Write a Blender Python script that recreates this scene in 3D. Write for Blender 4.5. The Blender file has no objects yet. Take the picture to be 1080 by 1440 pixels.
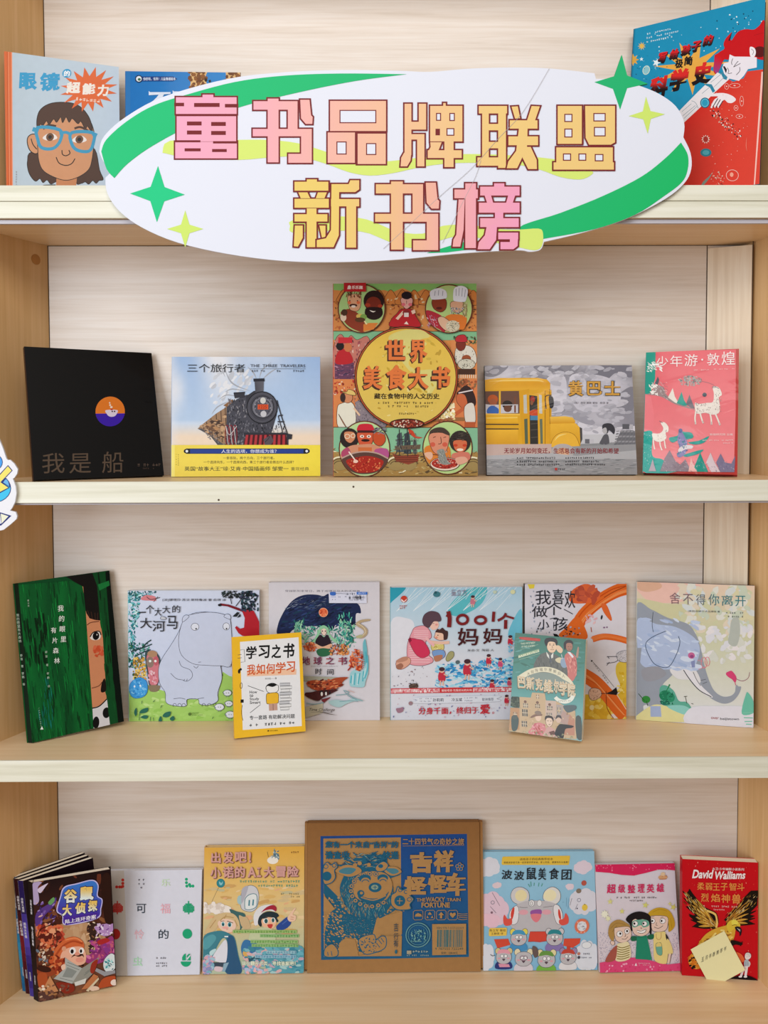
import bpy, bmesh, math, random
from mathutils import Vector, Matrix
from mathutils.geometry import tessellate_polygon
rnd = random.Random(7)
scene = bpy.context.scene
COL = scene.collection
# ------------------------------------------------------------------ camera, light, exposure
CAMZ = 1.35          # lens height; the back panel is the plane y = 0, the viewer is at y < 0
DB = 1.45
F_PX = 1100.0
PITCH, YAW, ROLL, CY = 0.03667, 0.0064, -0.00245, 642.9
cam = bpy.data.cameras.new('camera')
cam_o = bpy.data.objects.new('camera', cam)
COL.objects.link(cam_o)
scene.camera = cam_o
cp, sp, cw, sw = math.cos(PITCH), math.sin(PITCH), math.cos(YAW), math.sin(YAW)
FWD = Vector((sw*cp, cw*cp, -sp))
R0 = Vector((cw, -sw, 0)); U0 = R0.cross(FWD)
RIGHT = math.cos(ROLL)*R0 + math.sin(ROLL)*U0
UP = -math.sin(ROLL)*R0 + math.cos(ROLL)*U0
CAM = Vector((0, -DB, CAMZ))
m = Matrix.Identity(4)
for i in range(3):
    m[i][0], m[i][1], m[i][2], m[i][3] = RIGHT[i], UP[i], -FWD[i], CAM[i]
cam_o.matrix_world = m
cam.sensor_fit = 'VERTICAL'; cam.sensor_height = 36.0
cam.lens = F_PX/1440*36.0
cam.shift_y = -(720-CY)/1440 * 1.0
cam.clip_start = 0.05
scene.view_settings.view_transform = 'Standard'
scene.view_settings.look = 'None'
scene.view_settings.gamma = 1.0
scene.view_settings.use_curve_mapping = False
scene.view_settings.exposure = EXPOSURE = 0.53

world = bpy.data.worlds.new('room_light'); scene.world = world
world.use_nodes = True
world.node_tree.nodes['Background'].inputs[0].default_value = (1.0, 0.95, 0.90, 1)
world.node_tree.nodes['Background'].inputs[1].default_value = 0.24

def area(name, loc, target, sx, sy, power, col):
    l = bpy.data.lights.new(name, 'AREA'); l.shape = 'RECTANGLE'
    l.size, l.size_y, l.energy, l.color = sx, sy, power, col
    o = bpy.data.objects.new(name, l); COL.objects.link(o)
    o.location = loc
    o.rotation_euler = (Vector(target)-Vector(loc)).to_track_quat('-Z', 'Y').to_euler()
    return o
area('window_daylight', (-2.3, -3.0, 1.7), (0, 0, 1.15), 2.4, 2.2, 62, (0.86, 0.93, 1.0))
area('ceiling_lamp', (0.1, -2.2, 2.9), (0.1, 0, 1.0), 1.8, 0.9, 19, (1.0, 0.94, 0.86))

# ------------------------------------------------------------------ helpers
def srgb(c):
    if isinstance(c, str):
        c = c.lstrip('#')
        if len(c) == 3: c = ''.join(q*2 for q in c)
        c = tuple(int(c[i:i+2], 16)/255 for i in (0, 2, 4))
    return tuple(c)
def lin(c, k=1.0):
    return tuple((q/12.92 if q <= 0.04045 else ((q+0.055)/1.055)**2.4)*k for q in srgb(c))
INK = 0.88            # paper takes a little off every ink
def inkcol(c): return lin(c, INK)+(1.0,)
def mix(a, b, t):
    a, b = srgb(a), srgb(b); t = min(1, max(0, t))
    return tuple(x+(y-x)*t for x, y in zip(a, b))

def tag(o, label=None, cat=None, group=None, kind=None):
    if label: o['label'] = label
    if cat: o['category'] = cat
    if group: o['group'] = group
    if kind: o['kind'] = kind
    return o
def empty(name, mat):
    o = bpy.data.objects.new(name, None); COL.objects.link(o)
    o.empty_display_size = 0.03; o.matrix_world = mat
    return o
def link_mesh(name, me, parent=None, mats=()):
    o = bpy.data.objects.new(name, me); COL.objects.link(o)
    for q in mats: me.materials.append(q)
    if parent is not None: o.parent = parent
    return o

# ------------------------------------------------------------------ materials
def new_mat(name):
    mt = bpy.data.materials.new(name); mt.use_nodes = True
    nt = mt.node_tree
    return mt, nt, nt.nodes['Principled BSDF']
def wood(name, c0, c1, c2, axis, rough=0.42, scale=1.0, seed=0.0, spec=0.5):
    """laminate with long grain along axis (0 x, 1 y, 2 z)"""
    mt, nt, b = new_mat(name); N, L = nt.nodes, nt.links
    tc = N.new('ShaderNodeTexCoord'); mp = N.new('ShaderNodeMapping')
    s = [46*scale, 46*scale, 46*scale]; s[axis] = 1.7*scale
    mp.inputs['Scale'].default_value = s
    mp.inputs['Location'].default_value = (seed*3.1, seed*1.7, seed*2.3)
    L.new(tc.outputs['Object'], mp.inputs['Vector'])
    n1 = N.new('ShaderNodeTexNoise'); n1.inputs['Scale'].default_value = 1.0
    n1.inputs['Detail'].default_value = 5; n1.inputs['Roughness'].default_value = 0.62
    n1.inputs['Distortion'].default_value = 0.9
    L.new(mp.outputs['Vector'], n1.inputs['Vector'])
    mp2 = N.new('ShaderNodeMapping'); s2 = [190*scale]*3; s2[axis] = 5*scale
    mp2.inputs['Scale'].default_value = s2
    L.new(tc.outputs['Object'], mp2.inputs['Vector'])
    n2 = N.new('ShaderNodeTexNoise'); n2.inputs['Scale'].default_value = 1.0; n2.inputs['Detail'].default_value = 2
    L.new(mp2.outputs['Vector'], n2.inputs['Vector'])
    ad = N.new('ShaderNodeMath'); ad.operation = 'MULTIPLY_ADD'; ad.inputs[1].default_value = 0.45
    L.new(n2.outputs['Fac'], ad.inputs[0]); L.new(n1.outputs['Fac'], ad.inputs[2])
    rp = N.new('ShaderNodeValToRGB'); e = rp.color_ramp.elements
    e[0].position = 0.48; e[0].color = lin(c0)+(1,)
    e[1].position = 0.92; e[1].color = lin(c2)+(1,)
    k = e.new(0.70); k.color = lin(c1)+(1,)
    L.new(ad.outputs[0], rp.inputs['Fac']); L.new(rp.outputs['Color'], b.inputs['Base Color'])
    b.inputs['Roughness'].default_value = rough
    b.inputs['Specular IOR Level'].default_value = spec
    bp = N.new('ShaderNodeBump'); bp.inputs['Strength'].default_value = 0.06; bp.inputs['Distance'].default_value = 0.0006
    L.new(ad.outputs[0], bp.inputs['Height']); L.new(bp.outputs['Normal'], b.inputs['Normal'])
    return mt
def plain(name, c, rough=0.5, spec=0.4, noise=0.0):
    mt, nt, b = new_mat(name)
    b.inputs['Base Color'].default_value = lin(c)+(1,)
    b.inputs['Roughness'].default_value = rough
    b.inputs['Specular IOR Level'].default_value = spec
    if noise:
        N, L = nt.nodes, nt.links
        tc = N.new('ShaderNodeTexCoord'); n = N.new('ShaderNodeTexNoise'); n.inputs['Scale'].default_value = 40
        L.new(tc.outputs['Object'], n.inputs['Vector'])
        r = N.new('ShaderNodeValToRGB')
        r.color_ramp.elements[0].color = lin(c, 1-noise)+(1,); r.color_ramp.elements[1].color = lin(c, 1+noise*0.4)+(1,)
        L.new(n.outputs['Fac'], r.inputs['Fac']); L.new(r.outputs['Color'], b.inputs['Base Color'])
    return mt
def ink_mat(name, rough, spec, coat=0.0, wrinkle=0.0, var=0.06, wscale=9.0):
    """printed surface: colour comes from the ink attribute, gloss from the lamination or shrink wrap"""
    mt, nt, b = new_mat(name); N, L = nt.nodes, nt.links
    at = N.new('ShaderNodeAttribute'); at.attribute_name = 'ink'
    tc = N.new('ShaderNodeTexCoord')
    n = N.new('ShaderNodeTexNoise'); n.inputs['Scale'].default_value = 90; n.inputs['Detail'].default_value = 3
    L.new(tc.outputs['Object'], n.inputs['Vector'])
    mr = N.new('ShaderNodeMapRange'); mr.inputs['To Min'].default_value = 1-var; mr.inputs['To Max'].default_value = 1+var*0.6
    L.new(n.outputs['Fac'], mr.inputs['Value'])
    mu = N.new('ShaderNodeVectorMath'); mu.operation = 'SCALE'
    L.new(at.outputs['Color'], mu.inputs[0]); L.new(mr.outputs['Result'], mu.inputs['Scale'])
    L.new(mu.outputs['Vector'], b.inputs['Base Color'])
    b.inputs['Roughness'].default_value = rough; b.inputs['Specular IOR Level'].default_value = spec
    if coat:
        b.inputs['Coat Weight'].default_value = coat; b.inputs['Coat Roughness'].default_value = 0.07
        if wrinkle:
            mp = N.new('ShaderNodeMapping'); mp.inputs['Scale'].default_value = (wscale, wscale, wscale*2.2)
            mp.inputs['Rotation'].default_value = (0, 0.5, 0)
            L.new(tc.outputs['Object'], mp.inputs['Vector'])
            w = N.new('ShaderNodeTexNoise'); w.inputs['Scale'].default_value = 1.0; w.inputs['Detail'].default_value = 4
            w.inputs['Distortion'].default_value = 1.2
            L.new(mp.outputs['Vector'], w.inputs['Vector'])
            bp = N.new('ShaderNodeBump'); bp.inputs['Strength'].default_value = wrinkle; bp.inputs['Distance'].default_value = 0.01
            L.new(w.outputs['Fac'], bp.inputs['Height']); L.new(bp.outputs['Normal'], b.inputs['Coat Normal'])
    return mt
M = {
 'back': wood('maple_laminate', '#cdbfb1', '#d9cdc2', '#e0d7cf', 0, 0.34, 1.5, 1.0, 0.6),
 'side': wood('beech_laminate', '#cca26c', '#d4ac78', '#dcb686', 2, 0.45, 1.0, 2.0, 0.4),
 'filler': wood('maple_strip', '#d0bda4', '#dccbb4', '#e4d7c3', 2, 0.4, 1.2, 3.0, 0.5),
 'shelf': wood('beech_shelf', '#dfbd90', '#e6c89f', '#ecd1ad', 0, 0.42, 0.8, 4.0, 0.5),
 'edge': wood('pale_edge', '#cdcbb6', '#dcdac8', '#e6e5d7', 0, 0.45, 0.9, 5.0, 0.5),
 'strip': plain('grey_strip', '#b9b6bf', 0.4),
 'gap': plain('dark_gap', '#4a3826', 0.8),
 'matte': ink_mat('printed_matte', 0.55, 0.12),
 'satin': ink_mat('printed_satin', 0.4, 0.12),
 'gloss': ink_mat('printed_gloss', 0.4, 0.1, 0.12),
 'wrap': ink_mat('printed_shrink_wrapped', 0.42, 0.1, 0.3, 0.25, wscale=5.0),
 'foam': ink_mat('foam_board_print', 0.5, 0.2, var=0.0),
 'kraft': ink_mat('kraft_card', 0.7, 0.15, var=0.12),
 'paper': plain('paper_edge', '#e9e3d3', 0.8, 0.2),
 'postit': ink_mat('sticky_paper', 0.75, 0.1, var=0.02),
}

# ------------------------------------------------------------------ photo geometry helpers
def ray(px, py): return (RIGHT*((px-540)/F_PX) + UP*(-(py-CY)/F_PX) + FWD)
def on_y(px, py, y):
    r = ray(px, py); return CAM + r*((y-CAM.y)/r.y)
def homography(src, dst):
    """3x3 taking four src points onto four dst points"""
    A = []
    for (x, y), (u, v) in zip(src, dst):
        A.append([x, y, 1, 0, 0, 0, -u*x, -u*y, u]); A.append([0, 0, 0, x, y, 1, -v*x, -v*y, v])
    n = 8
    for i in range(n):
        p = max(range(i, n), key=lambda r: abs(A[r][i])); A[i], A[p] = A[p], A[i]
        d = A[i][i]; A[i] = [q/d for q in A[i]]
        for r in range(n):
            if r != i and A[r][i]:
                f = A[r][i]; A[r] = [a-f*b for a, b in zip(A[r], A[i])]
    h = [A[i][8] for i in range(8)]+[1.0]
    return lambda x, y: ((h[0]*x+h[1]*y+h[2])/(h[6]*x+h[7]*y+h[8]), (h[3]*x+h[4]*y+h[5])/(h[6]*x+h[7]*y+h[8]))

# ------------------------------------------------------------------ lettering
_glyphs = {}
def glyph(s, bold, shear=0.0):
    """flat outline of a string: (x, y, sink) points and faces; bold grows a rim round every stroke"""
    key = (s, bold, shear)
    if key in _glyphs: return _glyphs[key]
    c = bpy.data.curves.new('lettering', 'FONT'); c.body = s; c.shear = shear
    c.resolution_u = 3 if len(s) < 7 else 2
    o = bpy.data.objects.new('lettering', c); COL.objects.link(o)
    bpy.context.view_layer.update()
    me = bpy.data.meshes.new_from_object(o.evaluated_get(bpy.context.evaluated_depsgraph_get()))
    vs = [(v.co.x, v.co.y, 0.0) for v in me.vertices]; fs = []
    for p in me.polygons:
        f = list(p.vertices)
        ar = sum(vs[f[i-1]][0]*vs[f[i]][1]-vs[f[i]][0]*vs[f[i-1]][1] for i in range(len(f)))
        fs.append(tuple(f) if ar > 0 else tuple(f[::-1]))
    bpy.data.objects.remove(o); bpy.data.curves.remove(c); bpy.data.meshes.remove(me)
    if bold > 0:
        E = {}
        for f in fs:
            for i in range(len(f)): E[(f[i-1], f[i])] = 1
        nxt = {a: b for (a, b) in E if (b, a) not in E}
        prv = {b: a for a, b in nxt.items()}
        new = {}
        for v in nxt:
            if v not in prv: continue
            p, q, n = vs[prv[v]], vs[v], vs[nxt[v]]
            d1, d2 = (q[0]-p[0], q[1]-p[1]), (n[0]-q[0], n[1]-q[1])
            l1, l2 = math.hypot(*d1) or 1, math.hypot(*d2) or 1
            n1, n2 = (d1[1]/l1, -d1[0]/l1), (d2[1]/l2, -d2[0]/l2)
            k = max(1+n1[0]*n2[0]+n1[1]*n2[1], 0.45)
            new[v] = len(vs); vs.append((q[0]+(n1[0]+n2[0])*bold/k, q[1]+(n1[1]+n2[1])*bold/k, 1.0))
        for a_, b_ in nxt.items():
            if a_ in new and b_ in new: fs.append((a_, new[a_], new[b_], b_))
    if vs:
        x0 = min(v[0] for v in vs); x1 = max(v[0] for v in vs); y0 = min(v[1] for v in vs); y1 = max(v[1] for v in vs)
    else: x0 = y0 = 0; x1 = y1 = 1
    _glyphs[key] = (vs, fs, x0, x1, y0, y1)
    return _glyphs[key]

# ------------------------------------------------------------------ printing on a flat face
LAYER, FINE = 6e-6, 2e-6
def spline(pts, closed, sub=5):
    n = len(pts); out = []
    rng = range(n) if closed else range(n-1)
    for i in rng:
        if closed: p0, p1, p2, p3 = pts[(i-1) % n], pts[i], pts[(i+1) % n], pts[(i+2) % n]
        else: p0, p1, p2, p3 = pts[max(i-1, 0)], pts[i], pts[i+1], pts[min(i+2, n-1)]
        for k in range(sub):
            t = k/sub
            out.append(tuple(0.5*((2*b)+(-a+c)*t+(2*a-5*b+4*c-d)*t*t+(-a+3*b-3*c+d)*t**3) for a, b, c, d in zip(p0, p1, p2, p3)))
    if not closed: out.append(tuple(pts[-1]))
    return out
class Sheet:
    """collects flat printed shapes for one or more meshes; to_uv maps photo points onto the face"""
    def __init__(self, to_uv, W, H, clip=True):
        self.to_uv, self.W, self.H, self.clip = to_uv, W, H, clip
        self.x0 = self.y0 = 0.0; self.s = 1.0
        self.z = 0.0; self.step = LAYER; self.groups = {}; self.cur = 'cover'; self.base = 0.0
    def fr(self, x0, y0, s): self.x0, self.y0, self.s = x0, y0, s; return self
    def part(self, name): self.cur = name; return self
    def px(self, p): return (self.x0+p[0]/self.s, self.y0+p[1]/self.s)
    def uv(self, p): return self.to_uv(*self.px(p))
    def add(self, pts, tris, col, sink=None):
        """pts in frame coordinates; col a colour or a function of the frame point"""
        uv = [self.uv(p) for p in pts]
        cs = [inkcol(col(*p)) for p in pts] if callable(col) else [inkcol(col)]*len(pts)
        self.raw(uv, tris, cs, sink)
    def raw(self, uv, tris, cs, sink=None):
        g = self.groups.setdefault(self.cur, ([], [], []))
        self.z += self.step; w = -self.z-self.base
        W, H = self.W, self.H
        idx = {}
        for t in tris:
            q = [(uv[i][0], uv[i][1], cs[i]) for i in t]
            if self.clip and any(p[0] < 0 or p[0] > W or p[1] < 0 or p[1] > H for p in q):
                for ax, lim, sg in ((0, 0, 1), (0, W, -1), (1, 0, 1), (1, H, -1)):
                    out = []
                    for i in range(len(q)):
                        a, b = q[i-1], q[i]
                        da, db = (a[ax]-lim)*sg, (b[ax]-lim)*sg
                        if (da >= 0) != (db >= 0):
                            f = da/(da-db)
                            out.append((a[0]+(b[0]-a[0])*f, a[1]+(b[1]-a[1])*f, tuple(x+(y-x)*f for x, y in zip(a[2], b[2]))))
                        if db >= 0: out.append(b)
                    q = out
                    if not q: break
                if len(q) < 3: continue
                k = len(g[0]); g[0].extend((p[0], w, p[1]) for p in q); g[2].extend(p[2] for p in q)
                g[1].append(tuple(range(k, k+len(q))))
            else:
                f = []
                for i in t:
                    if i not in idx:
                        idx[i] = len(g[0]); g[0].append((uv[i][0], w+(sink[i]*FINE if sink else 0), uv[i][1])); g[2].append(cs[i])
                    f.append(idx[i])
                g[1].append(tuple(f))
    # -- shapes
    def poly(self, pts, col, sm=False):
        if sm: pts = spline(pts, True)
        tr = tessellate_polygon([[Vector((p[0], p[1], 0)) for p in pts]])
        self.add(pts, tr, col); return self
    def rect(self, x0, y0, x1, y1, col): return self.poly([(x0, y0), (x1, y0), (x1, y1), (x0, y1)], col)
    def ell(self, cx, cy, rx, ry, col, rot=0, n=24, a0=0, a1=360):
        c, s = math.cos(math.radians(rot)), math.sin(math.radians(rot))
        P = []
        full = abs(a1-a0) >= 360
        for i in range(n if full else n+1):
            a = math.radians(a0+(a1-a0)*i/n); x, y = rx*math.cos(a), ry*math.sin(a)
            P.append((cx+x*c-y*s, cy+x*s+y*c))
        return self.poly(P, col)
    def line(self, pts, w, col, sm=True, closed=False, taper=0):
        if sm and len(pts) > 2: pts = spline(pts, closed, 4)
        if closed: pts = list(pts)+[pts[0]]
        V, T = [], []
        n = len(pts)
        for i, p in enumerate(pts):
            a = pts[max(i-1, 0)]; b = pts[min(i+1, n-1)]
            if closed and i in (0, n-1): a, b = pts[-2], pts[1]
            dx, dy = b[0]-a[0], b[1]-a[1]; l = math.hypot(dx, dy) or 1
            h = w/2
            if taper: h *= max(0.12, (math.sin(math.pi*min(1, max(0, i/(n-1)))) if taper == 1 else 1-i/(n-1)*0.9))
            V += [(p[0]-dy/l*h, p[1]+dx/l*h), (p[0]+dy/l*h, p[1]-dx/l*h)]
        for i in range(n-1): T += [(2*i, 2*i+1, 2*i+3), (2*i, 2*i+3, 2*i+2)]
        self.add(V, T, col); return self
    def lines(self, L, w, col, sm=True):
        self.step = FINE
        for p in L: self.line(p, w, col, sm)
        self.step = LAYER; return self
    def shape(self, pts, col, ol=None, w=1, sm=True):
        self.poly(pts, col, sm)
        if ol: self.line(pts, w, ol, sm, True)
        return self
    def oell(self, cx, cy, rx, ry, col, ol, w, rot=0, n=24):
        self.ell(cx, cy, rx+w/2, ry+w/2, ol, rot, n); self.ell(cx, cy, rx-w/2, ry-w/2, col, rot, n); return self
    def ring(self, cx, cy, rx, ry, w, col, a0=0, a1=360):
        P = [(cx+rx*math.cos(math.radians(a0+(a1-a0)*i/28)), cy+ry*math.sin(math.radians(a0+(a1-a0)*i/28))) for i in range(28 if a1-a0 >= 360 else 29)]
        return self.line(P, w, col, False, a1-a0 >= 360)
    def star(self, cx, cy, r, r2, n, col, rot=-90, ry=None):
        k = (ry or r)/r
        return self.poly([(cx+(r if i % 2 == 0 else r2)*math.cos(math.radians(rot+180*i/n)), cy+k*(r if i % 2 == 0 else r2)*math.sin(math.radians(rot+180*i/n))) for i in range(2*n)], col)
    def bg(self, fn, nx=1, ny=1):
        """whole face; fn(a, b) with a, b in 0..1 from the top left"""
        W, H = self.W, self.H
        uv = [(W*i/nx, H*(1-j/ny)) for j in range(ny+1) for i in range(nx+1)]
        cs = [inkcol(fn(i/nx, j/ny) if callable(fn) else fn) for j in range(ny+1) for i in range(nx+1)]
        T = []
        for j in range(ny):
            for i in range(nx):
                a = j*(nx+1)+i; T += [(a, a+1, a+nx+2), (a, a+nx+2, a+nx+1)]
        c = self.clip; self.clip = False; self.raw(uv, T, cs); self.clip = c
        return self
    def dabs(self, n, box, sz, cols, asp=1.0, ang=None, k=5, inside=None, seed=None):
        r = random.Random(seed if seed is not None else n*7+int(box[0]))
        self.step = FINE
        for _ in range(n):
            for _try in range(20):
                x, y = r.uniform(box[0], box[2]), r.uniform(box[1], box[3])
                if inside is None or inside(x, y): break
            s = r.uniform(*sz); a = math.radians(r.uniform(*ang)) if ang else r.uniform(0, 6.28)
            P = []
            for i in range(k):
                t = 6.283*i/k; q = r.uniform(0.75, 1.15)
                X, Y = s*q*math.cos(t), s*q*asp*math.sin(t)
                P.append((x+X*math.cos(a)-Y*math.sin(a), y+X*math.sin(a)+Y*math.cos(a)))
            self.add(P, [(0, i, i+1) for i in range(1, k-1)], r.choice(cols))
        self.step = LAYER; return self
    def micro(self, x0, y0, x1, h, col, sl=0.0, fill=0.8):
        """a line of print too small to read in the photo"""
        r = random.Random(int(x0*3+y0*5)); x = x0; self.step = FINE
        while x < x1-h*0.5:
            if r.random() < fill:
                y = y0+(x-x0)*sl
                for _ in range(3):
                    a, b = r.uniform(0, h*0.5), r.uniform(0, h*0.75)
                    if r.random() < 0.5: P = [(x+a*0.2, y+b), (x+h*0.85, y+b), (x+h*0.85, y+b+h*0.16), (x+a*0.2, y+b+h*0.16)]
                    else: P = [(x+a+0.1*h, y+b*0.3), (x+a+h*0.27, y+b*0.3), (x+a+h*0.27, y+h), (x+a+0.1*h, y+h)]
                    self.add(P, [(0, 1, 2), (0, 2, 3)], col)
            x += h*1.08
        self.step = LAYER; return self
    def t(self, s, x0, y0, x1, y1, col, bold=0.0, sl=0.0, sh=0.0, ol=None, olw=0.03):
        """lettering fitted into the box x0 y0 x1 y1; sl tilts the baseline, sh slants"""
        if ol: self.t(s, x0-olw*(y1-y0), y0-olw*(y1-y0), x1+olw*(y1-y0), y1+olw*(y1-y0), ol, bold+olw, sl, sh)
        vs, fs, a0, a1, b0, b1 = glyph(s, bold, sh)
        if x1 is None: x1 = x0+(y1-y0)*(a1-a0)/(b1-b0)
        P = []
        for x, y, _z in vs:
            X = x0+(x-a0)/(a1-a0)*(x1-x0); Y = y1-(y-b0)/(b1-b0)*(y1-y0)
            P.append((X, Y+(X-x0)*sl))
        self.add(P, fs, col, [q[2] for q in vs]); return self
    def chars(self, spec, col, bold=0.0, sh=0.0):
        """one box per character: [(ch, x0, y0, x1, y1), ...]"""
        for c, x0, y0, x1, y1 in spec: self.t(c, x0, y0, x1, y1, col, bold, 0, sh)
        return self
    def tv(self, s, x, y, size, step, col, bold=0.0, dx=0.0):
        self.step = FINE
        for i, c in enumerate(s):
            if c != ' ': self.em(c, x+dx*i-size/2, y+i*step, size, col, bold)
        self.step = LAYER; return self
    def em(self, c, x, y, size, col, bold=0.0):
        vs, fs, a0, a1, b0, b1 = glyph(c, bold)
        k = size/0.98
        self.add([(x+(size-(a1-a0)*k)/2+(px-a0)*k, y+size*0.89-py*k) for px, py, _z in vs], fs, col, [q[2] for q in vs]); return self
    def build(self, parent, mats, names=None):
        out = {}
        for g, (v, f, c) in self.groups.items():
            me = bpy.data.meshes.new(g); me.from_pydata(v, [], f)
            at = me.color_attributes.new('ink', 'FLOAT_COLOR', 'POINT')
            flat = [q for k in c for q in k]
            at.data.foreach_set('color', flat)
            me.update()
            out[g] = link_mesh(g, me, parent, [mats.get(g, mats['cover'])])
        return out
def box_verts(x0, y0, z0, x1, y1, z1):
    return [(x0,y0,z0),(x1,y0,z0),(x1,y1,z0),(x0,y1,z0),(x0,y0,z1),(x1,y0,z1),(x1,y1,z1),(x0,y1,z1)]
BOXF = [(0,3,2,1),(4,5,6,7),(0,1,5,4),(1,2,6,5),(2,3,7,6),(3,0,4,7)]
def prism(name, plan, z0, z1, mt, parent=None, bevel=0.0):
    """upright slab over a plan polygon (counter-clockwise)"""
    n = len(plan)
    v = [(x, y, z0) for x, y in plan]+[(x, y, z1) for x, y in plan]
    f = [tuple(range(n-1, -1, -1)), tuple(range(n, 2*n))]+[(i, (i+1) % n, n+(i+1) % n, n+i) for i in range(n)]
    me = bpy.data.meshes.new(name); me.from_pydata(v, [], f); me.update()
    o = link_mesh(name, me, parent, [mt])
    if bevel:
        b = o.modifiers.new('bevel', 'BEVEL'); b.width = bevel; b.segments = 2; b.limit_method = 'ANGLE'
    return o

# ------------------------------------------------------------------ the bookcase
ZS = {1: CAMZ+0.38725, 2: CAMZ-0.08524, 3: CAMZ-0.54142, 4: CAMZ-1.00374}
ZB = {1: CAMZ+0.336, 2: CAMZ-0.1190, 3: CAMZ-0.5760, 4: CAMZ-1.0390}
YF = -0.188                                   # front edge of the shelves
TOP, BOT = CAMZ+0.86, 0.0
case = empty('bookcase', Matrix.Identity(4))
tag(case, 'pale wooden bookcase with four open shelves of display books', 'bookcase')
def lp(y): return -0.606-0.49*(-y)            # left panel leans outwards towards the front
prism('back_panel', [(-0.63, 0.0), (0.72, 0.0), (0.72, 0.012), (-0.63, 0.012)], BOT, TOP, M['back'], case)
prism('side_panel', [(lp(0), 0.0), (lp(0)-0.03, 0.0), (lp(YF)-0.03, YF+0.002), (lp(YF), YF+0.002)], BOT, TOP, M['side'], case)
prism('side_panel', [(0.677, 0.0), (0.712, YF+0.002), (0.742, YF+0.002), (0.707, 0.0)], BOT, TOP, M['side'], case)
for z0, z1 in ((ZS[1], TOP), (ZS[2], ZB[1]-0.006), (ZS[3], ZB[2])):
    prism('filler_strip', [(0.606, -0.001), (0.6745, -0.030), (0.6765, -0.028), (0.6765, -0.001)], z0, z1, M['filler'], case, 0.0006)
SHX = (lp(YF)-0.001, 0.712)
for k in (1, 2, 3, 4):
    plan = [(lp(-0.0005)+0.0005, -0.0005), (SHX[0], YF+0.004), (SHX[1], YF+0.004), (0.677, -0.0005)]
    sh = prism('shelf', [plan[0], plan[1], plan[2], plan[3]], ZB[k], ZS[k], M['shelf'], case)
    # pale edging along the front, in two boards on the top shelf
    if k == 1:
        zm = CAMZ+0.3624
        prism('front_edging', [(SHX[0], YF), (SHX[1], YF), (SHX[1], YF+0.004), (SHX[0], YF+0.004)], zm+0.0006, ZS[k]+0.0004, M['edge'], sh, 0.0005)
        prism('front_edging', [(SHX[0], YF), (SHX[1], YF), (SHX[1], YF+0.004), (SHX[0], YF+0.004)], ZB[k], zm-0.0004, M['edge'], sh, 0.0005)
    else:
        prism('front_edging', [(SHX[0], YF), (SHX[1], YF), (SHX[1], YF+0.004), (SHX[0], YF+0.004)], ZB[k], ZS[k]+0.0004, M['edge'], sh, 0.0005)
    if k < 3:
        h = 0.0075 if k == 1 else 0.0035
        prism('light_strip', [(SHX[0], YF+0.006), (SHX[1], YF+0.006), (SHX[1], YF+0.012), (SHX[0], YF+0.012)], ZB[k]-h, ZB[k]-0.0012, M['strip'], sh, 0.0004)
prism('shading_top_panel', [(lp(0), 0.0), (lp(YF), YF), (0.712, YF), (0.677, 0.0)], CAMZ+0.848, TOP, M['shelf'], case)  # unseen board above the view, added to shade the top bay
for hx_, hz_ in ((497, 684.5), (307.5, 703)):
    p_ = on_y(hx_, hz_, YF-0.0003)
    me = bpy.data.meshes.new('screw_hole'); me.from_pydata([(p_.x+0.0017*math.cos(q*0.785), YF-0.0003, p_.z+0.0017*math.sin(q*0.785)) for q in range(8)], [], [tuple(range(8))]); me.update()
    link_mesh('screw_hole', me, case, [M['gap']])
# thin dark strips standing in for the shadow in the board joints
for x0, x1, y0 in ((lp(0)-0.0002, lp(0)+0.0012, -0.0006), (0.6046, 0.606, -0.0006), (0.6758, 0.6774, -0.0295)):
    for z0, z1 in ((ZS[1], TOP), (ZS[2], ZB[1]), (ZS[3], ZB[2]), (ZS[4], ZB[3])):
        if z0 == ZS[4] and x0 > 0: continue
        prism('joint_shadow', [(x0, y0), (x1, y0), (x1, y0+0.0008), (x0, y0+0.0008)], z0, z1, M['gap'], case)
prism('joint_shadow', [(0.6762, -0.0006), (0.6776, -0.0006), (0.6776, 0.0002), (0.6762, 0.0002)], ZS[4], ZB[3], M['gap'], case)
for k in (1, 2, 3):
    prism('joint_shadow', [(lp(0), -0.0008), (0.676, -0.0008), (0.676, 0.0), (lp(0), 0.0)], ZB[k]-0.0011, ZB[k]-0.0001, M['gap'], case)
# knot of the side panel just under the top shelf
kn = bpy.data.meshes.new('wood_plug')
pk = on_y(50.5, 368, -0.02); kx = lp(-0.022)
vs = [(0, 0, 0)]+[(0.0, 0.0088*math.cos(a*math.pi/10), 0.0095*math.sin(a*math.pi/10)) for a in range(20)]
kn.from_pydata([(0.0004+lp(y-0.024)+0.0, y-0.024, z+CAMZ+0.306) for x, y, z in vs], [], [(0, 1+i, 1+(i+1) % 20) for i in range(20)])
link_mesh('wood_plug', kn, case, [plain('wood_plug', '#b98243', 0.5, noise=0.2)])
floor = prism('floor', [(-2.5, -4.5), (2.5, -4.5), (2.5, 0.3), (-2.5, 0.3)], -0.02, 0.0, wood('floor_boards', '#b58f63', '#bf9a6e', '#caa67b', 1, 0.5, 0.4, 9.0), None)
tag(floor, kind='structure')

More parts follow.
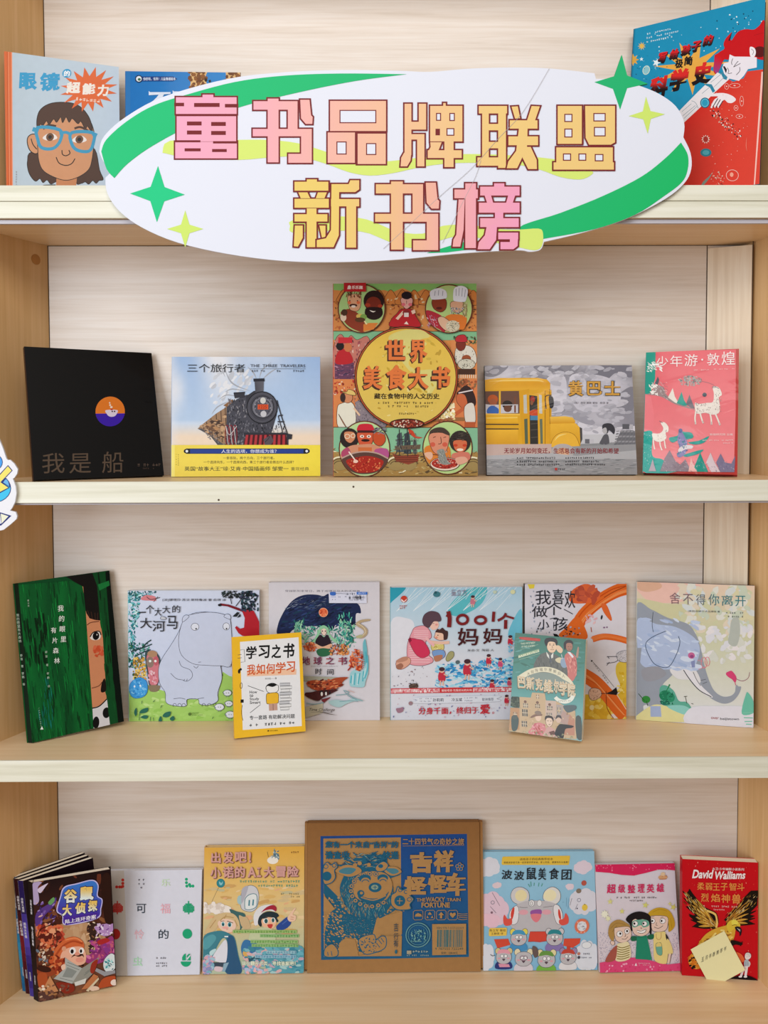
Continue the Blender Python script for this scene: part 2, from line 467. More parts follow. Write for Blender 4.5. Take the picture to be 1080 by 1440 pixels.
# ------------------------------------------------------------------ books
# shelf, thickness, x, depth from lens, yaw, lean, width, height, and where the cover's corners fall in the photo (tl tr br bl)
BK = {
 'glasses':(1, 0.012, -0.6284, 1.3429, 0.3202, 0.02, 0.1827, 0.2497, [1.8, 72], [163, 94], [187, 294.8], [16, 281.6]),
 'giraffe':(1, 0.02, -0.4388, 1.378, 0.0286, 0.039, 0.1991, 0.2341, [176.7, 100], [338.2, 102.5], [339.1, 290.6], [177.1, 289.4]),
 'science':(1, 0.016, 0.4272, 1.3738, -0.5193, 0.208, 0.2133, 0.3348, [892.6, 36], [1082.5, -0.5], [1068.0, 259.4], [877.2, 285.9]),
 'boat':(2, 0.01, -0.5596, 1.2693, 0.5851, 0.2739, 0.214, 0.2297, [33, 488.5], [213, 495.5], [231, 670], [48.5, 671.5]),
 'train':(2, 0.01, -0.3657, 1.3782, 0.0294, 0.0798, 0.2617, 0.2128, [242.3, 502.2], [449.4, 501.8], [451.2, 670], [241, 670.7]),
 'food':(2, 0.016, -0.0801, 1.3753, 0.0017, 0.0653, 0.2539, 0.3414, [468.2, 399.5], [669.7, 398.6], [671.8, 669.3], [469.5, 670.4]),
 'bus':(2, 0.01, 0.1924, 1.392, -0.0145, 0.1837, 0.2673, 0.2005, [681.6, 514.9], [888.2, 513.1], [896.2, 667.3], [684.7, 668.2]),
 'deer':(2, 0.026, 0.4695, 1.387, -0.4278, 0.1844, 0.1531, 0.2208, [909.5, 494], [1039.5, 492.5], [1036.5, 667], [903.5, 666]),
 'forest':(3, 0.01, -0.5984, 1.3326, 0.5227, 0.1514, 0.1532, 0.2747, [22.6, 817.1], [149.9, 806.3], [178.8, 1014.9], [47.3, 1040.7]),
 'hippo':(3, 0.01, -0.464, 1.4327, 0.0001, 0.02, 0.2419, 0.2423, [181, 831.4], [364, 830.4], [365.5, 1013.8], [180.7, 1014.5]),
 'earth':(3, 0.01, -0.2037, 1.4325, 0.0006, 0.0199, 0.2041, 0.2569, [378.4, 819.5], [534, 818.7], [534, 1011], [379.4, 1013.8]),
 'study':(3, 0.016, -0.252, 1.3402, 0.2535, 0.2562, 0.1244, 0.172, [324.4, 894.4], [421.1, 891.1], [432.7, 1030], [331, 1036.2]),
 'mothers':(3, 0.01, 0.0206, 1.4328, -0.0007, 0.0199, 0.2441, 0.2468, [549.3, 825.6], [734.4, 826.5], [734.3, 1012.0], [549.3, 1009.9]),
 'brush':(3, 0.01, 0.2695, 1.4325, 0.001, 0.02, 0.1889, 0.252, [738, 821.5], [878.7, 821.5], [883, 1009], [738.0, 1012.0]),
 'academy':(3, 0.024, 0.228, 1.3599, -0.3814, 0.3026, 0.1252, 0.1703, [727.4, 892.4], [827.8, 897], [815.2, 1036.9], [712, 1030.4]),
 'elephant':(3, 0.008, 0.4756, 1.4292, -0.211, 0.02, 0.2023, 0.2567, [898.9, 819.4], [1063.3, 823.1], [1057.4, 1024.1], [891.5, 1012]),
 'comic':(4, 0.01, -0.5993, 1.3396, 0.2573, 0.02, 0.1288, 0.2124, [45.6, 1241.7], [150.8, 1222.4], [167.6, 1386.6], [54.3, 1408.6]),
 'white':(4, 0.01, -0.5113, 1.4011, 0.0135, 0.1693, 0.1791, 0.1818, [148, 1225], [285.1, 1223], [279.7, 1370.6], [143, 1373]),
 'robot':(4, 0.012, -0.3268, 1.4043, 0.0129, 0.1297, 0.1858, 0.2234, [289.1, 1192], [427.4, 1190.7], [427.9, 1367.4], [283.5, 1370.7]),
 'box':(4, 0.014, -0.1348, 1.4062, 0.0019, 0.0998, 0.3202, 0.2684, [432, 1158], [671.3, 1156.2], [678.7, 1366.3], [432.5, 1368]),
 'mice':(4, 0.01, 0.1909, 1.4091, -0.0002, 0.136, 0.211, 0.2102, [676.7, 1197.6], [831.9, 1197.6], [843.8, 1363.8], [680.9, 1363.8]),
 'tidy':(4, 0.008, 0.4042, 1.4025, 0.0229, 0.1822, 0.1505, 0.1866, [834.6, 1215], [946.9, 1214.5], [958.5, 1363.6], [845.7, 1367]),
 'flame':(4, 0.015, 0.553, 1.3945, -0.1019, 0.0305, 0.1332, 0.2138, [959.6, 1209], [1065.5, 1212.5], [1067.5, 1378], [959.2, 1370.6]),
}
SLANTED = {'forest': 0.0075, 'glasses': 0.002}      # spines that slant out to the left of the front board
BROLL = {'comic': 1.9, 'forest': 2.84}
class Book:
    def __init__(self, key, name, label, cat, mat='gloss', hard=True, spine='#ffffff', cover='#ffffff', edge=None, group=None, pages=True):
        s, t, X, Y, yaw, th, W, H, tl, tr, br, bl = BK[key]
        self.t, self.W, self.H, self.hard = t, W, H, hard
        rl = math.radians(BROLL.get(key, 0))
        u = Vector((math.cos(yaw), math.sin(yaw), 0)); n = Vector((math.sin(yaw), -math.cos(yaw), 0))
        v = Vector((0, 0, math.cos(th)))-n*math.sin(th)
        u2 = u*math.cos(rl)+v*math.sin(rl); v2 = -u*math.sin(rl)+v*math.cos(rl)
        nn = u2.cross(v2)                                   # towards the viewer
        o = Vector((X, Y-DB, ZS[s]+t*math.sin(th)+0.0003))
        mt = Matrix.Identity(4)
        for i in range(3): mt[i][0], mt[i][1], mt[i][2], mt[i][3] = u2[i], -nn[i], v2[i], o[i]
        self.mat4 = mt
        self.root = empty(name, mt)
        if cat == 'book' and not group: group = {1: 'books on the top shelf', 2: 'books on the second shelf', 3: 'books on the third shelf', 4: 'books on the bottom shelf'}[s]
        tag(self.root, label, cat, group)
        hm = homography([tl, tr, br, bl], [(0, H), (W, H), (W, 0), (0, 0)])
        self.S = Sheet(hm, W, H)
        self.mats = {'cover': M[mat]}
        self.sl = SLANTED.get(key, 0)
        self.make_boards(spine, cover, edge, pages)
    def addbox(self, g, b, col):
        V, F, C = self.S.groups.setdefault(g, ([], [], []))
        k = len(V); V.extend(box_verts(*b)); F.extend(tuple(i+k for i in f) for f in BOXF)
        C.extend([inkcol(col)]*8)
    def make_boards(self, spine, cover, edge, pages):
        W, H, t = self.W, self.H, self.t
        if self.hard:
            bd = 0.0022; ov = 0.003
            self.addbox('cover', (0.0, 0.0, 0, W, bd, H), cover)
            self.addbox('cover', (-self.sl, t-bd, 0, W, t, H), edge or cover)
            if self.sl:
                V, F, C = self.S.groups['cover']; k = len(V); q = self.sl
                V.extend([(-0.0003, 0, 0), (-0.0003-q, t, 0), (0.0015-q, t, 0), (0.0015, 0, 0), (-0.0003, 0, H), (-0.0003-q, t, H), (0.0015-q, t, H), (0.0015, 0, H)])
                F.extend(tuple(i+k for i in f) for f in BOXF); C.extend([inkcol(spine)]*8)
            else: self.addbox('cover', (-0.0008, 0.0003, 0, 0.0016, t-0.0003, H), spine)
            blk = (0.0016, bd, ov, W-ov*1.3, t-bd, H-ov)
        else:
            bd = 0.0004
            self.addbox('cover', (0.0, 0.0, 0, W, bd, H), cover)
            self.addbox('cover', (0.0, t-bd, 0, W, t, H), edge or cover)
            self.addbox('cover', (-0.0003, 0, 0, 0.0004, t, H), spine)
            blk = (0.0004, bd, 0.0006, W-0.0006, t-bd, H-0.0006)
        if pages:
            me = bpy.data.meshes.new('page_block'); me.from_pydata(box_verts(*blk), [], BOXF); me.update()
            link_mesh('page_block', me, self.root, [M['paper']])
    def spine_text(self, s, vtop, size, step, col, y0=None, bold=0.0):
        """small upright characters down the spine"""
        V, F, C = self.S.groups.setdefault('cover', ([], [], []))
        yc = self.t/2 if y0 is None else y0
        for i, ch in enumerate(s):
            if ch == ' ': continue
            vs, fs, a0, a1, b0, b1 = glyph(ch, bold)
            k = len(V); sc = size/(b1-b0); top = vtop-i*step
            for x, y, _z in vs:
                d = yc-((x-a0)-(a1-a0)/2)*sc
                V.append((-0.0011-self.sl*d/self.t, d, top-size+(y-b0)*sc)); C.append(inkcol(col))
            F.extend(tuple(j+k for j in f) for f in fs)
    def done(self):
        self.parts = self.S.build(self.root, self.mats)
        return self

# ------------------------------------------------------------------ the big oval sign on the top shelf's edge
YS = YF-0.0075
def plane_sheet(y, clip=False):
    return Sheet(lambda px, py: (lambda p: (p.x, p.z))(on_y(px, py, y)), 9, 9, clip)
def cutout(name, outline, y, thick, col, parent, mt):
    """board cut to an outline given in photo points"""
    P = [on_y(px, py, y) for px, py in outline]
    n = len(P)
    v = [(p.x, y, p.z) for p in P]+[(p.x, y+thick, p.z) for p in P]
    tr = tessellate_polygon([[Vector((p.x, p.z, 0)) for p in P]])
    f = [tuple(t) for t in tr]+[tuple(i+n for i in t[::-1]) for t in tr]+[(i, (i+1) % n, n+(i+1) % n, n+i) for i in range(n)]
    me = bpy.data.meshes.new(name); me.from_pydata(v, [], f)
    at = me.color_attributes.new('ink', 'FLOAT_COLOR', 'POINT')
    at.data.foreach_set('color', list(inkcol(col))*len(v)); me.update()
    return link_mesh(name, me, parent, [mt])
sc_ = on_y(555, 300, YS)
sign = empty('title_sign', Matrix.Identity(4))
tag(sign, 'large white oval sign with green swooshes and big lettering on the top shelf edge', 'sign')
SIGN_W = '#e9edfb'
oval = spline([(148,250),(158,238),(146,228),(139.5,213)], False, 3)+spline([(139.5,213),(146,192),(176,165),(230,136),(320,111),(400,101.5),(480,98.5),(560,99.5),(605,101),(670,96),(760,95.5),(836,103)], False, 5)+[(838,111),(860,111)]+spline([(895,119),(925,131),(950,149),(962,172),(961,193)], False, 4)+spline([(961,193),(971,215),(972,238),(962,258),(935,280),(880,308),(820,327),(765,340)], False, 4)+spline([(765,340),(760,351),(745,354),(733,352),(700,353),(640,357),(560,365),(480,368.5),(400,367),(320,357),(250,341),(200,320),(168,297),(151,272),(148,250)], False, 4)[:-1]
def dedupe(P):
    out = []
    for p in P:
        if not out or abs(p[0]-out[-1][0])+abs(p[1]-out[-1][1]) > 0.3: out.append(p)
    return out
cutout('board', dedupe(oval), YS, 0.005, SIGN_W, sign, M['foam'])
cutout('star', [(874.5,77),(882,106),(911,117.5),(882,124),(872,154),(862,125),(836,115.5),(864,107)], YS-0.0003, 0.0053, '#17b873', sign, M['foam'])
T = plane_sheet(YS); T.base = 0.0004
G1, G2, LIME, LIME2 = '#1fca80', '#18bd74', '#dcf07a', '#d4ee72'
T.part('swoosh').poly(spline([(142.5,213),(150,196),(178,171),(215,149),(260,134),(330,115.5),(400,106.5),(480,103.5),(572,104.5)], False, 5)+spline([(572,104.5),(500,114),(420,130),(340,150),(270,176),(215,205),(180,230),(161,250.5)], False, 5)[1:]+spline([(161,250.5),(150,238),(142.5,213)], False, 3)[1:-1], lambda x, y: mix(G1, G2, x/600))
T.part('swoosh_right').poly(spline([(957.5,200.5),(967,218),(967,238),(959,256),(935,275),(893,302),(835,322.5),(761,336.5)], False, 5)+spline([(761,336.5),(730,320),(788,299.5),(847,276),(901,249),(935,223),(957.5,200.5)], False, 5)[1:-1], lambda x, y: mix(G2, '#15c06a', (x-740)/230))
T.part('ribbon').poly(spline([(229,213),(239,198),(300,197.5),(340,196.7),(380,197),(420,201.7),(457,213),(490,223),(517,227),(550,226.5),(587,222),(640,217),(700,217.5),(761,221.7),(800,228),(832,240),(830,247),(815,252.5),(788,249),(757,238),(720,231),(660,229),(620,231),(587,236),(553,243.5),(520,247),(490,242),(460,231),(420,220.5),(380,221.5),(335,225),(270,223),(234,216)], True, 3), LIME)
T.part('ribbon_low').poly(spline([(408,318),(411,310),(460,304),(506,306.7),(530,314),(560,326),(595,328.5),(623,317.5),(660,316.5),(700,322),(730,323),(757,321.5),(763.5,328),(762,346),(752,352),(732,348.5),(700,342),(665,333),(633,334),(593,347),(567,347.5),(540,337),(507,325.5),(450,325),(411,327)], True, 3), LIME)
T.part('swoosh_low').poly([(600,356),(622,349),(645,342),(668,337),(690,345),(660,351),(628,355)], G2)
def star4(part, cx, cy, rx, ry, k, col, rot=0.0):
    P = []
    for i in range(8):
        a = math.pi*i/4-math.pi/2+rot; r = 1.0 if i % 2 == 0 else k
        P.append((cx+rx*r*math.cos(a), cy+ry*r*math.sin(a)))
    T.part(part).poly(P, col)
star4('star_green', 221.5, 273, 38.5, 39.5, 0.36, '#1bd08a', 0.02)
star4('star_lime', 260.5, 322, 25.5, 26, 0.33, LIME2)
star4('star_lime_small', 909.5, 162, 25.5, 26, 0.30, LIME2, -0.05)
# lettering: solid blocks with a dark red keyline; rects (x0,y0,x1,y1) or polygons in the frame of each group
def R_(x0, y0, x1, y1): return [(x0, y0), (x1, y0), (x1, y1), (x0, y1)]
def seg(x0, y0, x1, y1, w): 
    l = math.hypot(x1-x0, y1-y0); a, b = -(y1-y0)/l*w/2, (x1-x0)/l*w/2
    return [(x0+a, y0+b), (x1+a, y1+b), (x1-a, y1-b), (x0-a, y0-b)]
F1, F2, F3 = (0, 50, 3.0), (340, 70, 3.0), (660, 0, 2.5714)
SHU = [R_(45,213,240,258), R_(105,202,160,480), R_(190,213,240,365), R_(42,330,300,370), R_(246,330,300,482), R_(192,435,290,482), [(242,207),(290,207),(297,275),(304,282),(302,318),(268,318),(246,292)]]
CH = [
 ('L1', F1, [R_(738,256,1003,336), R_(850,245,905,300), R_(741,330,1001,452), R_(735,444,1004,523)], [R_(736,285,776,298), R_(820,286,926,301), R_(950,290,1005,303), R_(741,332,1002,340), R_(790,364,850,379), R_(892,366,952,381), R_(790,402,850,417), R_(892,404,952,419), R_(741,443,845,450), R_(900,447,1003,455), R_(780,477,846,488), R_(896,480,956,491)], []),
 ('L1', F2, SHU, [], []),
 ('L1', F2, [R_(368,212,613,348), R_(358,345,482,482), R_(482,350,612,487)], [R_(480,352,488,482)], [R_(415,257,565,308), R_(402,390,440,440), R_(527,397,565,442)]),
 ('L1', F2, [R_(682,224,720,450), [(682,430),(720,430),(716,470),(700,497),(665,497),(668,455)], R_(682,300,782,342), R_(735,352,775,497), R_(690,352,775,384), R_(742,224,782,340)], [], []),
 ('L1', F2, [R_(845,221,865,260), R_(790,233,935,392), [(790,386),(850,386),(835,425),(812,460),(780,460),(780,432),(792,410)], R_(780,420,932,462), R_(850,380,898,500)], [R_(818,335,835,361)], [R_(822,270,838,298), R_(878,270,896,299), R_(866,334,894,361)]),
 ('L1', F3, [R_(30,380,140,415), R_(42,385,74,590), R_(100,385,136,612), R_(42,445,110,476), R_(42,510,110,541), R_(25,566,136,604)], [], []),
 ('L1', F3, [[(147,383),(178,381),(188,432),(162,434)], [(222,380),(260,382),(240,440),(203,440)], R_(142,432,250,470), R_(137,490,252,530), [(178,440),(215,440),(212,535),(175,613),(130,613),(137,583),(165,545)], [(190,528),(224,528),(247,578),(248,616),(210,616),(188,572)]], [], []),
 ('L1', F3, [R_(315,380,410,525), [(414,380),(530,380),(530,518),(512,528),(430,528),(416,500)], R_(310,530,522,600), R_(300,584,526,618)], [R_(407,400,412,522)], [R_(345,415,370,440), R_(345,468,370,496), R_(450,412,490,438), R_(452,462,490,492), R_(340,558,365,580), R_(396,558,420,580), R_(455,560,482,582)]),
 ('L2', F2, [R_(270,543,322,580), R_(218,553,370,600), [(232,598),(280,598),(296,632),(246,632)], [(318,598),(366,598),(352,632),(306,632)], R_(218,625,372,672), R_(218,690,366,730), R_(270,665,320,838), [(220,738),(262,738),(262,795),(240,836),(215,834)], [(322,738),(358,738),(358,800),(335,800)]], [], []),
 ('L2', F2, [[(455,547),(500,547),(500,592),(480,606),(376,606),(376,563),(448,563)], [(374,563),(416,563),(414,785),(390,838),(312,838),(312,800),(352,792),(372,760)], R_(372,626,500,666), R_(437,640,487,840)], [], []),
 ('L2', F2, [[((x-42)*1.066+558, (y-202)*1.066+552) for x, y in q] for q in SHU], [], []),
 ('L2', F2, [R_(892,586,1000,632), R_(938,560,992,842), [(910,628),(945,628),(940,760),(925,836),(884,836),(888,800),(900,780)]], [], []),
 ('L2', F3, [R_(85,660,130,700), R_(35,672,185,712), [(48,700),(80,700),(92,742),(62,742)], [(138,700),(172,700),(158,742),(126,742)], R_(30,730,185,774), R_(88,765,126,800), R_(35,786,182,826), [(60,810),(104,810),(100,870),(75,906),(25,906),(30,876),(52,850)], R_(100,838,180,870), [(142,840),(180,840),(178,892),(160,906),(108,906),(108,872),(142,872)]], [], []),
]
KEY = '#7a1f24'
def grad(line):
    if line == 'L1': return lambda x: mix('#f8aecb', '#f4d084', (x-300)/400)
    return lambda x: mix('#f1d374', '#f7a6c6', (x-470)/230)
def tidy_poly(P, f, d):
    """photo points of a polygon grown by d photo pixels"""
    Q = [(f[0]+x/f[2], f[1]+y/f[2]) for x, y in P]
    n = len(Q); ar = sum(Q[i-1][0]*Q[i][1]-Q[i][0]*Q[i-1][1] for i in range(n))
    sg = 1 if ar > 0 else -1; out = []
    for i in range(n):
        a, b, c = Q[i-1], Q[i], Q[(i+1) % n]
        d1 = (b[0]-a[0], b[1]-a[1]); d2 = (c[0]-b[0], c[1]-b[1])
        l1, l2 = math.hypot(*d1), math.hypot(*d2)
        n1 = (d1[1]/l1*sg, -d1[0]/l1*sg); n2 = (d2[1]/l2*sg, -d2[0]/l2*sg)
        k = 1+n1[0]*n2[0]+n1[1]*n2[1]; k = max(k, 0.5)
        out.append((b[0]+(n1[0]+n2[0])*d/k, b[1]+(n1[1]+n2[1])*d/k))
    return out
groups_ = [[0], [1], [2], [3, 4], [5, 6], [7], [8, 9], [10], [11, 12]]
NAMES = []
for gi, g in enumerate(groups_):
    part = 'character_%d' % gi; NAMES.append(part); T.part(part)
    for k in g:
        ln, f, polys, slits, holes = CH[k]; gr = grad(ln); fc = lambda x, y, gr=gr: gr(x)
        for p in polys: T.poly(tidy_poly(p, f, 0.6), KEY)
        for p in polys: T.poly(tidy_poly(p, f, -1.55), fc)
        for p in slits: T.poly(tidy_poly(p, f, 0.3), KEY)
        for p in holes: T.poly(tidy_poly(p, f, 0.9), KEY)
        for p in holes: T.poly(tidy_poly(p, f, -0.6), SIGN_W)
T.part('crease')
for L in ([(772,97),(735,158),(700,196),(662,238),(620,275),(574,318),(539,350)], [(676,226),(668,250),(648,290),(622,342)]):
    T.line(L, 0.5, '#b9b3b4')
# fold every part's flat print onto the board plane
for g, (v, f, c) in T.groups.items():
    for i, p in enumerate(v): v[i] = (p[0], YS+p[1], p[2])
T.mats_ = {'cover': M['foam']}
pt = T.build(sign, T.mats_)
for k, o in pt.items():
    if k.startswith('character'): o.name = 'character'; o['label'] = 'pink character' if k in ('character_0', 'character_1', 'character_8') else 'pale orange character' if k in ('character_2', 'character_7') else 'yellow character'
    if k.startswith('swoosh'): o.name = 'swoosh'
    if k.startswith('ribbon'): o.name = 'ribbon'
    if k.startswith('star'): o.name = 'star'; o['label'] = 'green star' if k == 'star_green' else 'lime star'
# the cut-out sticker hanging at the left of the second shelf
st = empty('cutout_decoration', Matrix.Identity(4))
tag(st, 'blue and yellow cut-out decoration with white rim on the left end of a shelf edge', 'decoration')
YT = YF-0.0062
out = [(-30,600),(-12,606),(-2,616),(4,630),(9,645),(11,647),(14,646.5),(20,652),(25,660),(24,666),(20,672),(18,673),(22,684),(23,694),(21,706),(17,714),(14,718),(22,720),(24,726),(23,730),(14,738),(5,745),(-8,748),(-30,750)]
cutout('board', out, YT, 0.004, '#f2f3fb', st, M['foam'])
D = plane_sheet(YT); D.base = 0.0002
D.fr(0, 600, 9).part('print')
NAVY = '#15297c'
D.ell(-110, 450, 145, 120, NAVY); D.ell(-110, 450, 137, 112, '#49a4f4')
D.ell(-90, 780, 231, 300*0.62, NAVY).ell(-90, 780, 222, 300*0.59, '#3fc9f8')
D.poly([(60,655),(85,655),(118,700),(130,770),(20,705)], NAVY).poly([(64,672),(82,664),(108,702),(118,755),(40,706)], '#6fb8ee')
D.poly([(-60,660),(102,485),(160,555),(20,703),(125,773),(-60,875)], NAVY).poly([(-60,680),(101,500),(147,556),(5,703),(105,772),(-60,855)], '#f8ea74')
D.poly([(-60,1085),(5,1085),(145,1127),(15,1250),(-60,1262)], NAVY).poly([(-60,1100),(0,1100),(18,1225),(-60,1245)], '#e8eef4').poly([(10,1100),(108,1133),(22,1225)], '#f3f4dc').poly([(105,1120),(145,1127),(122,1148)], NAVY)
for g, (v, f, c) in D.groups.items():
    for i, p in enumerate(v): v[i] = (p[0], YT+p[1], p[2])
D.build(st, {'cover': M['foam']})
K = '#1c1a1c'
TL = 'title_lettering'
def face(S, x, y, w, h, skin, ol=None, hair=None, lw=2):
    S.shape([(x-w, y-h*0.4), (x-w*0.85, y-h*0.9), (x, y-h), (x+w*0.85, y-h*0.9), (x+w, y-h*0.4), (x+w*0.9, y+h*0.45), (x+w*0.5, y+h*0.92), (x, y+h), (x-w*0.5, y+h*0.92), (x-w*0.9, y+h*0.45)], skin, ol, lw)
# ================================================================= top shelf
# --- glasses girl
b = Book('glasses', 'picture_book', 'pale blue picture book showing a smiling girl in blue glasses, orange spine', 'book', 'gloss', True, '#e2703a', '#b9cddd')
S = b.S.fr(0, 50, 3)
S.bg(lambda a, v: mix('#bccfdd', '#c3d4e4', a), 2, 2)
S.poly([(0,40),(34,40),(38,68),(70,632),(110,1000),(0,1000)], '#e06c34').poly([(34,60),(38,60),(72,640),(68,640)], '#f0a080').line([(17,60),(52,640)], 3, '#c8541f', False).line([(22,60),(57,640)], 3, '#f09a70', False)
SK, HR = '#d3976e', '#4c3126'
S.shape([(150,480),(130,520),(135,560),(150,590),(172,610),(190,598),(205,616),(222,604),(240,622),(262,612),(300,600),(300,470)], HR, K, 3)
S.shape([(360,470),(420,470),(450,560),(470,600),(452,606),(440,618),(424,606),(408,622),(392,612),(376,618),(352,610)], HR, K, 3)
S.poly([(262,560),(354,560),(352,700),(266,700)], '#c98558')
S.shape([(150,405),(128,415),(124,440),(138,475),(165,490),(180,470),(176,420)], SK, K, 4)
S.line([(140,425),(150,450),(168,470)], 4, K)
S.shape([(165,380),(170,450),(180,520),(205,565),(262,595),(310,605),(360,590),(400,560),(412,520),(414,440),(405,380),(360,330),(220,330)], SK, K, 3)
S.shape([(165,385),(160,340),(175,300),(220,276),(290,274),(340,290),(380,330),(400,375),(402,400),(380,372),(372,384),(350,352),(338,362),(312,340),(300,356),(285,334),(272,358),(262,334),(246,356),(232,342),(214,366),(202,350),(186,372),(178,362)], HR, K, 3)
for cx, cy in ((222, 418), (350, 428)):
    S.poly([(cx-32,cy+4),(cx-12,cy-14),(cx+14,cy-14),(cx+32,cy+4),(cx+10,cy+14),(cx-14,cy+14)], '#efe9e6', True)
    S.ell(cx, cy, 17, 17, '#6d4a33').ell(cx, cy, 8, 8, K)
S.line([(190,384),(210,368),(245,372)], 9, HR).line([(325,382),(350,376),(385,392)], 9, HR)
for P in ([(165,378),(262,388),(268,432),(240,466),(190,464),(170,430)], [(314,400),(404,400),(412,440),(396,478),(345,474),(318,446)]):
    S.line(P, 14, '#3a9cc4', True, True)
S.line([(262,404),(290,398),(316,410)], 12, '#3a9cc4').line([(144,384),(170,392)], 18, '#3a9cc4').line([(405,404),(424,412)], 16, '#3a9cc4')
S.line([(278,474),(282,492),(298,498),(314,488),(308,474)], 4, K).line([(255,504),(270,530),(300,540),(325,532),(338,510)], 4, K)
S.line([(194,640),(210,628),(262,626)], 4, K).line([(354,632),(400,640)], 4, K)
S.part(TL).chars([('眼',75,150,152,222),('镜',162,152,248,228)], '#2f9fd2', 0.045, 0.0)
S.ell(274, 156, 19, 18, '#2f9fd2').t('的', 262, 145, 288, 168, '#ffffff', 0.03)
S.part('cover').star(372, 222, 122, 72, 16, '#e4682e', -80, 92)
S.part(TL).chars([('超',276,190,338,238),('能',344,196,400,242),('力',408,202,456,250)], '#f7efe6', 0.05)
S.part('cover').micro(320, 252, 425, 14, '#f7e0d0', 0.1)
S.tv('眼镜的超能力', 84, 566, 6, 11, '#8b6a6a', dx=0.4)
b.spine_text('眼镜的超能力', 0.17, 0.007, 0.011, '#8a3c22')
b.done()
# --- giraffe
b = Book('giraffe', 'picture_book', 'bright blue picture book with giraffes, mostly hidden behind the oval sign', 'book', 'gloss', True, '#2a5f9c', '#1f7cc4')
S = b.S.fr(160, 80, 3.6)
S.bg(lambda a, v: mix('#1a6fb8', '#2f8fd6', a*0.8+v*0.2), 2, 2)
S.rect(60, 72, 84, 760, '#2d74b4')
for x0, h in ((386, 0), (566, -6)):
    S.poly([(x0,76),(x0+88,76),(x0+76,104),(x0+88,150),(x0+70,330),(x0-10,420),(x0-30,420),(x0+4,120)], '#e2b678', False)
    S.dabs(130, (x0-4, 76, x0+80, 330), (9, 14), ['#7b4a22', '#8f5828', '#6b3c1c', '#74421e'], 0.8, None, 6)
S.ell(466, 118, 7, 9, '#2a1a14').ell(486, 124, 6, 7, '#2a1a14')
S.poly([(110,100),(300,100),(322,112),(300,124),(110,124)], '#1d3b7d').ell(128, 112, 19, 19, '#1b2c4e').ell(128, 112, 14, 14, '#dfe6ee').ell(130, 115, 8, 7, '#3d6a4a')
S.t('你好呀，世界！儿童情绪绘本', 150, 104, 314, 121, '#d9e4f4', 0.02)
S.part(TL).t('不要', 172, 170, 420, 290, '#dfe6f4', 0.05)
b.done()
# --- science history
b = Book('science', 'picture_book', 'teal and red book about science showing a red-haired child with white sleeve', 'book', 'gloss', True, '#123036', '#1d93bb', '#143338')
S = b.S.fr(880, 0, 5.4)
S.bg('#1b90ba')
S.poly([(60,190),(80,190),(40,900),(0,900)], '#1a7ea3')
S.star(520, 520, 300, 120, 11, '#e9ac4a', -75, 210)
S.star(130, 334, 34, 15, 9, '#e0b95a', -60).star(60, 440, 50, 25, 8, '#d9a648').star(128, 437, 17, 7, 5, '#e8f3f6').star(246, 470, 34, 14, 5, '#e9f4f8', -70)
S.oell(165, 525, 26, 34, '#8fc5cf', '#d9e6d0', 5, 20)
S.dabs(26, (230, 60, 760, 400), (3, 6), ['#bfe4f0', '#e8f7fb', '#123a52'], 1, None, 6).dabs(26, (800, 90, 1060, 260), (3, 7), ['#c9e9f3', '#e8f7fb', '#16455c'], 1, None, 6)
S.dabs(30, (80, 380, 330, 600), (2, 5), ['#bfe4f0', '#123a52'], 1, None, 5)
for i, (q, x0, x1) in enumerate((('[意] 埃琳娜 安德 著', 172, 372), ('[意] 安东泰 桑托 绘 罗卡', 168, 430), ('叶 晓 译 校', 168, 380))):
    S.micro(x0, 232+i*32, x1, 15, '#d5eef6', -0.16)
for c, x, y, w in (('写',256,398,80), ('给',346,374,80), ('孩',436,346,84), ('子',520,322,82), ('的',606,280,90)):
    S.part(TL).t(c, x+5, y+6, x+w+5, y+86, K, 0.055, -0.16, 0.3).t(c, x, y, x+w, y+78, lambda X, Y, y=y: mix('#d8232a', '#2a1216', (Y-y-22)/44), 0.045, -0.16, 0.3)
S.chars([('极',392,448,456,520),('简',464,430,532,502)], K, 0.04, 0.15)
for c, x, y, w, h in (('科',186,588,150,160), ('学',346,534,156,170), ('史',518,494,164,168)):
    S.part(TL).t(c, x, y, x+w, y+h, lambda X, Y, y=y: mix('#dc2a28', '#1a1012', (Y-y-50)/40), 0.06, -0.12, 0.2)
S.part('cover')
RED = '#d0261f'
S.fr(930, 110, 7.2)
S.poly([(-400,1250),(-360,760),(200,480),(400,320),(560,160),(700,30),(760,60),(860,30),(900,-40),(1120,-60),(1120,1250)], lambda X, Y: mix('#cf241d', '#dd4433', (X-300)/800))
S.poly([(1040,-30),(1060,-30),(950,1090),(938,1090)], '#f3c4ba')
S.fr(880, 0, 5.4)
HAIR = '#c9141c'
S.poly([(690,550),(700,470),(730,415),(775,385),(770,350),(785,310),(812,280),(835,260),(824,300),(832,322),(880,260),(940,242),(1000,248),(1040,222),(1085,190),(1100,460),(1000,470),(880,470),(830,452),(800,470),(770,470),(735,545),(715,580)], HAIR, True)
S.poly([(700,430),(730,415),(760,470),(735,545),(715,580),(690,540)], lambda X, Y: mix('#d01720', '#8d4aa0', (Y-470)/110))
S.ell(1040, 420, 50, 42, '#5d1518')
S.poly([(815,430),(850,448),(985,455),(1018,462),(1016,538),(950,548),(920,595),(880,634),(800,612),(770,575),(756,530),(770,495),(805,490)], '#ece6ef')
S.poly([(968,382),(1000,388),(1012,420),(1000,455),(970,450)], '#f1ecf2', True).line([(978,395),(996,415),(985,440)], 3, K)
S.lines([[(838,462),(828,490),(832,510)], [(842,528),(870,492),(880,486)], [(845,527),(895,502)], [(888,530),(888,560),(862,588)], [(795,530),(806,556),(800,575),(830,572)]], 4, K)
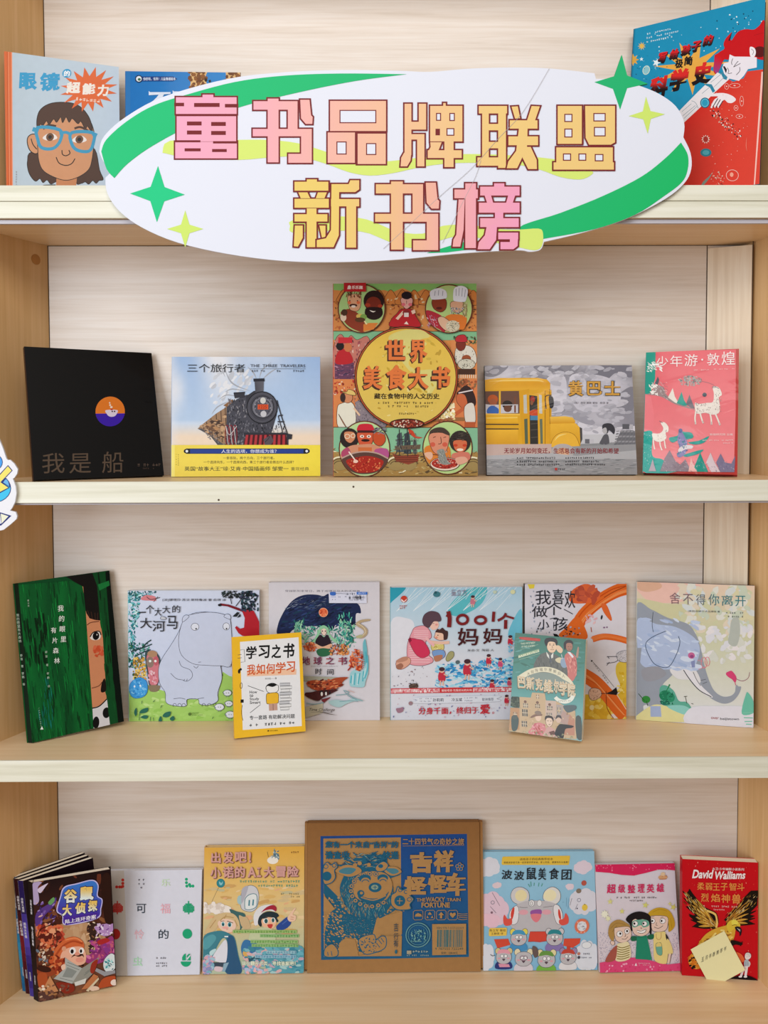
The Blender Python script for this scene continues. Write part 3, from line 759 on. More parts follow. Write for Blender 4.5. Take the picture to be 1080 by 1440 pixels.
S.poly([(762,520),(775,518),(792,545),(785,575)], '#2a2530')
S.line([(812,325),(835,262)], 12, '#1c1c2a', True, False, 2).line([(1000,292),(1075,276)], 10, '#6d1418', True, False, 1)
S.fr(930, 110, 7.2)
S.poly([(-100,620),(90,450),(400,150),(520,40),(600,-40),(720,30),(560,170),(420,310),(240,470),(0,680)], '#e9e5ea')
S.poly([(480,70),(540,80),(575,150),(548,165),(520,110),(460,78)], '#2a87a6').poly([(620,-60),(700,10),(690,40),(660,30)], '#2a87a6')
S.lines([[(330,240),(370,260),(400,320)], [(230,350),(330,270)], [(240,390),(370,290)], [(250,420),(385,300)], [(530,60),(660,-40)], [(560,110),(690,-10)], [(440,170),(540,90)]], 4, '#6e8d9a')
S.oell(468, 265, 46, 50, '#2a9cc0', '#13415a', 6).ring(468, 265, 34, 38, 4, '#8fd3e4')
S.poly([(510,200),(560,175),(660,172),(740,200),(780,240),(745,272),(700,270),(660,240),(620,300),(600,320),(590,300),(570,320),(555,300),(540,320),(525,310),(560,240),(600,205)], '#efe6ea', True)
S.lines([[(545,312),(600,225)], [(575,318),(625,235)], [(608,316),(650,250)]], 8, '#1d1a24')
W_ = '#f4d7cc'
for cx, cy, rx, ry in ((690,105,20,30), (772,100,54,22), (838,258,18,50), (780,325,20,26), (812,410,34,20)): S.ring(cx, cy, rx, ry, 3, W_).ell(cx, cy, 7, 6, W_)
S.star(470, 632, 46, 28, 11, W_).ell(470, 632, 26, 30, '#b0322a').ell(470, 765, 56, 40, '#2d7f90').ell(470, 765, 34, 24, '#4fa6b4').ring(730, 992, 60, 54, 4, W_).ell(724, 985, 18, 22, '#f1a48e')
S.poly([(418,1088),(440,1050),(500,1000),(545,950),(505,1015),(470,1060),(440,1090)], '#7f8f86')
S.dabs(70, (540, 340, 830, 760), (4, 13), ['#f2e6e0', '#3a2324', '#c98a6a', '#e8d8d0'], 0.6, None, 5, lambda x, y: abs((x-560)*0.95-(y-360)) < 60)
S.dabs(40, (520, 960, 650, 1090), (3, 9), ['#f0b49c', '#8c2f28', '#e7d2c0'], 0.7, None, 5).dabs(40, (520, 60, 900, 1000), (2, 5), [W_, '#f0a392'], 1, None, 5)
S.line([(880,620),(872,700),(880,760)], 5, '#ec8a76', True, False, 1)
b.done()
# ================================================================= second shelf
# --- boat in the dark
b = Book('boat', 'picture_book', 'black square picture book with an orange and purple disc holding a small white boat', 'book', 'wrap', True, '#2a0d08', '#040303')
S = b.S.fr(0, 470, 4.5)
S.bg('#060404')
S.ell(690, 490, 94, 94, '#e27a23', 0, 40)
S.poly([(596,503)]+[(690+94*math.cos(math.radians(a)), 490+94*math.sin(math.radians(a))) for a in range(172, 7, -6)]+[(784,503)], '#3b17a8')
S.poly([(662,482),(735,482),(730,508),(714,522),(686,522),(668,506)], '#ded2e4', True).ell(703, 490, 5, 5, '#30101a').ell(718, 490, 5, 5, '#30101a').rect(692, 472, 706, 482, '#c13a26')
S.ell(697, 463, 8, 7, '#f0dccb').ell(689, 450, 6, 6, '#f0dccb').ell(686, 436, 5, 5, '#f0dccb')
S.part(TL).chars([('我',268,745,405,868),('是',435,750,570,872),('船',640,742,775,875)], '#5b4a3c', -0.012)
S.part('cover').micro(866, 822, 1020, 18, '#5b4a40').micro(900, 848, 985, 10, '#4a3a32')
b.done()
# --- three travelers
b = Book('train', 'picture_book', 'wide picture book with a black steam locomotive and a yellow paper band', 'book', 'gloss', True, '#9fb7dc', '#ffffff')
S = b.S.fr(235, 495, 4.8)
def sky(a, v):
    t = v/0.74
    c = mix('#9dbbe4', '#c9dcf2', t*0.9) if t < 0.75 else mix('#cddcf0', '#f2dcc4', (t-0.75)/0.15)
    cl = math.exp(-((a-0.30-0.12*t)/0.13)**2)*max(0, 1-t*0.9)+math.exp(-((a-0.62)/0.2)**2)*max(0, 0.55-t*1.1)
    ed = math.exp(-((a-0.04)/0.05)**2)*math.exp(-((v-0.28)/0.16)**2)*0.7+math.exp(-(a/0.03)**2)*0.5
    return mix(c, '#e9eaf0', min(1, cl+ed))
S.bg(sky, 36, 36)
S.dabs(60, (280, 120, 560, 360), (10, 34), ['#dfe2ea', '#cfd3dc', '#e8eaf0', '#c4c8d2'], 0.45, (-70, -40), 8, lambda x, y: y > 60+(x-280)*0.1)
for P, w in (([(560,262),(470,230),(420,190),(390,120)], 10), ([(540,268),(440,250),(390,270)], 8), ([(600,180),(580,140),(540,100)], 9), ([(640,185),(690,140),(740,110)], 9), ([(620,180),(640,120),(700,70)], 8), ([(470,300),(400,290),(350,320)], 8), ([(420,330),(340,370),(300,420)], 8), ([(390,170),(370,120),(360,70)], 6)):
    S.line(P, w, '#a9adb6', True, False, 1)
# carriages
S.poly([(205,517),(235,490),(330,415),(400,370),(400,350),(440,320),(470,560),(470,628),(350,628),(290,560)], '#a08064')
S.poly([(205,517),(235,517),(330,590),(390,628),(340,628),(290,565)], '#59585c')
S.lines([[(240,490),(250,525)], [(265,470),(272,545)], [(295,447),(305,570)], [(330,418),(340,600)], [(362,396),(372,610)], [(390,372),(404,620)]], 5, '#4c3a30')
S.dabs(50, (235, 400, 400, 600), (4, 12), ['#6f5140', '#c8a37e', '#b68a62', '#4b3a33'], 2.2, (80, 100), 4, lambda x, y: y > 500-(x-235)*0.55 and y < 520+(x-235)*0.6)
S.dabs(40, (260, 520, 400, 628), (4, 12), ['#5c5a60', '#8f8c90', '#3c3a40'], 0.4, (20, 50), 4, lambda x, y: y > 500+(x-215)*0.45 and y < 540+(x-215)*0.65)
S.poly([(378,360),(440,318),(450,345),(400,372)], '#8d6647')
# boiler
DK, MD, LT = '#3a3a42', '#585862', '#8b8b96'
S.poly([(400,372),(440,340),(470,318),(530,290),(620,275),(720,300),(740,420),(700,560),(820,590),(820,628),(400,628)], '#4a4a54')
S.dabs(240, (410, 320, 560, 620), (4, 14), ['#2e2e36', '#6d6d78', '#82828c', '#3f3f48', '#9a979c'], 0.35, (60, 120), 4)
S.dabs(160, (540, 480, 800, 628), (4, 13), ['#2b2b32', '#6d6d78', '#8a8a94', '#3f3f48'], 0.35, (60, 120), 4)
S.poly([(448,280),(522,275),(520,305),(455,312)], DK).line([(448,278),(524,273)], 9, '#2f2f36')
S.poly([(530,300),(585,262),(640,262),(640,310),(540,360)], DK)
S.poly([(588,192),(650,192),(648,276),(594,276)], lambda X, Y: mix('#35353d', '#6d6d77', abs(X-610)/45)).poly([(580,180),(654,178),(656,198),(582,200)], '#2c2c34')
S.oell(640, 375, 102, 106, '#45454e', '#26262c', 8)
for r in (96, 88): S.ring(640, 375, r, r+4, 3, '#61616c')
S.oell(644, 372, 74, 74, '#6a6a74', '#2c2c33', 6).oell(644, 374, 60, 62, '#53535e', '#8a8a94', 4)
S.dabs(46, (580, 310, 708, 436), (3, 8), ['#8f8f99', '#3a3a43', '#a3a0a6'], 0.5, None, 5)
S.ell(646, 328, 19, 21, '#cfcfca').ell(650, 418, 20, 21, '#c6c6cc').rect(610, 354, 682, 388, '#d8572f').t('1225', 620, 360, 672, 382, '#a33a1e', 0.02)
S.line([(740,325),(770,430),(815,560)], 7, '#2f2f37').line([(748,430),(785,560)], 6, '#3a3a43')
S.lines([[(750,430),(780,425)], [(745,470),(790,470)]], 8, '#3c3c45')
S.poly([(515,545),(800,545),(820,552),(845,556),(842,588),(806,590),(806,560),(520,566)], '#34343c')
S.poly([(530,560),(802,555),(812,628),(515,628)], '#4c1d22')
for i in range(9): S.poly([(532+i*31, 560), (548+i*31, 560), (540+i*32, 628), (522+i*32, 628)], '#b23a40')
S.poly([(650,590),(700,560),(720,600),(700,628),(660,628)], '#5a5058').line([(640,530),(690,570),(660,610)], 4, '#2a2a30')
for x in (405, 432, 458): S.ring(x, 560, 13, 66, 5, '#8c2f38').line([(x-8,500),(x+8,626)], 4, '#d9c8c8')
S.line([(396,500),(420,560),(470,500)], 4, '#d6d0d2')
S.part(TL).t('三个旅行者', 136, 82, 524, 138, '#2b2f36', -0.004)
S.part('cover').t('THE  THREE  TRAVELERS', 560, 84, 930, 103, '#4a5160', 0.005).line([(560,113),(932,113)], 2, '#5a6370')
S.micro(568, 121, 680, 14, '#3c434e', 0, 0.7).micro(735, 121, 820, 14, '#3c434e', 0, 0.7).micro(848, 121, 930, 14, '#3c434e', 0, 0.8)
# paper band
BN = 'paper_band'
S.part(BN).poly([(20,628),(1050,628),(1050,860),(20,860)], lambda X, Y: mix('#f1d95c', '#f4e04c', (X-100)/900))
S.poly([(30,628),(52,628),(52,860),(30,860)], '#f7ea80')
S.poly([(132,652),(946,652),(962,660),(966,670),(962,680),(946,688),(132,688),(116,680),(112,670),(116,660)], '#23262e').rect(156, 655, 922, 685, '#2d4593').ell(134, 670, 9, 9, '#e9edf2').ell(944, 670, 9, 9, '#e9edf2')
S.t('人生的选项，你想成为谁？', 366, 657, 740, 684, '#e4e6f2', 0.01)
S.t('一条铁轨，两个方向，三个旅行者。', 378, 706, 726, 727, '#4b4632', 0.01).t('一个选择向东，一个选择向西，第三个旅行者会做出什么选择？', 246, 734, 858, 755, '#4b4632', 0.01)
S.t('英国“故事大王”琼·艾肯·中国插画师 邹雯一', 118, 774, 822, 804, '#3a4038', 0.012).t('重现经典', 838, 778, 960, 802, '#4a4a3c', 0.0)
S.tv('三个旅行者', 63, 688, 8, 17, '#6a6238').tv('琼艾肯著邹雯', 77, 690, 8, 14, '#6a6238')
b.done()
# --- food book
b = Book('food', 'picture_book', 'tall food picture book with a golden disc title ringed by cooks and diners', 'book', 'gloss', True, '#c9362c', '#d98a4a')
S = b.S.fr(455, 385, 4.696)
OR, GRN, OL = '#d98a48', '#8fb874', '#4a2a1e'
S.bg('#d88c4c')
S.poly([(60,60),(1020,60),(1020,130),(960,100),(900,120),(830,90),(760,130),(660,100),(600,130),(520,95),(450,125),(400,110),(300,110),(200,120),(60,110)], '#8dc06c')
for cx in range(130, 1010, 78): S.shape([(cx-50,200),(cx-22,128),(cx,108),(cx+24,132),(cx+52,200)], '#d48240', OL, 3)
S.dabs(90, (420, 150, 660, 370), (6, 15), ['#a85a34', '#8f3f2a', '#c8743c', '#e3c79a', '#7c4a2c'], 0.6, None, 7)
S.dabs(60, (890, 130, 1010, 370), (5, 12), ['#b5603a', '#8f3f2a', '#c8743c', '#6d4a30'], 0.6, None, 6).dabs(40, (66, 180, 130, 370), (5, 12), ['#b5603a', '#8f5a2a', '#c8743c', '#6d4a30'], 0.6, None, 6)
S.rect(60, 382, 1020, 440, '#83ba8e').line([(60,382),(1020,382)], 4, OL, False)
S.shape([(70,470),(110,402),(150,440),(180,410),(220,440),(300,430),(300,700),(70,700)], '#c3786a', OL, 3)
S.dabs(200, (74, 440, 300, 700), (4, 12), ['#a14a58', '#7b3a48', '#d2a59a', '#923b4a', '#e0c4b4', '#5d3342'], 0.4, (70, 110), 5)
S.rect(74, 590, 200, 700, '#69405a').dabs(60, (74, 590, 205, 700), (4, 11), ['#4b3a5a', '#8d5570', '#b58aa0', '#343048'], 0.4, (-15, 15), 5)
S.poly([(84,540),(120,500),(170,520),(190,590),(84,600)], '#b8272e', True).ell(108, 482, 26, 28, '#221a1c').ell(160, 490, 26, 30, '#c9764a').rect(96, 424, 188, 462, '#c92f38')
S.rect(60, 700, 260, 1020, '#d9854e').dabs(50, (70, 710, 250, 800), (4, 12), ['#b33a2c', '#c8503a', '#e8d2b8', '#8d3528'], 0.9, None, 5)
S.dabs(160, (200, 780, 400, 1020), (3, 9), ['#5f5560', '#857884', '#4a4450', '#a89c98'], 0.35, (75, 105), 4).poly([(210,850),(260,830),(420,1000),(400,1020),(210,1020)], '#8d8088')
S.dabs(200, (205, 830, 420, 1020), (3, 9), ['#4f4a55', '#6f6670', '#b3a8a0', '#3b3640'], 0.3, (80, 100), 4)
S.shape([(92,890),(120,860),(180,850),(210,900),(205,1010),(100,1020)], '#e4e0cf', OL, 3).oell(160, 822, 32, 36, '#d08a62', OL, 3).ell(128, 822, 18, 30, '#3a2a28').shape([(112,778),(150,786),(165,768),(200,780),(212,806),(160,800)], '#dfc070', OL, 3)
S.line([(200,890),(240,940)], 12, '#e4c0a0').shape([(100,930),(130,990),(160,1030)], '#c48a64', OL, 3)
S.rect(840, 440, 1020, 700, '#d68a52').dabs(40, (860, 420, 1010, 470), (5, 12), ['#39402e', '#5a6a44', '#7c3a30', '#2c3428'], 0.5, None, 5)
S.shape([(868,510),(900,480),(960,478),(1000,520),(1000,600),(880,600)], '#dcd6c8', OL, 3).oell(905, 470, 32, 42, '#7c3326', OL, 3).shape([(872,450),(880,414),(930,406),(945,450)], '#b92f38', OL, 3).dabs(50, (870, 500, 1000, 590), (3, 9), ['#a9a79c', '#efe9dc', '#6b675f'], 0.3, (50, 110), 4)
S.ell(942, 560, 30, 22, '#9a5232').oell(942, 600, 58, 36, '#cfcbb9', OL, 3).dabs(40, (892, 572, 992, 630), (3, 8), ['#9b988a', '#e8e4d4', '#6d6a5c'], 0.4, None, 6, lambda x, y: ((x-942)/52)**2+((y-600)/30)**2 < 1).rect(888, 630, 1000, 668, '#4a3226')
S.lines([[(892+i*14,668),(892+i*14,692)] for i in range(9)], 5, '#e8ddc6')
S.rect(840, 700, 1020, 1020, '#d8804e').dabs(40, (870, 705, 1005, 760), (8, 14), ['#7c4a30', '#a25a3a', '#8d6a4a'], 0.7, None, 7)
S.shape([(900,770),(940,740),(985,780),(1005,850),(985,880),(930,860),(880,800)], '#3a2a2a', OL, 3).line([(890,790),(985,770)], 8, '#e3d6d6')
S.shape([(882,800),(930,800),(950,860),(930,900),(880,850)], '#c96a44', OL, 3).line([(940,880),(850,945)], 24, '#c4633e').shape([(930,880),(990,860),(1000,990),(940,990)], '#ddd6cc', OL, 3).rect(700, 950, 930, 975, '#9a6a42').rect(930, 980, 1000, 1020, '#b85c38')
S.dabs(120, (740, 860, 860, 960), (5, 14), ['#f0e4b8', '#fbf5da', '#e6cf8a'], 0.8, None, 7)
S.dabs(50, (700, 940, 860, 1015), (5, 14), ['#a34a34', '#c96a4a', '#7d3a2c'], 0.3, (-10, 10), 5)
S.rect(60, 1018, 1020, 1180, '#86bc98').line([(60,1018),(1020,1018)], 4, OL, False)
S.rect(60, 1180, 1020, 1340, '#a8864c')
S.dabs(260, (66, 1160, 1015, 1320), (8, 24), ['#c9b47c', '#8d6f44', '#6d5a3c', '#efe6c2', '#b39a62', '#5c4a34'], 0.22, (-40, 40), 6)
for cx in (110, 200, 480, 560, 900, 985): S.ell(cx, 1262, 56, 40, '#a18a58').ring(cx, 1262, 50, 36, 5, '#5c4a34', 190, 330).ring(cx, 1266, 38, 26, 5, '#5c4a34', 190, 330).ring(cx, 1258, 58, 44, 9, '#efe8c8', 200, 300)
# ship
S.poly([(455,1190),(500,1205),(630,1195),(625,1240),(560,1262),(480,1240)], '#8d4432').lines([[(470,1205+i*13),(620,1203+i*13)] for i in range(4)], 4, '#5c2c22')
S.poly([(490,1060),(515,1050),(530,1180),(480,1180)], '#4a5258').poly([(535,1060),(565,1045),(580,1190),(530,1190)], '#3c464c').poly([(590,1100),(612,1095),(618,1190),(592,1190)], '#56605e')
S.lines([[(500,1030),(502,1200)], [(552,1020),(556,1210)], [(602,1080),(605,1200)], [(480,1100),(530,1096)], [(520,1110),(600,1106)]], 5, '#34302e').poly([(556,1022),(590,1040),(610,1075),(655,1085),(620,1092),(590,1078),(566,1058)], '#c9472e').poly([(470,1140),(640,1130),(636,1160),(474,1166)], '#6a5a4a')
S.dabs(70, (476, 1060, 624, 1195), (3, 9), ['#2c3036', '#6b7470', '#8a8a7c', '#3e4448'], 0.35, (60, 120), 5)
# the four medallions
def medal(cx, cy, rx, ry, c): S.ell(cx, cy, rx+8, ry+8, '#3c241c', 0, 36).ell(cx, cy, rx+4, ry+4, '#8d4a34', 0, 36).ell(cx, cy, rx, ry, c, 0, 36)
medal(250, 235, 150, 155, '#a8c880'); medal(825, 235, 150, 155, '#b4cd80'); medal(272, 1160, 162, 178, '#b9d79c'); medal(818, 1152, 158, 170, '#b8d890')
S.poly([(128,250),(180,240),(260,300),(270,385),(220,382),(150,340),(112,270)], '#8d3a24', True).poly([(262,340),(300,330),(360,330),(330,372),(262,388)], '#d98038')
S.shape([(160,150),(240,146),(244,215),(225,250),(195,252),(168,232)], '#d9a07a', OL, 3).dabs(40, (150, 124, 248, 162), (6, 14), ['#6d3a22', '#8a4c2c', '#54301f'], 0.3, (70, 110), 5).ell(195, 215, 26, 11, '#46251a').ell(196, 222, 15, 8, '#e8d5c4').ell(168, 196, 12, 10, '#df6f46').ell(228, 196, 12, 10, '#df6f46').ell(172, 184, 4, 4, K).ell(222, 184, 4, 4, K)
S.ell(330, 185, 68, 70, '#2c1716').ell(330, 262, 60, 48, '#2a1514').ell(328, 205, 50, 48, '#7c2c1c').ell(290, 212, 18, 12, '#a63a20').ell(372, 218, 16, 11, '#a63a20').poly([(280,232),(380,232),(376,290),(330,310),(284,290)], '#281413', True).line([(302,246),(324,256),(342,252)], 8, '#eee4d8', True, False, 1)
S.ell(130, 296, 20, 24, '#e2c9b0').ell(136, 262, 20, 22, '#4a3020').ell(240, 286, 26, 16, '#d7b85c').ell(262, 290, 22, 18, '#7da24c').ell(240, 310, 34, 16, '#5a3a20').line([(268,318),(285,340)], 8, '#eddba4')
# red robed eater
S.shape([(436,352),(450,300),(480,270),(510,240),(580,240),(610,290),(640,350),(560,356)], '#b9232a', OL, 3).shape([(512,165),(580,165),(582,205),(546,238),(514,205)], '#e3a89c', OL, 3).ell(546, 148, 34, 26, '#241a20').ell(525, 208, 13, 11, '#de6d78').ell(570, 208, 13, 11, '#de6d78').poly([(474,300),(520,250),(534,260),(490,310)], '#e9c8b0').poly([(575,250),(600,240),(606,262),(585,272)], '#e9c8b0').ell(546, 262, 26, 20, '#8d2a2a').rect(530, 262, 560, 290, '#e3d6d0').line([(546,182),(546,204)], 3, OL).poly([(530,336),(546,318),(560,340)], '#efe0cf')
# chefs
S.poly([(675,248),(740,262),(790,300),(800,385),(760,370),(700,330)], '#b02a38', True).dabs(30, (680, 270, 750, 360), (4, 12), ['#d8a8b4', '#8d5a70', '#b88a9c'], 0.4, (30, 60), 5)
S.shape([(718,175),(800,170),(806,230),(770,258),(722,230)], '#8d3a22', OL, 3).poly([(704,160),(700,125),(730,105),(770,100),(805,118),(812,150),(800,168),(720,175)], '#e0dfe6', True).lines([[(730,150),(735,118)], [(755,148),(758,112)], [(782,150),(786,116)]], 4, '#8f8f9a').ell(760, 232, 20, 9, '#5a2018')
S.poly([(800,290),(860,270),(940,290),(930,360),(900,372),(800,350)], '#d8762e', True).shape([(840,190),(915,190),(920,240),(880,266),(842,240)], '#d9a584', OL, 3)
S.dabs(70, (915, 190, 945, 285), (4, 14), ['#d8c9a0', '#a58f62', '#8a7448'], 0.25, (70, 100), 4).dabs(60, (836, 228, 922, 268), (4, 9), ['#9a9a9c', '#6c6a6c', '#d6d2cc'], 0.4, (60, 120), 5)
S.poly([(854,175),(856,110),(880,88),(910,84),(940,96),(950,120),(938,178),(920,190),(870,186)], '#e6e6ee', True).lines([[(872,150),(872,104)], [(890,150),(893,98)], [(910,154),(914,98)], [(928,158),(934,108)]], 4, '#9c9ca8')
S.shape([(752,300),(790,290),(860,350),(820,385),(770,350)], '#dcb294', OL, 3).ell(850, 350, 46, 38, '#cfc4a8').dabs(60, (812, 316, 890, 386), (3, 10), ['#8f8a78', '#efe8d4', '#6f6a5a'], 0.25, (-60, 60), 5)
# pot sharers
S.ell(172, 1090, 62, 66, '#2c2422').shape([(140,1050),(200,1050),(210,1090),(180,1122),(145,1100)], '#d08a64', OL, 3).ring(158, 1078, 16, 14, 5, '#e8d4b8').ring(196, 1074, 13, 13, 5, '#e8d4b8')
S.shape([(228,1050),(325,1050),(326,1110),(300,1140),(250,1140),(230,1110)], '#cf5a3a', OL, 3).poly([(228,1045),(232,1005),(262,995),(305,996),(326,1010),(328,1045)], '#c8283a', True).rect(224, 1038, 335, 1054, '#4a1f22').ell(278, 1104, 28, 9, '#2f1a18').ell(255, 1078, 14, 10, '#f2ddd0').ell(300, 1078, 14, 10, '#f2ddd0').ell(256, 1078, 5, 5, K).ell(300, 1078, 5, 5, K)
S.shape([(330,1060),(390,1050),(410,1100),(380,1140),(335,1120)], '#c4512c', OL, 3).dabs(60, (330, 1020, 410, 1060), (5, 12), ['#56525a', '#8a8690', '#35323a'], 0.3, (-30, 30), 5)
S.poly([(125,1180),(180,1140),(260,1130),(330,1130),(400,1160),(425,1190),(400,1230),(140,1230)], '#d09070', True).poly([(230,1150),(320,1150),(320,1200),(230,1200)], '#cf6f3e').poly([(340,1165),(420,1160),(425,1220),(350,1230)], '#b4568c', True).poly([(120,1180),(160,1150),(180,1190),(130,1215)], '#b04a6a', True)
S.poly([(125,1222),(200,1186),(280,1178),(360,1188),(425,1222),(400,1280),(330,1318),(230,1322),(160,1290)], '#5b4038', True).line([(122,1222),(200,1188),(280,1178),(360,1190),(428,1224)], 9, '#b89c90')
S.poly([(150,1240),(220,1216),(290,1206),(360,1220),(398,1246),(360,1300),(290,1316),(210,1308)], '#a82c22', True).dabs(90, (165, 1216, 395, 1312), (3, 7), ['#d8613e', '#7d1c18', '#e08a58', '#c03a28'], 0.8, None, 6, lambda x, y: ((x-275)/112)**2+((y-1262)/48)**2 < 1).line([(168,1178),(212,1236)], 8, '#efdcd0').ell(214, 1242, 16, 11, '#efc9b8')
# noodle eaters
S.poly([(664,1160),(720,1130),(800,1130),(836,1170),(820,1300),(700,1260)], '#d98034', True).shape([(700,1060),(820,1060),(822,1130),(800,1180),(740,1190),(706,1140)], '#d98e72', OL, 3).poly([(698,1090),(700,1045),(740,1020),(790,1020),(826,1050),(826,1070),(760,1048),(704,1062)], '#4a3c34', True).ell(720, 1130, 17, 15, '#d0604a').ell(800, 1130, 17, 15, '#d0604a').lines([[(772,1080),(776,1120),(756,1126)], [(722,1085),(740,1078)], [(790,1084),(808,1080)]], 4, OL)
S.ell(900, 1110, 70, 72, '#37302c').shape([(858,1105),(940,1105),(938,1160),(900,1182),(864,1160)], '#d5714c', OL, 3).dabs(40, (850, 1050, 955, 1105), (5, 14), ['#4c443c', '#2c2622', '#5f564c'], 0.25, (-20, 20), 5).ell(900, 1164, 22, 9, '#f0e2cf').ell(870, 1135, 14, 9, '#c8452c').ell(930, 1135, 14, 9, '#c8452c').poly([(850,1190),(950,1180),(960,1230),(860,1240)], '#d07a68', True)
S.oell(800, 1258, 96, 44, '#ead9c8', OL, 4).ell(800, 1254, 88, 36, '#a8342c').dabs(60, (725, 1225, 880, 1284), (4, 9), ['#c9503a', '#7d2420', '#e2a090'], 0.7, None, 6, lambda x, y: ((x-800)/82)**2+((y-1254)/32)**2 < 1)
S.poly([(748,1170),(790,1160),(805,1200),(820,1240),(840,1256),(790,1262),(760,1240),(756,1200)], '#8f928c', True).dabs(60, (750, 1165, 830, 1258), (3, 9), ['#5a5e5c', '#c9ccc4', '#7b807c'], 0.2, (40, 80), 5).line([(680,1190),(760,1200)], 5, '#6d3524').poly([(664,1190),(710,1180),(720,1210),(700,1230)], '#e2b49a', True).poly([(870,1220),(930,1210),(950,1240),(890,1262)], '#e0a890', True)
# golden disc
S.ell(545, 688, 342, 336, '#3f251a', 0, 48).ell(545, 688, 336, 330, '#b9542f', 0, 48).ell(545, 688, 330, 324, '#4a2c1c', 0, 48).ell(545, 688, 325, 319, lambda X, Y: mix('#e3bd4e', '#dcc060', (Y-370)/640), 0, 48)
S.poly([(430,420),(520,380),(640,376),(700,420),(640,440),(680,470),(600,520),(560,600),(620,640),(720,640),(760,700),(700,800),(640,760),(610,680),(560,640),(500,560),(450,480)], '#d9cf7c', True)
S.dabs(70, (330, 380, 800, 990), (5, 22), ['#cdb04a', '#c7a63e', '#e7d488', '#bf9c3c'], 0.5, None, 8, lambda x, y: (x-545)**2+(y-688)**2 < 290**2)
S.oell(550, 993, 112, 30, '#6a2a20', '#2c1812', 6).dabs(110, (450, 968, 655, 1018), (3, 7), ['#e0cdb8', '#b04a34', '#8a3224'], 0.9, None, 5, lambda x, y: ((x-550)/104)**2+((y-993)/24)**2 < 1)
S.part(TL)
for c, x0, y0, x1, y1 in (('世',408,440,540,575), ('界',566,436,684,592), ('美',260,612,390,768), ('食',412,606,548,768), ('大',556,620,692,768), ('书',712,616,836,760)):
    S.t(c, x0-8, y0+9, x1-8, y1+9, '#4d2f26', 0.07).t(c, x0-3, y0+4, x1-3, y1+4, '#4d2f26', 0.075).t(c, x0, y0, x1, y1, '#e0793f', 0.035)
S.t('藏在食物中的人文历史', 334, 794, 764, 832, '#33261c', 0.02)
S.part('cover').micro(360, 850, 715, 14, '#5a4a2c').micro(392, 873, 690, 14, '#5a4a2c', 0, 0.7).micro(484, 922, 612, 12, '#5a4a2c')
S.part('publisher_tab').rect(132, 60, 278, 126, '#b9252b').t('乐乐趣', 184, 86, 258, 110, '#f2dcd6', 0.04).poly([(155,110),(160,88),(170,84),(180,92),(178,110)], '#f2dcd6')
b.done()
# --- yellow bus
b = Book('bus', 'picture_book', 'wide grey picture book with a big yellow school bus and a girl walking', 'book', 'wrap', True, '#2c2a30', '#55545c')
S = b.S.fr(675, 505, 4.696)
def clouds(a, v):
    f = 0.5+0.28*math.sin(a*9+v*5)+0.22*math.sin(a*17-v*13+1)+0.2*math.sin(v*21+a*4)
    return mix('#85848f', '#c9c7d2', f)
S.bg(clouds, 30, 24)
for P, c in (([(30,45),(180,45),(150,90),(90,120),(30,110)], '#8a8994'), ([(370,45),(640,45),(600,110),(520,80),(440,100),(380,80)], '#7f7e8a'), ([(740,45),(1000,45),(995,120),(900,90),(840,130),(770,120)], '#7c7b87'), ([(905,250),(1010,180),(1010,330),(940,350)], '#84838e'), ([(440,130),(560,120),(560,320),(480,370),(440,330)], '#cfcdd8'), ([(590,120),(740,100),(880,140),(930,230),(880,330),(640,330)], '#cccad6'), ([(470,360),(640,350),(760,420),(660,440),(560,380)], '#a09fab'), ([(560,370),(700,430),(880,450),(1020,440),(1020,490),(680,500),(640,420)], '#d9d7e0')): S.poly(P, c, True)
S.dabs(160, (40, 48, 1000, 480), (12, 40), ['#b7b6c1', '#bfbec9', '#b0afba', '#c6c4ce', '#aaa9b4'], 0.45, (-30, 20), 9, lambda x, y: x > 470 or y < 125)
S.poly([(660,500),(1040,490),(1040,560),(660,560)], '#c9c9cf').poly([(30,600),(1040,540),(1045,800),(30,800)], '#8f9194')
S.poly([(930,470),(1010,468),(1030,480),(1034,620),(880,620),(890,560)], '#77777d').rect(940, 428, 985, 462, '#5f5f66').rect(988, 430, 1010, 462, '#b8b7bf')
for j in range(8): S.lines([[(900+(i*24)-(j*3), 478+j*17), (918+(i*24)-(j*3), 474+j*17)] for i in range(6)], 8, ('#9b9aa0', '#6a6a70')[j % 2])
S.rect(692, 528, 722, 558, '#6c6c74').rect(724, 530, 750, 556, '#c2c1c9')
# girl
S.poly([(806,440),(830,424),(868,428),(890,460),(884,495),(866,480),(850,470),(840,490),(815,486)], '#3c3b42', True).poly([(808,462),(830,452),(838,480),(826,494),(812,484)], '#b9b7bb', True).poly([(818,500),(840,496),(850,520),(848,560),(790,560),(800,530)], '#5c5b62', True).line([(818,560),(812,600)], 8, '#8a898f').line([(842,560),(852,610)], 8, '#8a898f').line([(866,550),(880,556)], 6, '#9a999f')
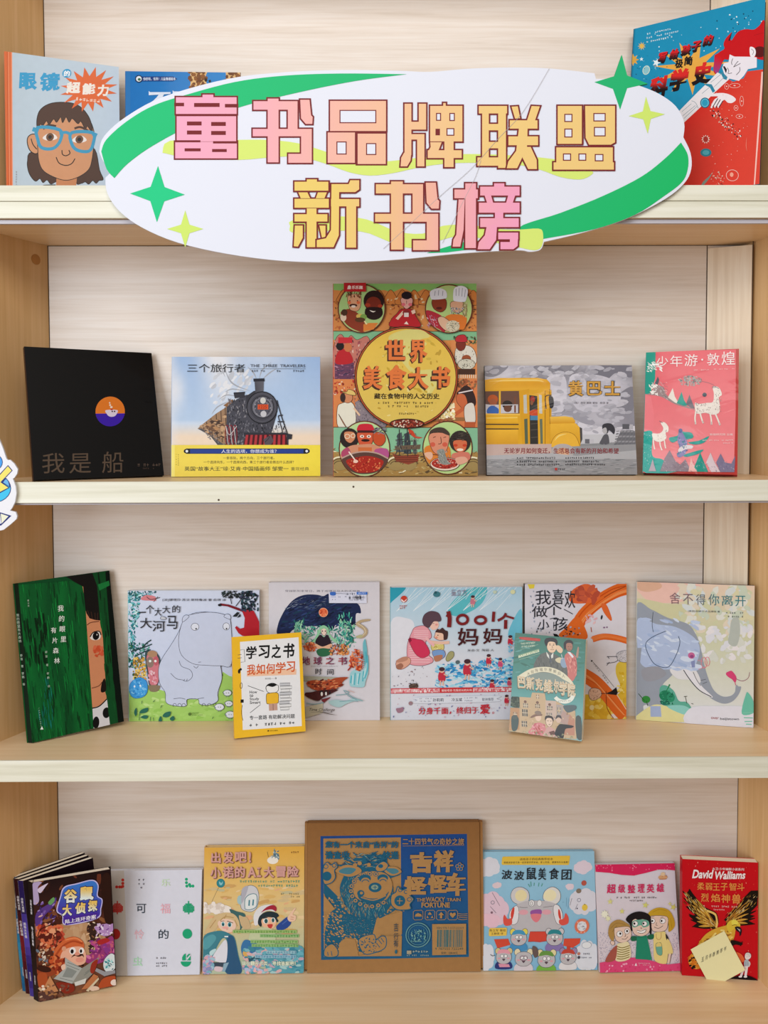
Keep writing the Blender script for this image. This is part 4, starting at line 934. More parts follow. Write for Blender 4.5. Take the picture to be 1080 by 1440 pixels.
# bus
Y1, Y2, YD = '#eab22a', '#f4c84e', '#b97f18'
S.poly([(30,200),(30,140),(120,128),(380,126),(440,136),(462,160),(462,205),(430,208),(30,216)], lambda X, Y: mix('#d9971c', '#eeb83c', abs(Y-170)/45), False)
S.line([(60,150),(200,144),(370,142),(420,152)], 12, '#f3d070', True, False, 1)
S.rect(30, 205, 470, 640, '#e0a826')
S.poly([(30,216),(260,212),(260,362),(30,366)], '#6b4c40').poly([(30,300),(120,310),(250,308),(250,358),(30,364)], '#c9c6cc').rect(225, 250, 236, 356, '#7a4a34')
S.ell(84, 268, 34, 30, '#bb5a2a').ell(86, 290, 24, 26, '#a55c3c').poly([(50,330),(80,310),(120,330),(118,362),(50,362)], '#3d68b4', True).ell(180, 304, 34, 28, '#2b2420').ell(182, 328, 26, 24, '#6d4634').line([(40,308),(250,304)], 5, '#d5d3d8')
S.rect(124, 212, 136, 366, '#e9b53a').rect(30, 362, 262, 374, '#f0c050').rect(30, 430, 254, 437, '#2e2a28').rect(30, 460, 254, 467, '#2e2a28').line([(40,400),(250,398)], 40, Y1, False).line([(44,392),(246,388)], 8, '#f4cf62', False)
S.poly([(40,470),(250,466),(250,600),(40,606)], lambda X, Y: mix('#efb838', '#c98c1c', (Y-470)/150))
S.poly([(256,214),(324,198),(330,590),(280,598)], '#dba122').poly([(285,240),(306,236),(310,360),(288,360)], '#c4c3b8').poly([(290,398),(312,394),(316,560),(296,562)], '#5a6650')
S.poly([(324,240),(376,246),(384,590),(330,596)], '#37332f').ell(345, 268, 16, 22, '#a3392c').ell(340, 290, 10, 16, '#8d5a40').poly([(330,345),(376,335),(380,372),(330,372)], '#cc4f2c', True).rect(330, 375, 380, 405, '#4a86ae').lines([[(334,430),(378,426)], [(334,470),(380,466)], [(336,520),(380,516)]], 5, '#575049')
S.poly([(376,200),(424,208),(430,600),(384,596)], '#e4ac2c').poly([(388,236),(406,240),(410,362),(390,360)], '#ccccc4').poly([(392,398),(410,396),(414,560),(398,560)], '#6a7460')
S.rect(424, 206, 460, 640, '#e2a628').lines([[(428,210),(428,600)], [(458,200),(460,430)]], 4, '#8d6418')
S.poly([(452,252),(474,248),(484,270),(482,316),(460,322)], '#2c2b30', True).line([(436,330),(430,250),(470,240)], 6, '#2c2b30', True)
S.poly([(460,382),(560,378),(610,386),(628,410),(624,424),(462,432)], lambda X, Y: mix('#f2c453', '#d8981e', (Y-380)/50), False)
S.poly([(462,428),(630,424),(655,450),(664,500),(660,600),(462,620)], lambda X, Y: mix('#efb93c', '#d49a22', (Y-430)/160), False)
S.shape([(464,640),(468,560),(500,505),(560,482),(620,500),(652,560),(656,640)], '#efb83e', '#9b6c18', 3).line([(490,540),(520,508),(570,494)], 10, '#f7d778', True, False, 1)
S.poly([(656,450),(672,456),(674,530),(662,560)], '#4c4a4a').rect(30, 600, 470, 616, '#c98f20')
S.ell(545, 640, 74, 66, '#5a585c').ell(545, 625, 42, 42, '#c89a78').ell(545, 625, 26, 26, '#e6c3a0')
# overprinted band of the jacket
S.poly([(30,600),(1045,560),(1050,800),(30,800)], '#9a9a9e').poly([(30,566),(470,562),(470,624),(30,640)], '#c9b0a8').ell(545, 610, 76, 50, '#b7afae').ell(545, 622, 42, 36, '#d2a184').ell(545, 626, 26, 26, '#e2b593').poly([(30,640),(470,622),(640,640),(1040,600),(1042,660),(30,664)], '#b4b4b8')
S.dabs(220, (40, 660, 1040, 760), (10, 30), ['#8b8d90', '#a7a8ab', '#7d7f83', '#b5b6b9'], 0.12, (-8, 6), 5)
S.part(TL)
for c, x0, y0, x1, y1 in (('黄',580,145,680,245), ('巴',704,148,802,240), ('士',820,146,922,238)): S.t(c, x0-3, y0-3, x1+3, y1+4, '#4b402e', 0.06).t(c, x0, y0, x1, y1, '#d6a046', 0.022)
S.part('cover').t('（美）洛安·莱斯 著绘   柳漾 译', 620, 282, 846, 296, '#6a6974', 0.0)
S.t('无论岁月如何变迁，生活总会有新的开始和希望', 158, 588, 914, 626, '#8d2f34', 0.012)
for i, y in enumerate((648, 672, 692)): S.ell(246, y+7, 4, 4, K).micro(258, y, 490+i*18, 13, '#2f2e33', 0, 0.95).ell(566, y+7, 4, 4, K).micro(574, y-2, 760+i*30, 13, '#2f2e33', 0, 0.95)
S.rect(492, 720, 508, 736, '#c03a34').micro(512, 722, 580, 12, '#3a3a40')
b.done()
# --- deer
b = Book('deer', 'boxed_book', 'thick red book with white spotted deer and teal rocks on pink', 'book', 'wrap', True, '#1f8f86', '#b8332c', '#a52a24')
S = b.S.fr(895, 485, 7.2)
PK = '#ee7680'
S.bg('#b9352e')
S.poly([(100,60),(1010,60),(1005,700),(985,1285),(60,1285)], lambda X, Y: mix('#e8606c', '#f28e92', (Y-60)/1000))
S.poly([(100,60),(200,60),(195,330),(150,480),(90,500)], '#1f9c8a').poly([(75,880),(130,865),(165,900),(160,1120),(260,1160),(350,1230),(420,1285),(60,1285)], '#25a89c', True).poly([(90,490),(60,700),(70,880),(130,865),(170,880),(180,700),(150,520)], '#f08088')
S.poly([(150,480),(200,400),(280,430),(330,520),(600,660),(560,650),(400,600),(250,520),(90,495)], '#a08a8a', True)
S.dabs(60, (150, 370, 320, 560), (8, 26), ['#6b6a70', '#c9bfc0', '#857f84', '#e8e2df'], 0.12, (20, 60), 4, lambda x, y: y < 400+(x-150)*0.9)
S.dabs(70, (115, 160, 260, 260), (6, 24), ['#f6f4ec', '#d8e8e0', '#ffffff'], 0.3, (10, 50), 5).dabs(40, (135, 390, 215, 500), (6, 20), ['#f2efe8', '#fbf8f2'], 0.4, None, 6).poly([(190,385),(222,315),(236,350),(220,400)], '#55606a')
S.poly([(325,530),(375,435),(395,520),(440,600),(400,585)], '#eee6dc').poly([(415,590),(465,475),(490,560),(525,615),(480,615)], '#2c9f92').poly([(510,600),(545,505),(565,560),(600,650),(560,640)], '#77707a')
S.dabs(130, (430, 310, 680, 420), (6, 16), ['#9c9a98', '#c2bdb8', '#77787c', '#b0a8a4'], 0.5, None, 6, lambda x, y: ((x-555)/120)**2+((y-365)/52)**2 < 1).line([(660,370),(740,390),(790,412)], 4, '#9c7076')
S.ell(697, 508, 22, 21, '#4a5662')
S.poly([(600,590),(640,600),(720,590),(780,580),(790,500),(780,440),(810,425),(850,450),(870,510),(840,540),(850,620),(840,690),(780,710),(700,690),(640,700),(605,680)], '#eee5dc', True)
S.lines([[(608,680),(600,740),(606,805)], [(650,690),(670,760),(684,795)], [(750,690),(762,750),(766,810)], [(800,690),(830,760),(850,815)]], 15, '#eee5dc').lines([[(600,780),(606,808)], [(676,770),(686,798)], [(764,780),(766,812)], [(842,790),(852,818)]], 5, '#9b8a8a')
S.lines([[(775,430),(800,425),(840,450)], [(770,440),(810,436)], [(600,600),(625,590)]], 6, '#7d757c').dabs(90, (610, 460, 860, 700), (3, 7), ['#8a7f80', '#a89c98', '#c9b8ae'], 0.8, None, 5, lambda x, y: (y > 595 and x < 840) or (x > 790 and y > 470))
S.poly([(250,790),(290,785),(328,830),(325,880),(300,890),(305,950),(240,985),(180,965),(160,900),(220,900),(262,880),(275,840)], '#f3ece2', True).lines([[(172,950),(176,1010),(186,1060)], [(240,970),(244,1020),(262,1070)], [(285,960),(292,1010),(300,1050)]], 13, '#f3ece2').lines([[(235,770),(270,790)], [(300,880),(310,860)]], 5, '#7c6a70').dabs(14, (170, 900, 310, 970), (2, 5), ['#b6a79e'], 1)
S.poly([(340,940),(420,920),(440,860),(480,880),(560,890),(580,940),(500,960),(440,960),(380,990),(345,975)], '#3ba398', True).poly([(530,990),(640,970),(740,925),(690,990),(600,1010)], '#2d9f95', True).poly([(480,1120),(560,1090),(680,1060),(640,1100),(520,1135)], '#2d9f95', True)
S.poly([(420,960),(450,860),(480,900),(520,1000),(500,1100),(450,1140),(415,1120),(440,1040)], '#8a84b4', True).poly([(430,1060),(480,1020),(570,1020),(570,1050),(500,1060),(440,1090)], '#e6dfe2', True).ell(452, 870, 20, 22, '#5a6a9a').dabs(30, (420, 930, 520, 1130), (5, 14), ['#a8a2cc', '#5f78a0', '#3a8f94'], 0.5, None, 6)
S.poly([(240,1285),(290,1150),(340,1070),(400,1180),(450,1215),(500,1160),(560,1285)], '#8f7f8a').poly([(530,1285),(560,1140),(575,1200),(640,1285)], '#f0b8b0').poly([(590,1240),(650,1090),(690,1190),(730,1285),(620,1285)], '#1c9485').poly([(710,1190),(755,1090),(790,1180),(850,1285),(760,1285)], '#d9c6cc').poly([(810,1190),(855,1100),(900,1190),(960,1200),(1000,1120),(990,1285),(850,1285)], '#7c7490')
S.dabs(120, (250, 1180, 990, 1285), (4, 14), ['#6f6478', '#a89aa6', '#e8dfe2', '#564f66', '#c9b8c0'], 0.15, (20, 70), 4).poly([(140,1240),(165,1160),(185,1240),(200,1285),(120,1285)], '#b8a8b4').dabs(60, (70, 880, 150, 1280), (3, 8), ['#6fd0c4', '#cdeee8', '#159084'], 0.4, None, 5)
S.part(TL).chars([('少',212,110,330,222),('年',350,105,475,220),('游',496,98,628,218),('敦',724,92,848,215),('煌',868,80,1002,215)], '#fbeeee', 0.0).ell(676, 156, 10, 10, '#fbeeee')
S.part('cover').micro(590, 252, 745, 13, '#f7d3d3').micro(790, 248, 995, 12, '#f7d3d3').t('敦煌研究院 主编', 748, 898, 975, 920, '#fbe6e4', 0.0).micro(672, 962, 890, 12, '#f7d8d6').micro(905, 960, 975, 14, '#f7d8d6').micro(880, 990, 975, 13, '#f7d8d6')
b.done()
# ================================================================= third shelf
# --- forest in the eye
b = Book('forest', 'picture_book', 'dark green book with a strip of face peeking out, in the left corner', 'book', 'satin', True, '#0b2016', '#0a5a26')
S = b.S.fr(0, 790, 5.537)
S.bg(lambda a, v: mix('#0a4a22', '#0d6a2e', 0.5+0.5*math.sin(a*23+math.sin(v*5)*1.4)*math.sin(a*7+2)), 60, 16)
S.dabs(420, (120, 150, 740, 1380), (20, 90), ['#0c6a2c', '#0a4420', '#118036', '#0b5628', '#093618', '#0f7431'], 0.07, (78, 86), 5)
S.dabs(40, (180, 400, 360, 760), (20, 70), ['#06240f', '#083016'], 0.16, (78, 86), 5).dabs(30, (300, 900, 420, 1250), (20, 60), ['#0f6b58', '#147a6a'], 0.08, (78, 86), 5)
S.poly([(110,140),(830,85),(838,190),(640,190),(560,150),(120,160)], '#0a4a24')
S.poly([(490,118),(830,88),(836,190),(640,196)], '#08180c').poly([(625,190),(770,170),(840,560),(900,1290),(752,1300),(735,1130),(700,800),(650,300)], '#d08a62')
S.poly([(500,120),(700,110),(760,180),(775,460),(735,455),(690,440),(664,400),(655,370),(632,200),(560,160)], '#14100e').lines([[(672,380),(690,430)], [(700,390),(712,445)], [(730,400),(735,455)], [(752,400),(752,456)]], 7, '#3a241a')
S.poly([(700,100),(835,88),(996,1246),(865,1275),(845,1060),(800,600),(770,440),(740,200)], '#0d4a22').dabs(80, (740, 150, 960, 1240), (20, 80), ['#06170c', '#0b3a1a', '#0f5a28', '#08240f'], 0.1, (80, 88), 5, lambda x, y: x > 770+(y-400)*0.1)
S.poly([(800,100),(835,88),(996,1246),(945,1258),(880,800)], '#06100a').poly([(745,190),(830,165),(838,200),(760,235)], '#1a7a3a')
S.line([(672,490),(700,472),(765,466)], 6, '#6d3a26', True).poly([(698,585),(725,548),(765,545),(782,575),(770,602),(725,606)], '#e8e2dc', True).ell(744, 575, 26, 31, '#0e0b0c').ell(752, 566, 5, 6, '#c9c5c2').line([(698,582),(722,548),(768,542),(783,570)], 8, '#1a1210')
S.dabs(26, (735, 650, 800, 730), (8, 22), ['#d0583a', '#c9502f', '#d86a48'], 0.8, None, 8, lambda x, y: ((x-765)/32)**2+((y-690)/40)**2 < 1)
S.line([(725,975),(780,960),(805,930)], 6, '#7a4630').poly([(803,940),(825,905),(840,990),(815,1012),(797,1000)], '#1a110e', True)
S.poly([(735,1130),(790,1115),(848,1062),(880,1270),(752,1302)], '#d9d6da').line([(735,1132),(790,1118),(848,1064)], 9, '#14110f').ell(848, 1172, 30, 42, '#121010').ell(768, 1246, 26, 48, '#121010').poly([(848,1062),(880,1270),(930,1260),(890,1050)], '#0c4a22')
S.part(TL).tv('我的眼里', 462, 330, 48, 78, '#e8eee6', 0.01, 9).tv('有片森林', 410, 494, 46, 78, '#e8eee6', 0.01, 11)
S.part('cover').tv('郭苗 著 郭鹏 绘', 355, 672, 19, 33, '#c5d6c4', 0.0, 3.6).tv('魔法象', 205, 276, 15, 20, '#b5c9b5', dx=2).tv('广西师范大学出版社', 308, 1112, 11, 17, '#a5c4b5', dx=2.4).poly([(322,1284),(335,1258),(348,1284)], '#e8eee6')
b.spine_text('我的眼里有片森林', 0.222, 0.0052, 0.0064, '#b9cdbb'); b.spine_text('郭苗 著 郭鹏 绘', 0.152, 0.0044, 0.0062, '#b9cdbb')
b.done()
# --- hippo
b = Book('hippo', 'picture_book', 'square white picture book with a huge pale hippo on green grass', 'book', 'gloss', True, '#8fc7d2', '#dfe6f2')
S = b.S.fr(170, 810, 5.143)
S.bg(lambda a, v: mix('#d3dcf2', '#c9d4f0', v), 2, 4)
S.poly([(50,830),(180,780),(280,820),(480,890),(560,890),(700,870),(735,690),(780,720),(860,740),(1010,700),(1010,1060),(50,1060)], '#a4cf6a').dabs(90, (60, 830, 1000, 1045), (10, 40), ['#b3d97c', '#98c75c', '#aad470', '#c0e08c'], 0.4, (-20, 20), 8, lambda x, y: y > 880 or x < 270)
S.dabs(230, (56, 110, 150, 640), (5, 16), ['#2f8a94', '#5cb8c4', '#1f5f6c', '#8fd0d8', '#2a7a6a', '#cfeef0'], 0.5, None, 6, lambda x, y: x < 150-(y-110)*0.12)
S.dabs(70, (60, 112, 280, 200), (5, 13), ['#2f7a88', '#1f5a66', '#7cc0cc', '#174a54'], 0.5, None, 5, lambda x, y: y < 200-(x-60)*0.4)
S.poly([(150,160),(190,138),(250,150),(255,180),(215,178),(160,175)], '#d8848c', True).line([(190,150),(220,170),(285,156)], 5, '#4a3a40').line([(270,150),(240,185)], 4, '#4a3a40')
S.dabs(120, (56, 480, 210, 660), (6, 16), ['#1f5a5a', '#2f8a7a', '#184444', '#5cae9a', '#356f3c'], 0.4, None, 5).lines([[(80,540),(150,520),(225,490)], [(150,520),(190,480),(220,460)], [(100,580),(170,545),(215,530)]], 8, '#1d3c3e')
S.dabs(130, (88, 585, 175, 740), (5, 14), ['#e3b84e', '#d9a040', '#efd27c', '#8f6a2c', '#3a5a3a'], 0.6, None, 6).poly([(175,560),(200,540),(250,545),(285,600),(280,700),(260,790),(210,800),(190,700)], '#3a5054', True)
S.shape([(185,590),(210,540),(250,545),(270,600),(280,690),(262,780),(210,780),(198,690)], '#d27c88', '#5a3a44', 3).ell(212, 620, 28, 40, '#8f7a70').ell(255, 610, 20, 34, '#c0606c').ell(212, 612, 9, 9, '#e8f0ee').ell(250, 612, 9, 9, '#e8f0ee').ell(228, 560, 36, 24, '#b0896a').dabs(20, (200, 680, 260, 780), (6, 14), ['#e6a0b0', '#b05a70', '#e8c4cc'], 0.6, None, 6).poly([(200,790),(280,790),(262,830),(212,830)], '#8a7a62', True)
S.shape([(62,790),(90,750),(140,730),(185,760),(190,830),(160,870),(100,880),(66,850)], '#3f9be0', '#2a6cae', 3).dabs(40, (66, 740, 188, 872), (6, 16), ['#57aeea', '#2f86cc', '#7cc4f2'], 0.6, None, 6, lambda x, y: ((x-126)/58)**2+((y-806)/62)**2 < 1).ell(98, 795, 6, 8, '#e8f4fb').ell(140, 790, 6, 8, '#e8f4fb')
HB, OL = '#c9d2ea', '#3c3c48'
S.shape([(450,330),(420,400),(360,500),(300,590),(272,670),(280,770),(320,840),(325,910),(380,935),(470,938),(478,890),(556,888),(570,925),(640,930),(700,900),(700,840),(730,740),(725,640),(770,640),(800,630),(795,340),(760,290),(640,260),(520,270)], HB, OL, 3)
S.shape([(452,320),(480,285),(600,262),(700,265),(770,290),(795,350),(800,630),(720,645),(620,642),(520,630),(440,570),(418,480),(428,390)], HB, OL, 3)
S.shape([(450,330),(448,300),(470,280),(495,292)], HB, OL, 3).shape([(745,292),(765,272),(790,282),(790,310)], HB, OL, 3)
S.oell(537, 365, 28, 26, '#dfe4f2', OL, 3).ell(545, 379, 6, 6, K).oell(762, 362, 24, 26, '#dfe4f2', OL, 3).ell(764, 378, 6, 6, K)
S.line([(422,610),(440,650),(500,675),(518,715),(500,745),(470,758),(445,748),(400,738),(360,700)], 3, OL).lines([[(452,756),(462,742)], [(474,756),(480,740)]], 3, OL).line([(525,648),(545,662),(560,646)], 3, OL).line([(560,620),(580,618)], 3, OL).line([(720,645),(730,700),(735,720)], 3, OL)
for x in (390, 425, 455, 600, 640, 680): S.line([(x-14,942),(x-12,924),(x+4,920),(x+14,940)], 3, OL)
S.lines([[(380,885),(430,880),(465,888)], [(555,885),(600,878)]], 3, OL)
# red tree
S.poly([(880,240),(960,250),(1000,330),(1010,440),(880,430),(850,410),(825,370),(835,358),(860,378),(890,370),(895,300),(870,240)], '#b4202e').poly([(700,208),(720,196),(780,205),(830,222),(880,240),(880,258),(830,240),(770,218),(720,212)], '#7a1a26')
S.dabs(90, (850, 108, 990, 250), (7, 20), ['#1c2a34', '#2a4a54', '#10181c', '#3a3f5a'], 0.5, None, 5, lambda x, y: x > 870 or y < 130).dabs(50, (730, 105, 870, 160), (6, 16), ['#1a1f22', '#2c3a3a'], 0.45, None, 5).lines([[(740,150),(790,120),(840,108)], [(800,200),(790,160),(760,130)], [(830,216),(880,150),(900,110)]], 5, '#1f1a1c').ell(716, 208, 14, 9, '#1c1a1e').poly([(806,290),(840,258),(858,262),(836,292)], '#20262a').poly([(838,300),(862,270),(866,290)], '#20262a')
for cx, cy, s in ((770, 842, 30), (712, 945, 34), (780, 920, 28), (790, 1000, 34)): S.oell(cx, cy, s, s*0.72, '#e3e8f2', '#4a5060', 3).ell(cx-8, cy, 3, 3, K).ell(cx+8, cy, 3, 3, K).line([(cx-s*1.2,cy-6),(cx-s*0.7,cy+8)], 4, '#6a7080').line([(cx-8,cy+s*0.7),(cx-8,cy+s)], 4, '#6a7080').line([(cx+8,cy+s*0.7),(cx+8,cy+s)], 4, '#6a7080')
for P in ([(132,985),(150,962),(195,950),(188,980),(150,990)], [(140,1020),(165,1005),(195,1010),(180,1030)], [(300,1010),(320,985),(358,978),(352,1008),(325,1020)], [(352,1030),(375,1010),(388,1030),(370,1045)], [(94,980),(110,950),(115,990),(104,1010)], [(270,1045),(285,1010),(296,1045)]): S.poly(P, '#2a6a5a', True)
S.lines([[(210,1045),(212,1015)], [(235,1045),(232,1020)], [(150,920),(150,900)], [(232,908),(244,894)], [(286,950),(296,930)], [(660,1030),(668,1015)], [(130,1040),(135,985)]], 4, '#3a6a4a')
S.t('[法]娜塔莎·苏文·斯特鲁波 著 俞琪 译', 305, 162, 760, 182, '#33333c', 0.005)
S.part(TL).line([(132,262),(184,260)], 8, '#2b2c34').chars([('个',184,208,245,270),('大',246,228,298,286),('大',302,214,360,268),('的',374,210,432,262),('大',142,300,228,375),('河',230,320,322,398),('马',334,285,412,380)], '#2b2c34', 0.006)
S.part('cover').shape([(288,304),(300,290),(322,296),(330,308),(305,312)], '#c9ced8', '#4a4a55', 3).ell(497, 996, 11, 11, '#5a7a3a').micro(514, 984, 588, 9, '#4a6a34').micro(514, 998, 588, 8, '#4a6a34')
b.done()
# --- book of the earth
b = Book('earth', 'picture_book', 'pale grey book with a seated figure under a dark blue night mane', 'book', 'gloss', True, '#d5d4da', '#d6d4dc')
S = b.S.fr(390, 820, 7.2)
S.bg('#d7d4dc')
S.t('穿越新到家常日，路于成理可见大的无地意', 80, 70, 840, 92, '#4a4856', 0.0)
NB = '#1f2a50'
S.poly([(0,520),(5,430),(40,340),(100,240),(180,160),(280,120),(400,118),(470,132),(525,110),(560,200),(800,198),(850,300),(800,310),(790,420),(740,400),(600,420),(560,470),(420,440),(300,440),(170,470),(100,530)], NB, True)
S.dabs(240, (20, 150, 820, 460), (14, 50), ['#1b2446', '#26335e', '#141b36', '#2f4274', '#1c3a52', '#22304f'], 0.22, (-40, 10), 7, lambda x, y: y > 150+abs(x-420)*0.16 and ((x-410)/400)**2+((y-400)/280)**2 < 0.9)
S.dabs(120, (60, 130, 520, 260), (8, 34), ['#4a5a82', '#6f84a4', '#2a3a5c', '#a8b4c8'], 0.06, (-35, 5), 4, lambda x, y: ((x-400)/380)**2+((y-420)/300)**2 < 0.98)
S.dabs(300, (180, 370, 780, 640), (10, 34), ['#3f8f7a', '#6fbf9c', '#2a6f6c', '#8fd0a8', '#4aa894', '#a5d8b4', '#1f5560'], 0.22, None, 6, lambda x, y: y > 430+abs(x-470)*0.05-(60 if abs(x-470) > 160 else 0) and y < 650)
S.dabs(90, (600, 310, 760, 640), (8, 26), ['#4fb8a0', '#7fd0b8', '#2f8a86', '#1f6a70', '#a8e0cc'], 0.3, (50, 110), 6)
S.line([(210,440),(190,410),(215,398),(215,430),(180,470),(220,520)], 16, '#6fae94').line([(700,420),(745,430),(755,490),(720,520),(760,560),(700,620)], 18, '#2f8a7a').line([(700,420),(745,430),(755,490),(720,520),(765,545),(770,600)], 8, '#1d4f4c')
S.oell(470, 296, 44, 44, '#e0704a', '#f0b090', 5).dabs(16, (440, 270, 500, 325), (6, 12), ['#c9502e', '#f0a070', '#b8432a'], 0.8, None, 6)
S.poly([(410,500),(430,450),(470,425),(515,450),(540,520),(620,600),(560,580),(510,500),(440,500),(400,580),(340,620),(380,560)], '#8fc8a0', True).shape([(448,460),(495,460),(498,505),(476,530),(452,505)], '#e8cfc0', '#7c5a50', 3).ell(460, 484, 6, 7, '#3a2a30').ell(490, 484, 6, 7, '#3a2a30').poly([(446,450),(475,435),(505,452),(500,470),(475,455),(450,472)], '#8fc49c')
S.poly([(400,560),(440,520),(475,545),(510,520),(548,600),(520,640),(410,640),(388,600)], '#2a1f2a', True)
S.poly([(390,610),(460,640),(550,610),(545,650),(470,672),(400,655)], '#e0b090', True).poly([(400,680),(460,655),(545,670),(555,710),(480,740),(420,730)], '#2f6a4a', True)
S.dabs(80, (270, 590, 400, 690), (8, 20), ['#c0502e', '#d9704a', '#8d3420', '#e89a6a', '#a34428'], 0.5, None, 6, lambda x, y: ((x-335)/62)**2+((y-645)/44)**2 < 1).dabs(80, (540, 610, 700, 720), (8, 18), ['#b84a30', '#d98a5a', '#5a3a3a', '#e0a060', '#8d3a2c'], 0.5, None, 6, lambda x, y: y > 600+abs(x-620)*0.3).dabs(40, (645, 630, 720, 720), (6, 16), ['#e08a4a', '#f0b070', '#8a5a30'], 0.6, None, 6)
S.poly([(800,400),(840,372),(900,360),(945,362),(930,378),(870,390),(840,405),(880,430),(915,470),(905,520),(860,552),(810,548),(800,530),(850,525),(880,490),(860,460),(810,430)], '#b8a282', True).line([(815,405),(870,440),(895,490),(850,540)], 5, '#e2d6b8').ell(835, 535, 34, 16, '#b5b48a', -15)
S.poly([(868,640),(872,590),(890,560),(900,600),(912,700),(905,860),(880,820)], '#6fb8c4', True)
# label stuck on the cover
S.part('price_label').poly([(524,92),(905,86),(908,200),(528,200)], '#d9dcef').poly([(540,92),(592,90),(592,122),(544,122)], '#3f6fc4', True).rect(806, 88, 914, 114, '#3b72cc').micro(820, 94, 900, 12, '#e4ecf8').line([(590,104),(690,106),(720,112)], 4, '#5a5a66').micro(545, 132, 592, 12, '#4a78c0').micro(545, 158, 596, 12, '#3f4656').micro(620, 132, 650, 12, '#4a5670').micro(684, 128, 706, 12, '#3a4050').t('3中', 700, 96, 790, 120, '#2a2e3c', 0.0)
S.dabs(40, (728, 140, 890, 150), (1.5, 3.5), ['#3a3c48'], 9, (-1, 1), 4); S.micro(730, 164, 880, 9, '#4a4c58')
S.part('cover').fr(400, 910, 7.714)
S.dabs(110, (700, 20, 850, 260), (10, 26), ['#c9502e', '#e07a50', '#8d2c1c', '#f0a070', '#b03a24', '#d9603c'], 0.4, None, 6, lambda x, y: ((x-780)/68)**2+((y-140)/120)**2 < 1).lines([[(840-abs(q-5)*3, 40+q*20), (875-abs(q-5)*4, 50+q*20)] for q in range(10)], 5, '#a83a24').line([(690,245),(730,190),(720,150)], 14, '#a8322a')
S.poly([(715,280),(760,240),(840,250),(900,150),(910,260),(880,360),(860,420),(760,420),(710,400)], '#9fd0d8', True).lines([[(730,300),(720,380)], [(770,270),(760,400)], [(820,270),(800,390)], [(860,250),(850,360)], [(900,80),(905,220),(870,330)], [(880,40),(890,160)]], 14, '#57b4c4').lines([[(745,290),(740,390)], [(800,280),(790,400)], [(880,220),(860,320)]], 6, '#e0f0f2')
S.poly([(0,310),(560,318),(500,345),(260,360),(0,345)], '#a8a89a', True).poly([(240,380),(330,350),(450,365),(560,325),(690,318),(640,360),(600,420),(500,450),(380,465),(290,440)], '#a84a2e', True).dabs(90, (260, 330, 650, 460), (10, 28), ['#c0603c', '#7c2c1e', '#d98a5c', '#5a2420', '#b84a2c'], 0.35, (-20, 10), 6, lambda x, y: ((x-450)/190)**2+((y-400)/60)**2 < 1)
S.poly([(230,490),(300,480),(390,460),(580,450),(500,500),(420,540),(360,575),(240,530)], '#4a1f22', True).ell(405, 490, 20, 32, '#211a20').ell(408, 500, 12, 22, '#e9e4e2').ell(452, 488, 18, 30, '#211a20').ell(454, 496, 10, 20, '#e9e4e2').ell(494, 485, 12, 20, '#2a2026').poly([(400,560),(470,540),(510,530),(450,580),(430,600)], '#7a2c34')
S.poly([(480,580),(560,560),(660,570),(760,540),(860,570),(780,570),(680,600),(600,640),(520,620)], '#a8c8cc', True).lines([[(560,510),(660,500),(700,480),(650,460)], [(690,500),(760,540),(850,570)], [(600,580),(700,570),(800,572)], [(240,600),(340,610),(430,590)]], 8, '#7fa8b0').lines([[(640,455),(700,520),(790,560)]], 5, '#5c909c').line([(690,455),(760,480)], 6, '#d8b0a8')
S.poly([(230,640),(420,600),(420,700),(230,760)], '#c5c0ac').line([(330,680),(430,700),(500,715),(570,724)], 7, '#4a3a34', True, False, 1)
S.part(TL).chars([('地',196,98,282,186),('球',318,98,414,186),('之',450,98,545,182),('书',586,98,684,186)], lambda X, Y: mix('#c23a30', '#4a2c6a', abs(math.sin(X*0.021))*0.7), 0.022).chars([('时',338,224,408,290),('间',466,230,536,292)], '#1f2030', 0.008)
S.part('cover').micro(290, 196, 594, 9, '#5a5660').t('Time Challenge', 275, 652, 548, 692, '#2f2a2a', 0.0, 0.0, 0.35).line([(290,698),(520,694)], 2, '#3a3434')
b.done()
# --- mothers
b = Book('mothers', 'picture_book', 'square pale blue book of a kneeling mother in pink apron hugging a boy', 'book', 'wrap', True, '#2f9fb4', '#dfe2ec')
S = b.S.fr(540, 810, 5.143)
S.bg(lambda a, v: mix(mix('#a9cfe4', '#dfe0ea', v*1.7), '#cfd6e6', max(0, (v-0.8)*4)), 6, 12)
S.poly([(40,70),(160,80),(60,180),(40,190)], '#2f9fb8', True).poly([(460,250),(500,180),(600,100),(740,80),(720,180),(640,250),(520,290)], '#5cbcc8', True).poly([(900,400),(990,240),(1000,420),(980,470),(920,480)], '#6fc0d8', True)
S.poly([(50,330),(160,300),(220,360),(190,600),(60,700)], '#e2e4ee', True)
S.lines([[(q, 84), (q-150-(q % 3)*40, 250+(q % 5)*20)] for q in range(240, 1000, 40)], 3, '#e6eef5').lines([[(q, 84), (q-60, 170+(q % 4)*15)] for q in range(180, 1000, 52)], 3, '#d4e4ef')
S.dabs(340, (380, 590, 960, 800), (8, 30), ['#3f9fd8', '#7fc8ea', '#57b4e2', '#a9dcf0', '#2f86c4', '#c4e6f2'], 0.4, (-30, 30), 7, lambda x, y: y > 640-(x-400)*0.1 and x > 360+(y-600)*0.05)
S.dabs(40, (640, 630, 940, 790), (4, 10), ['#1f5a8c', '#2a6fa4'], 0.4, None, 5).dabs(30, (60, 640, 320, 800), (3, 9), ['#4a4a55', '#7a7a88', '#8d6a70'], 0.4, None, 5)
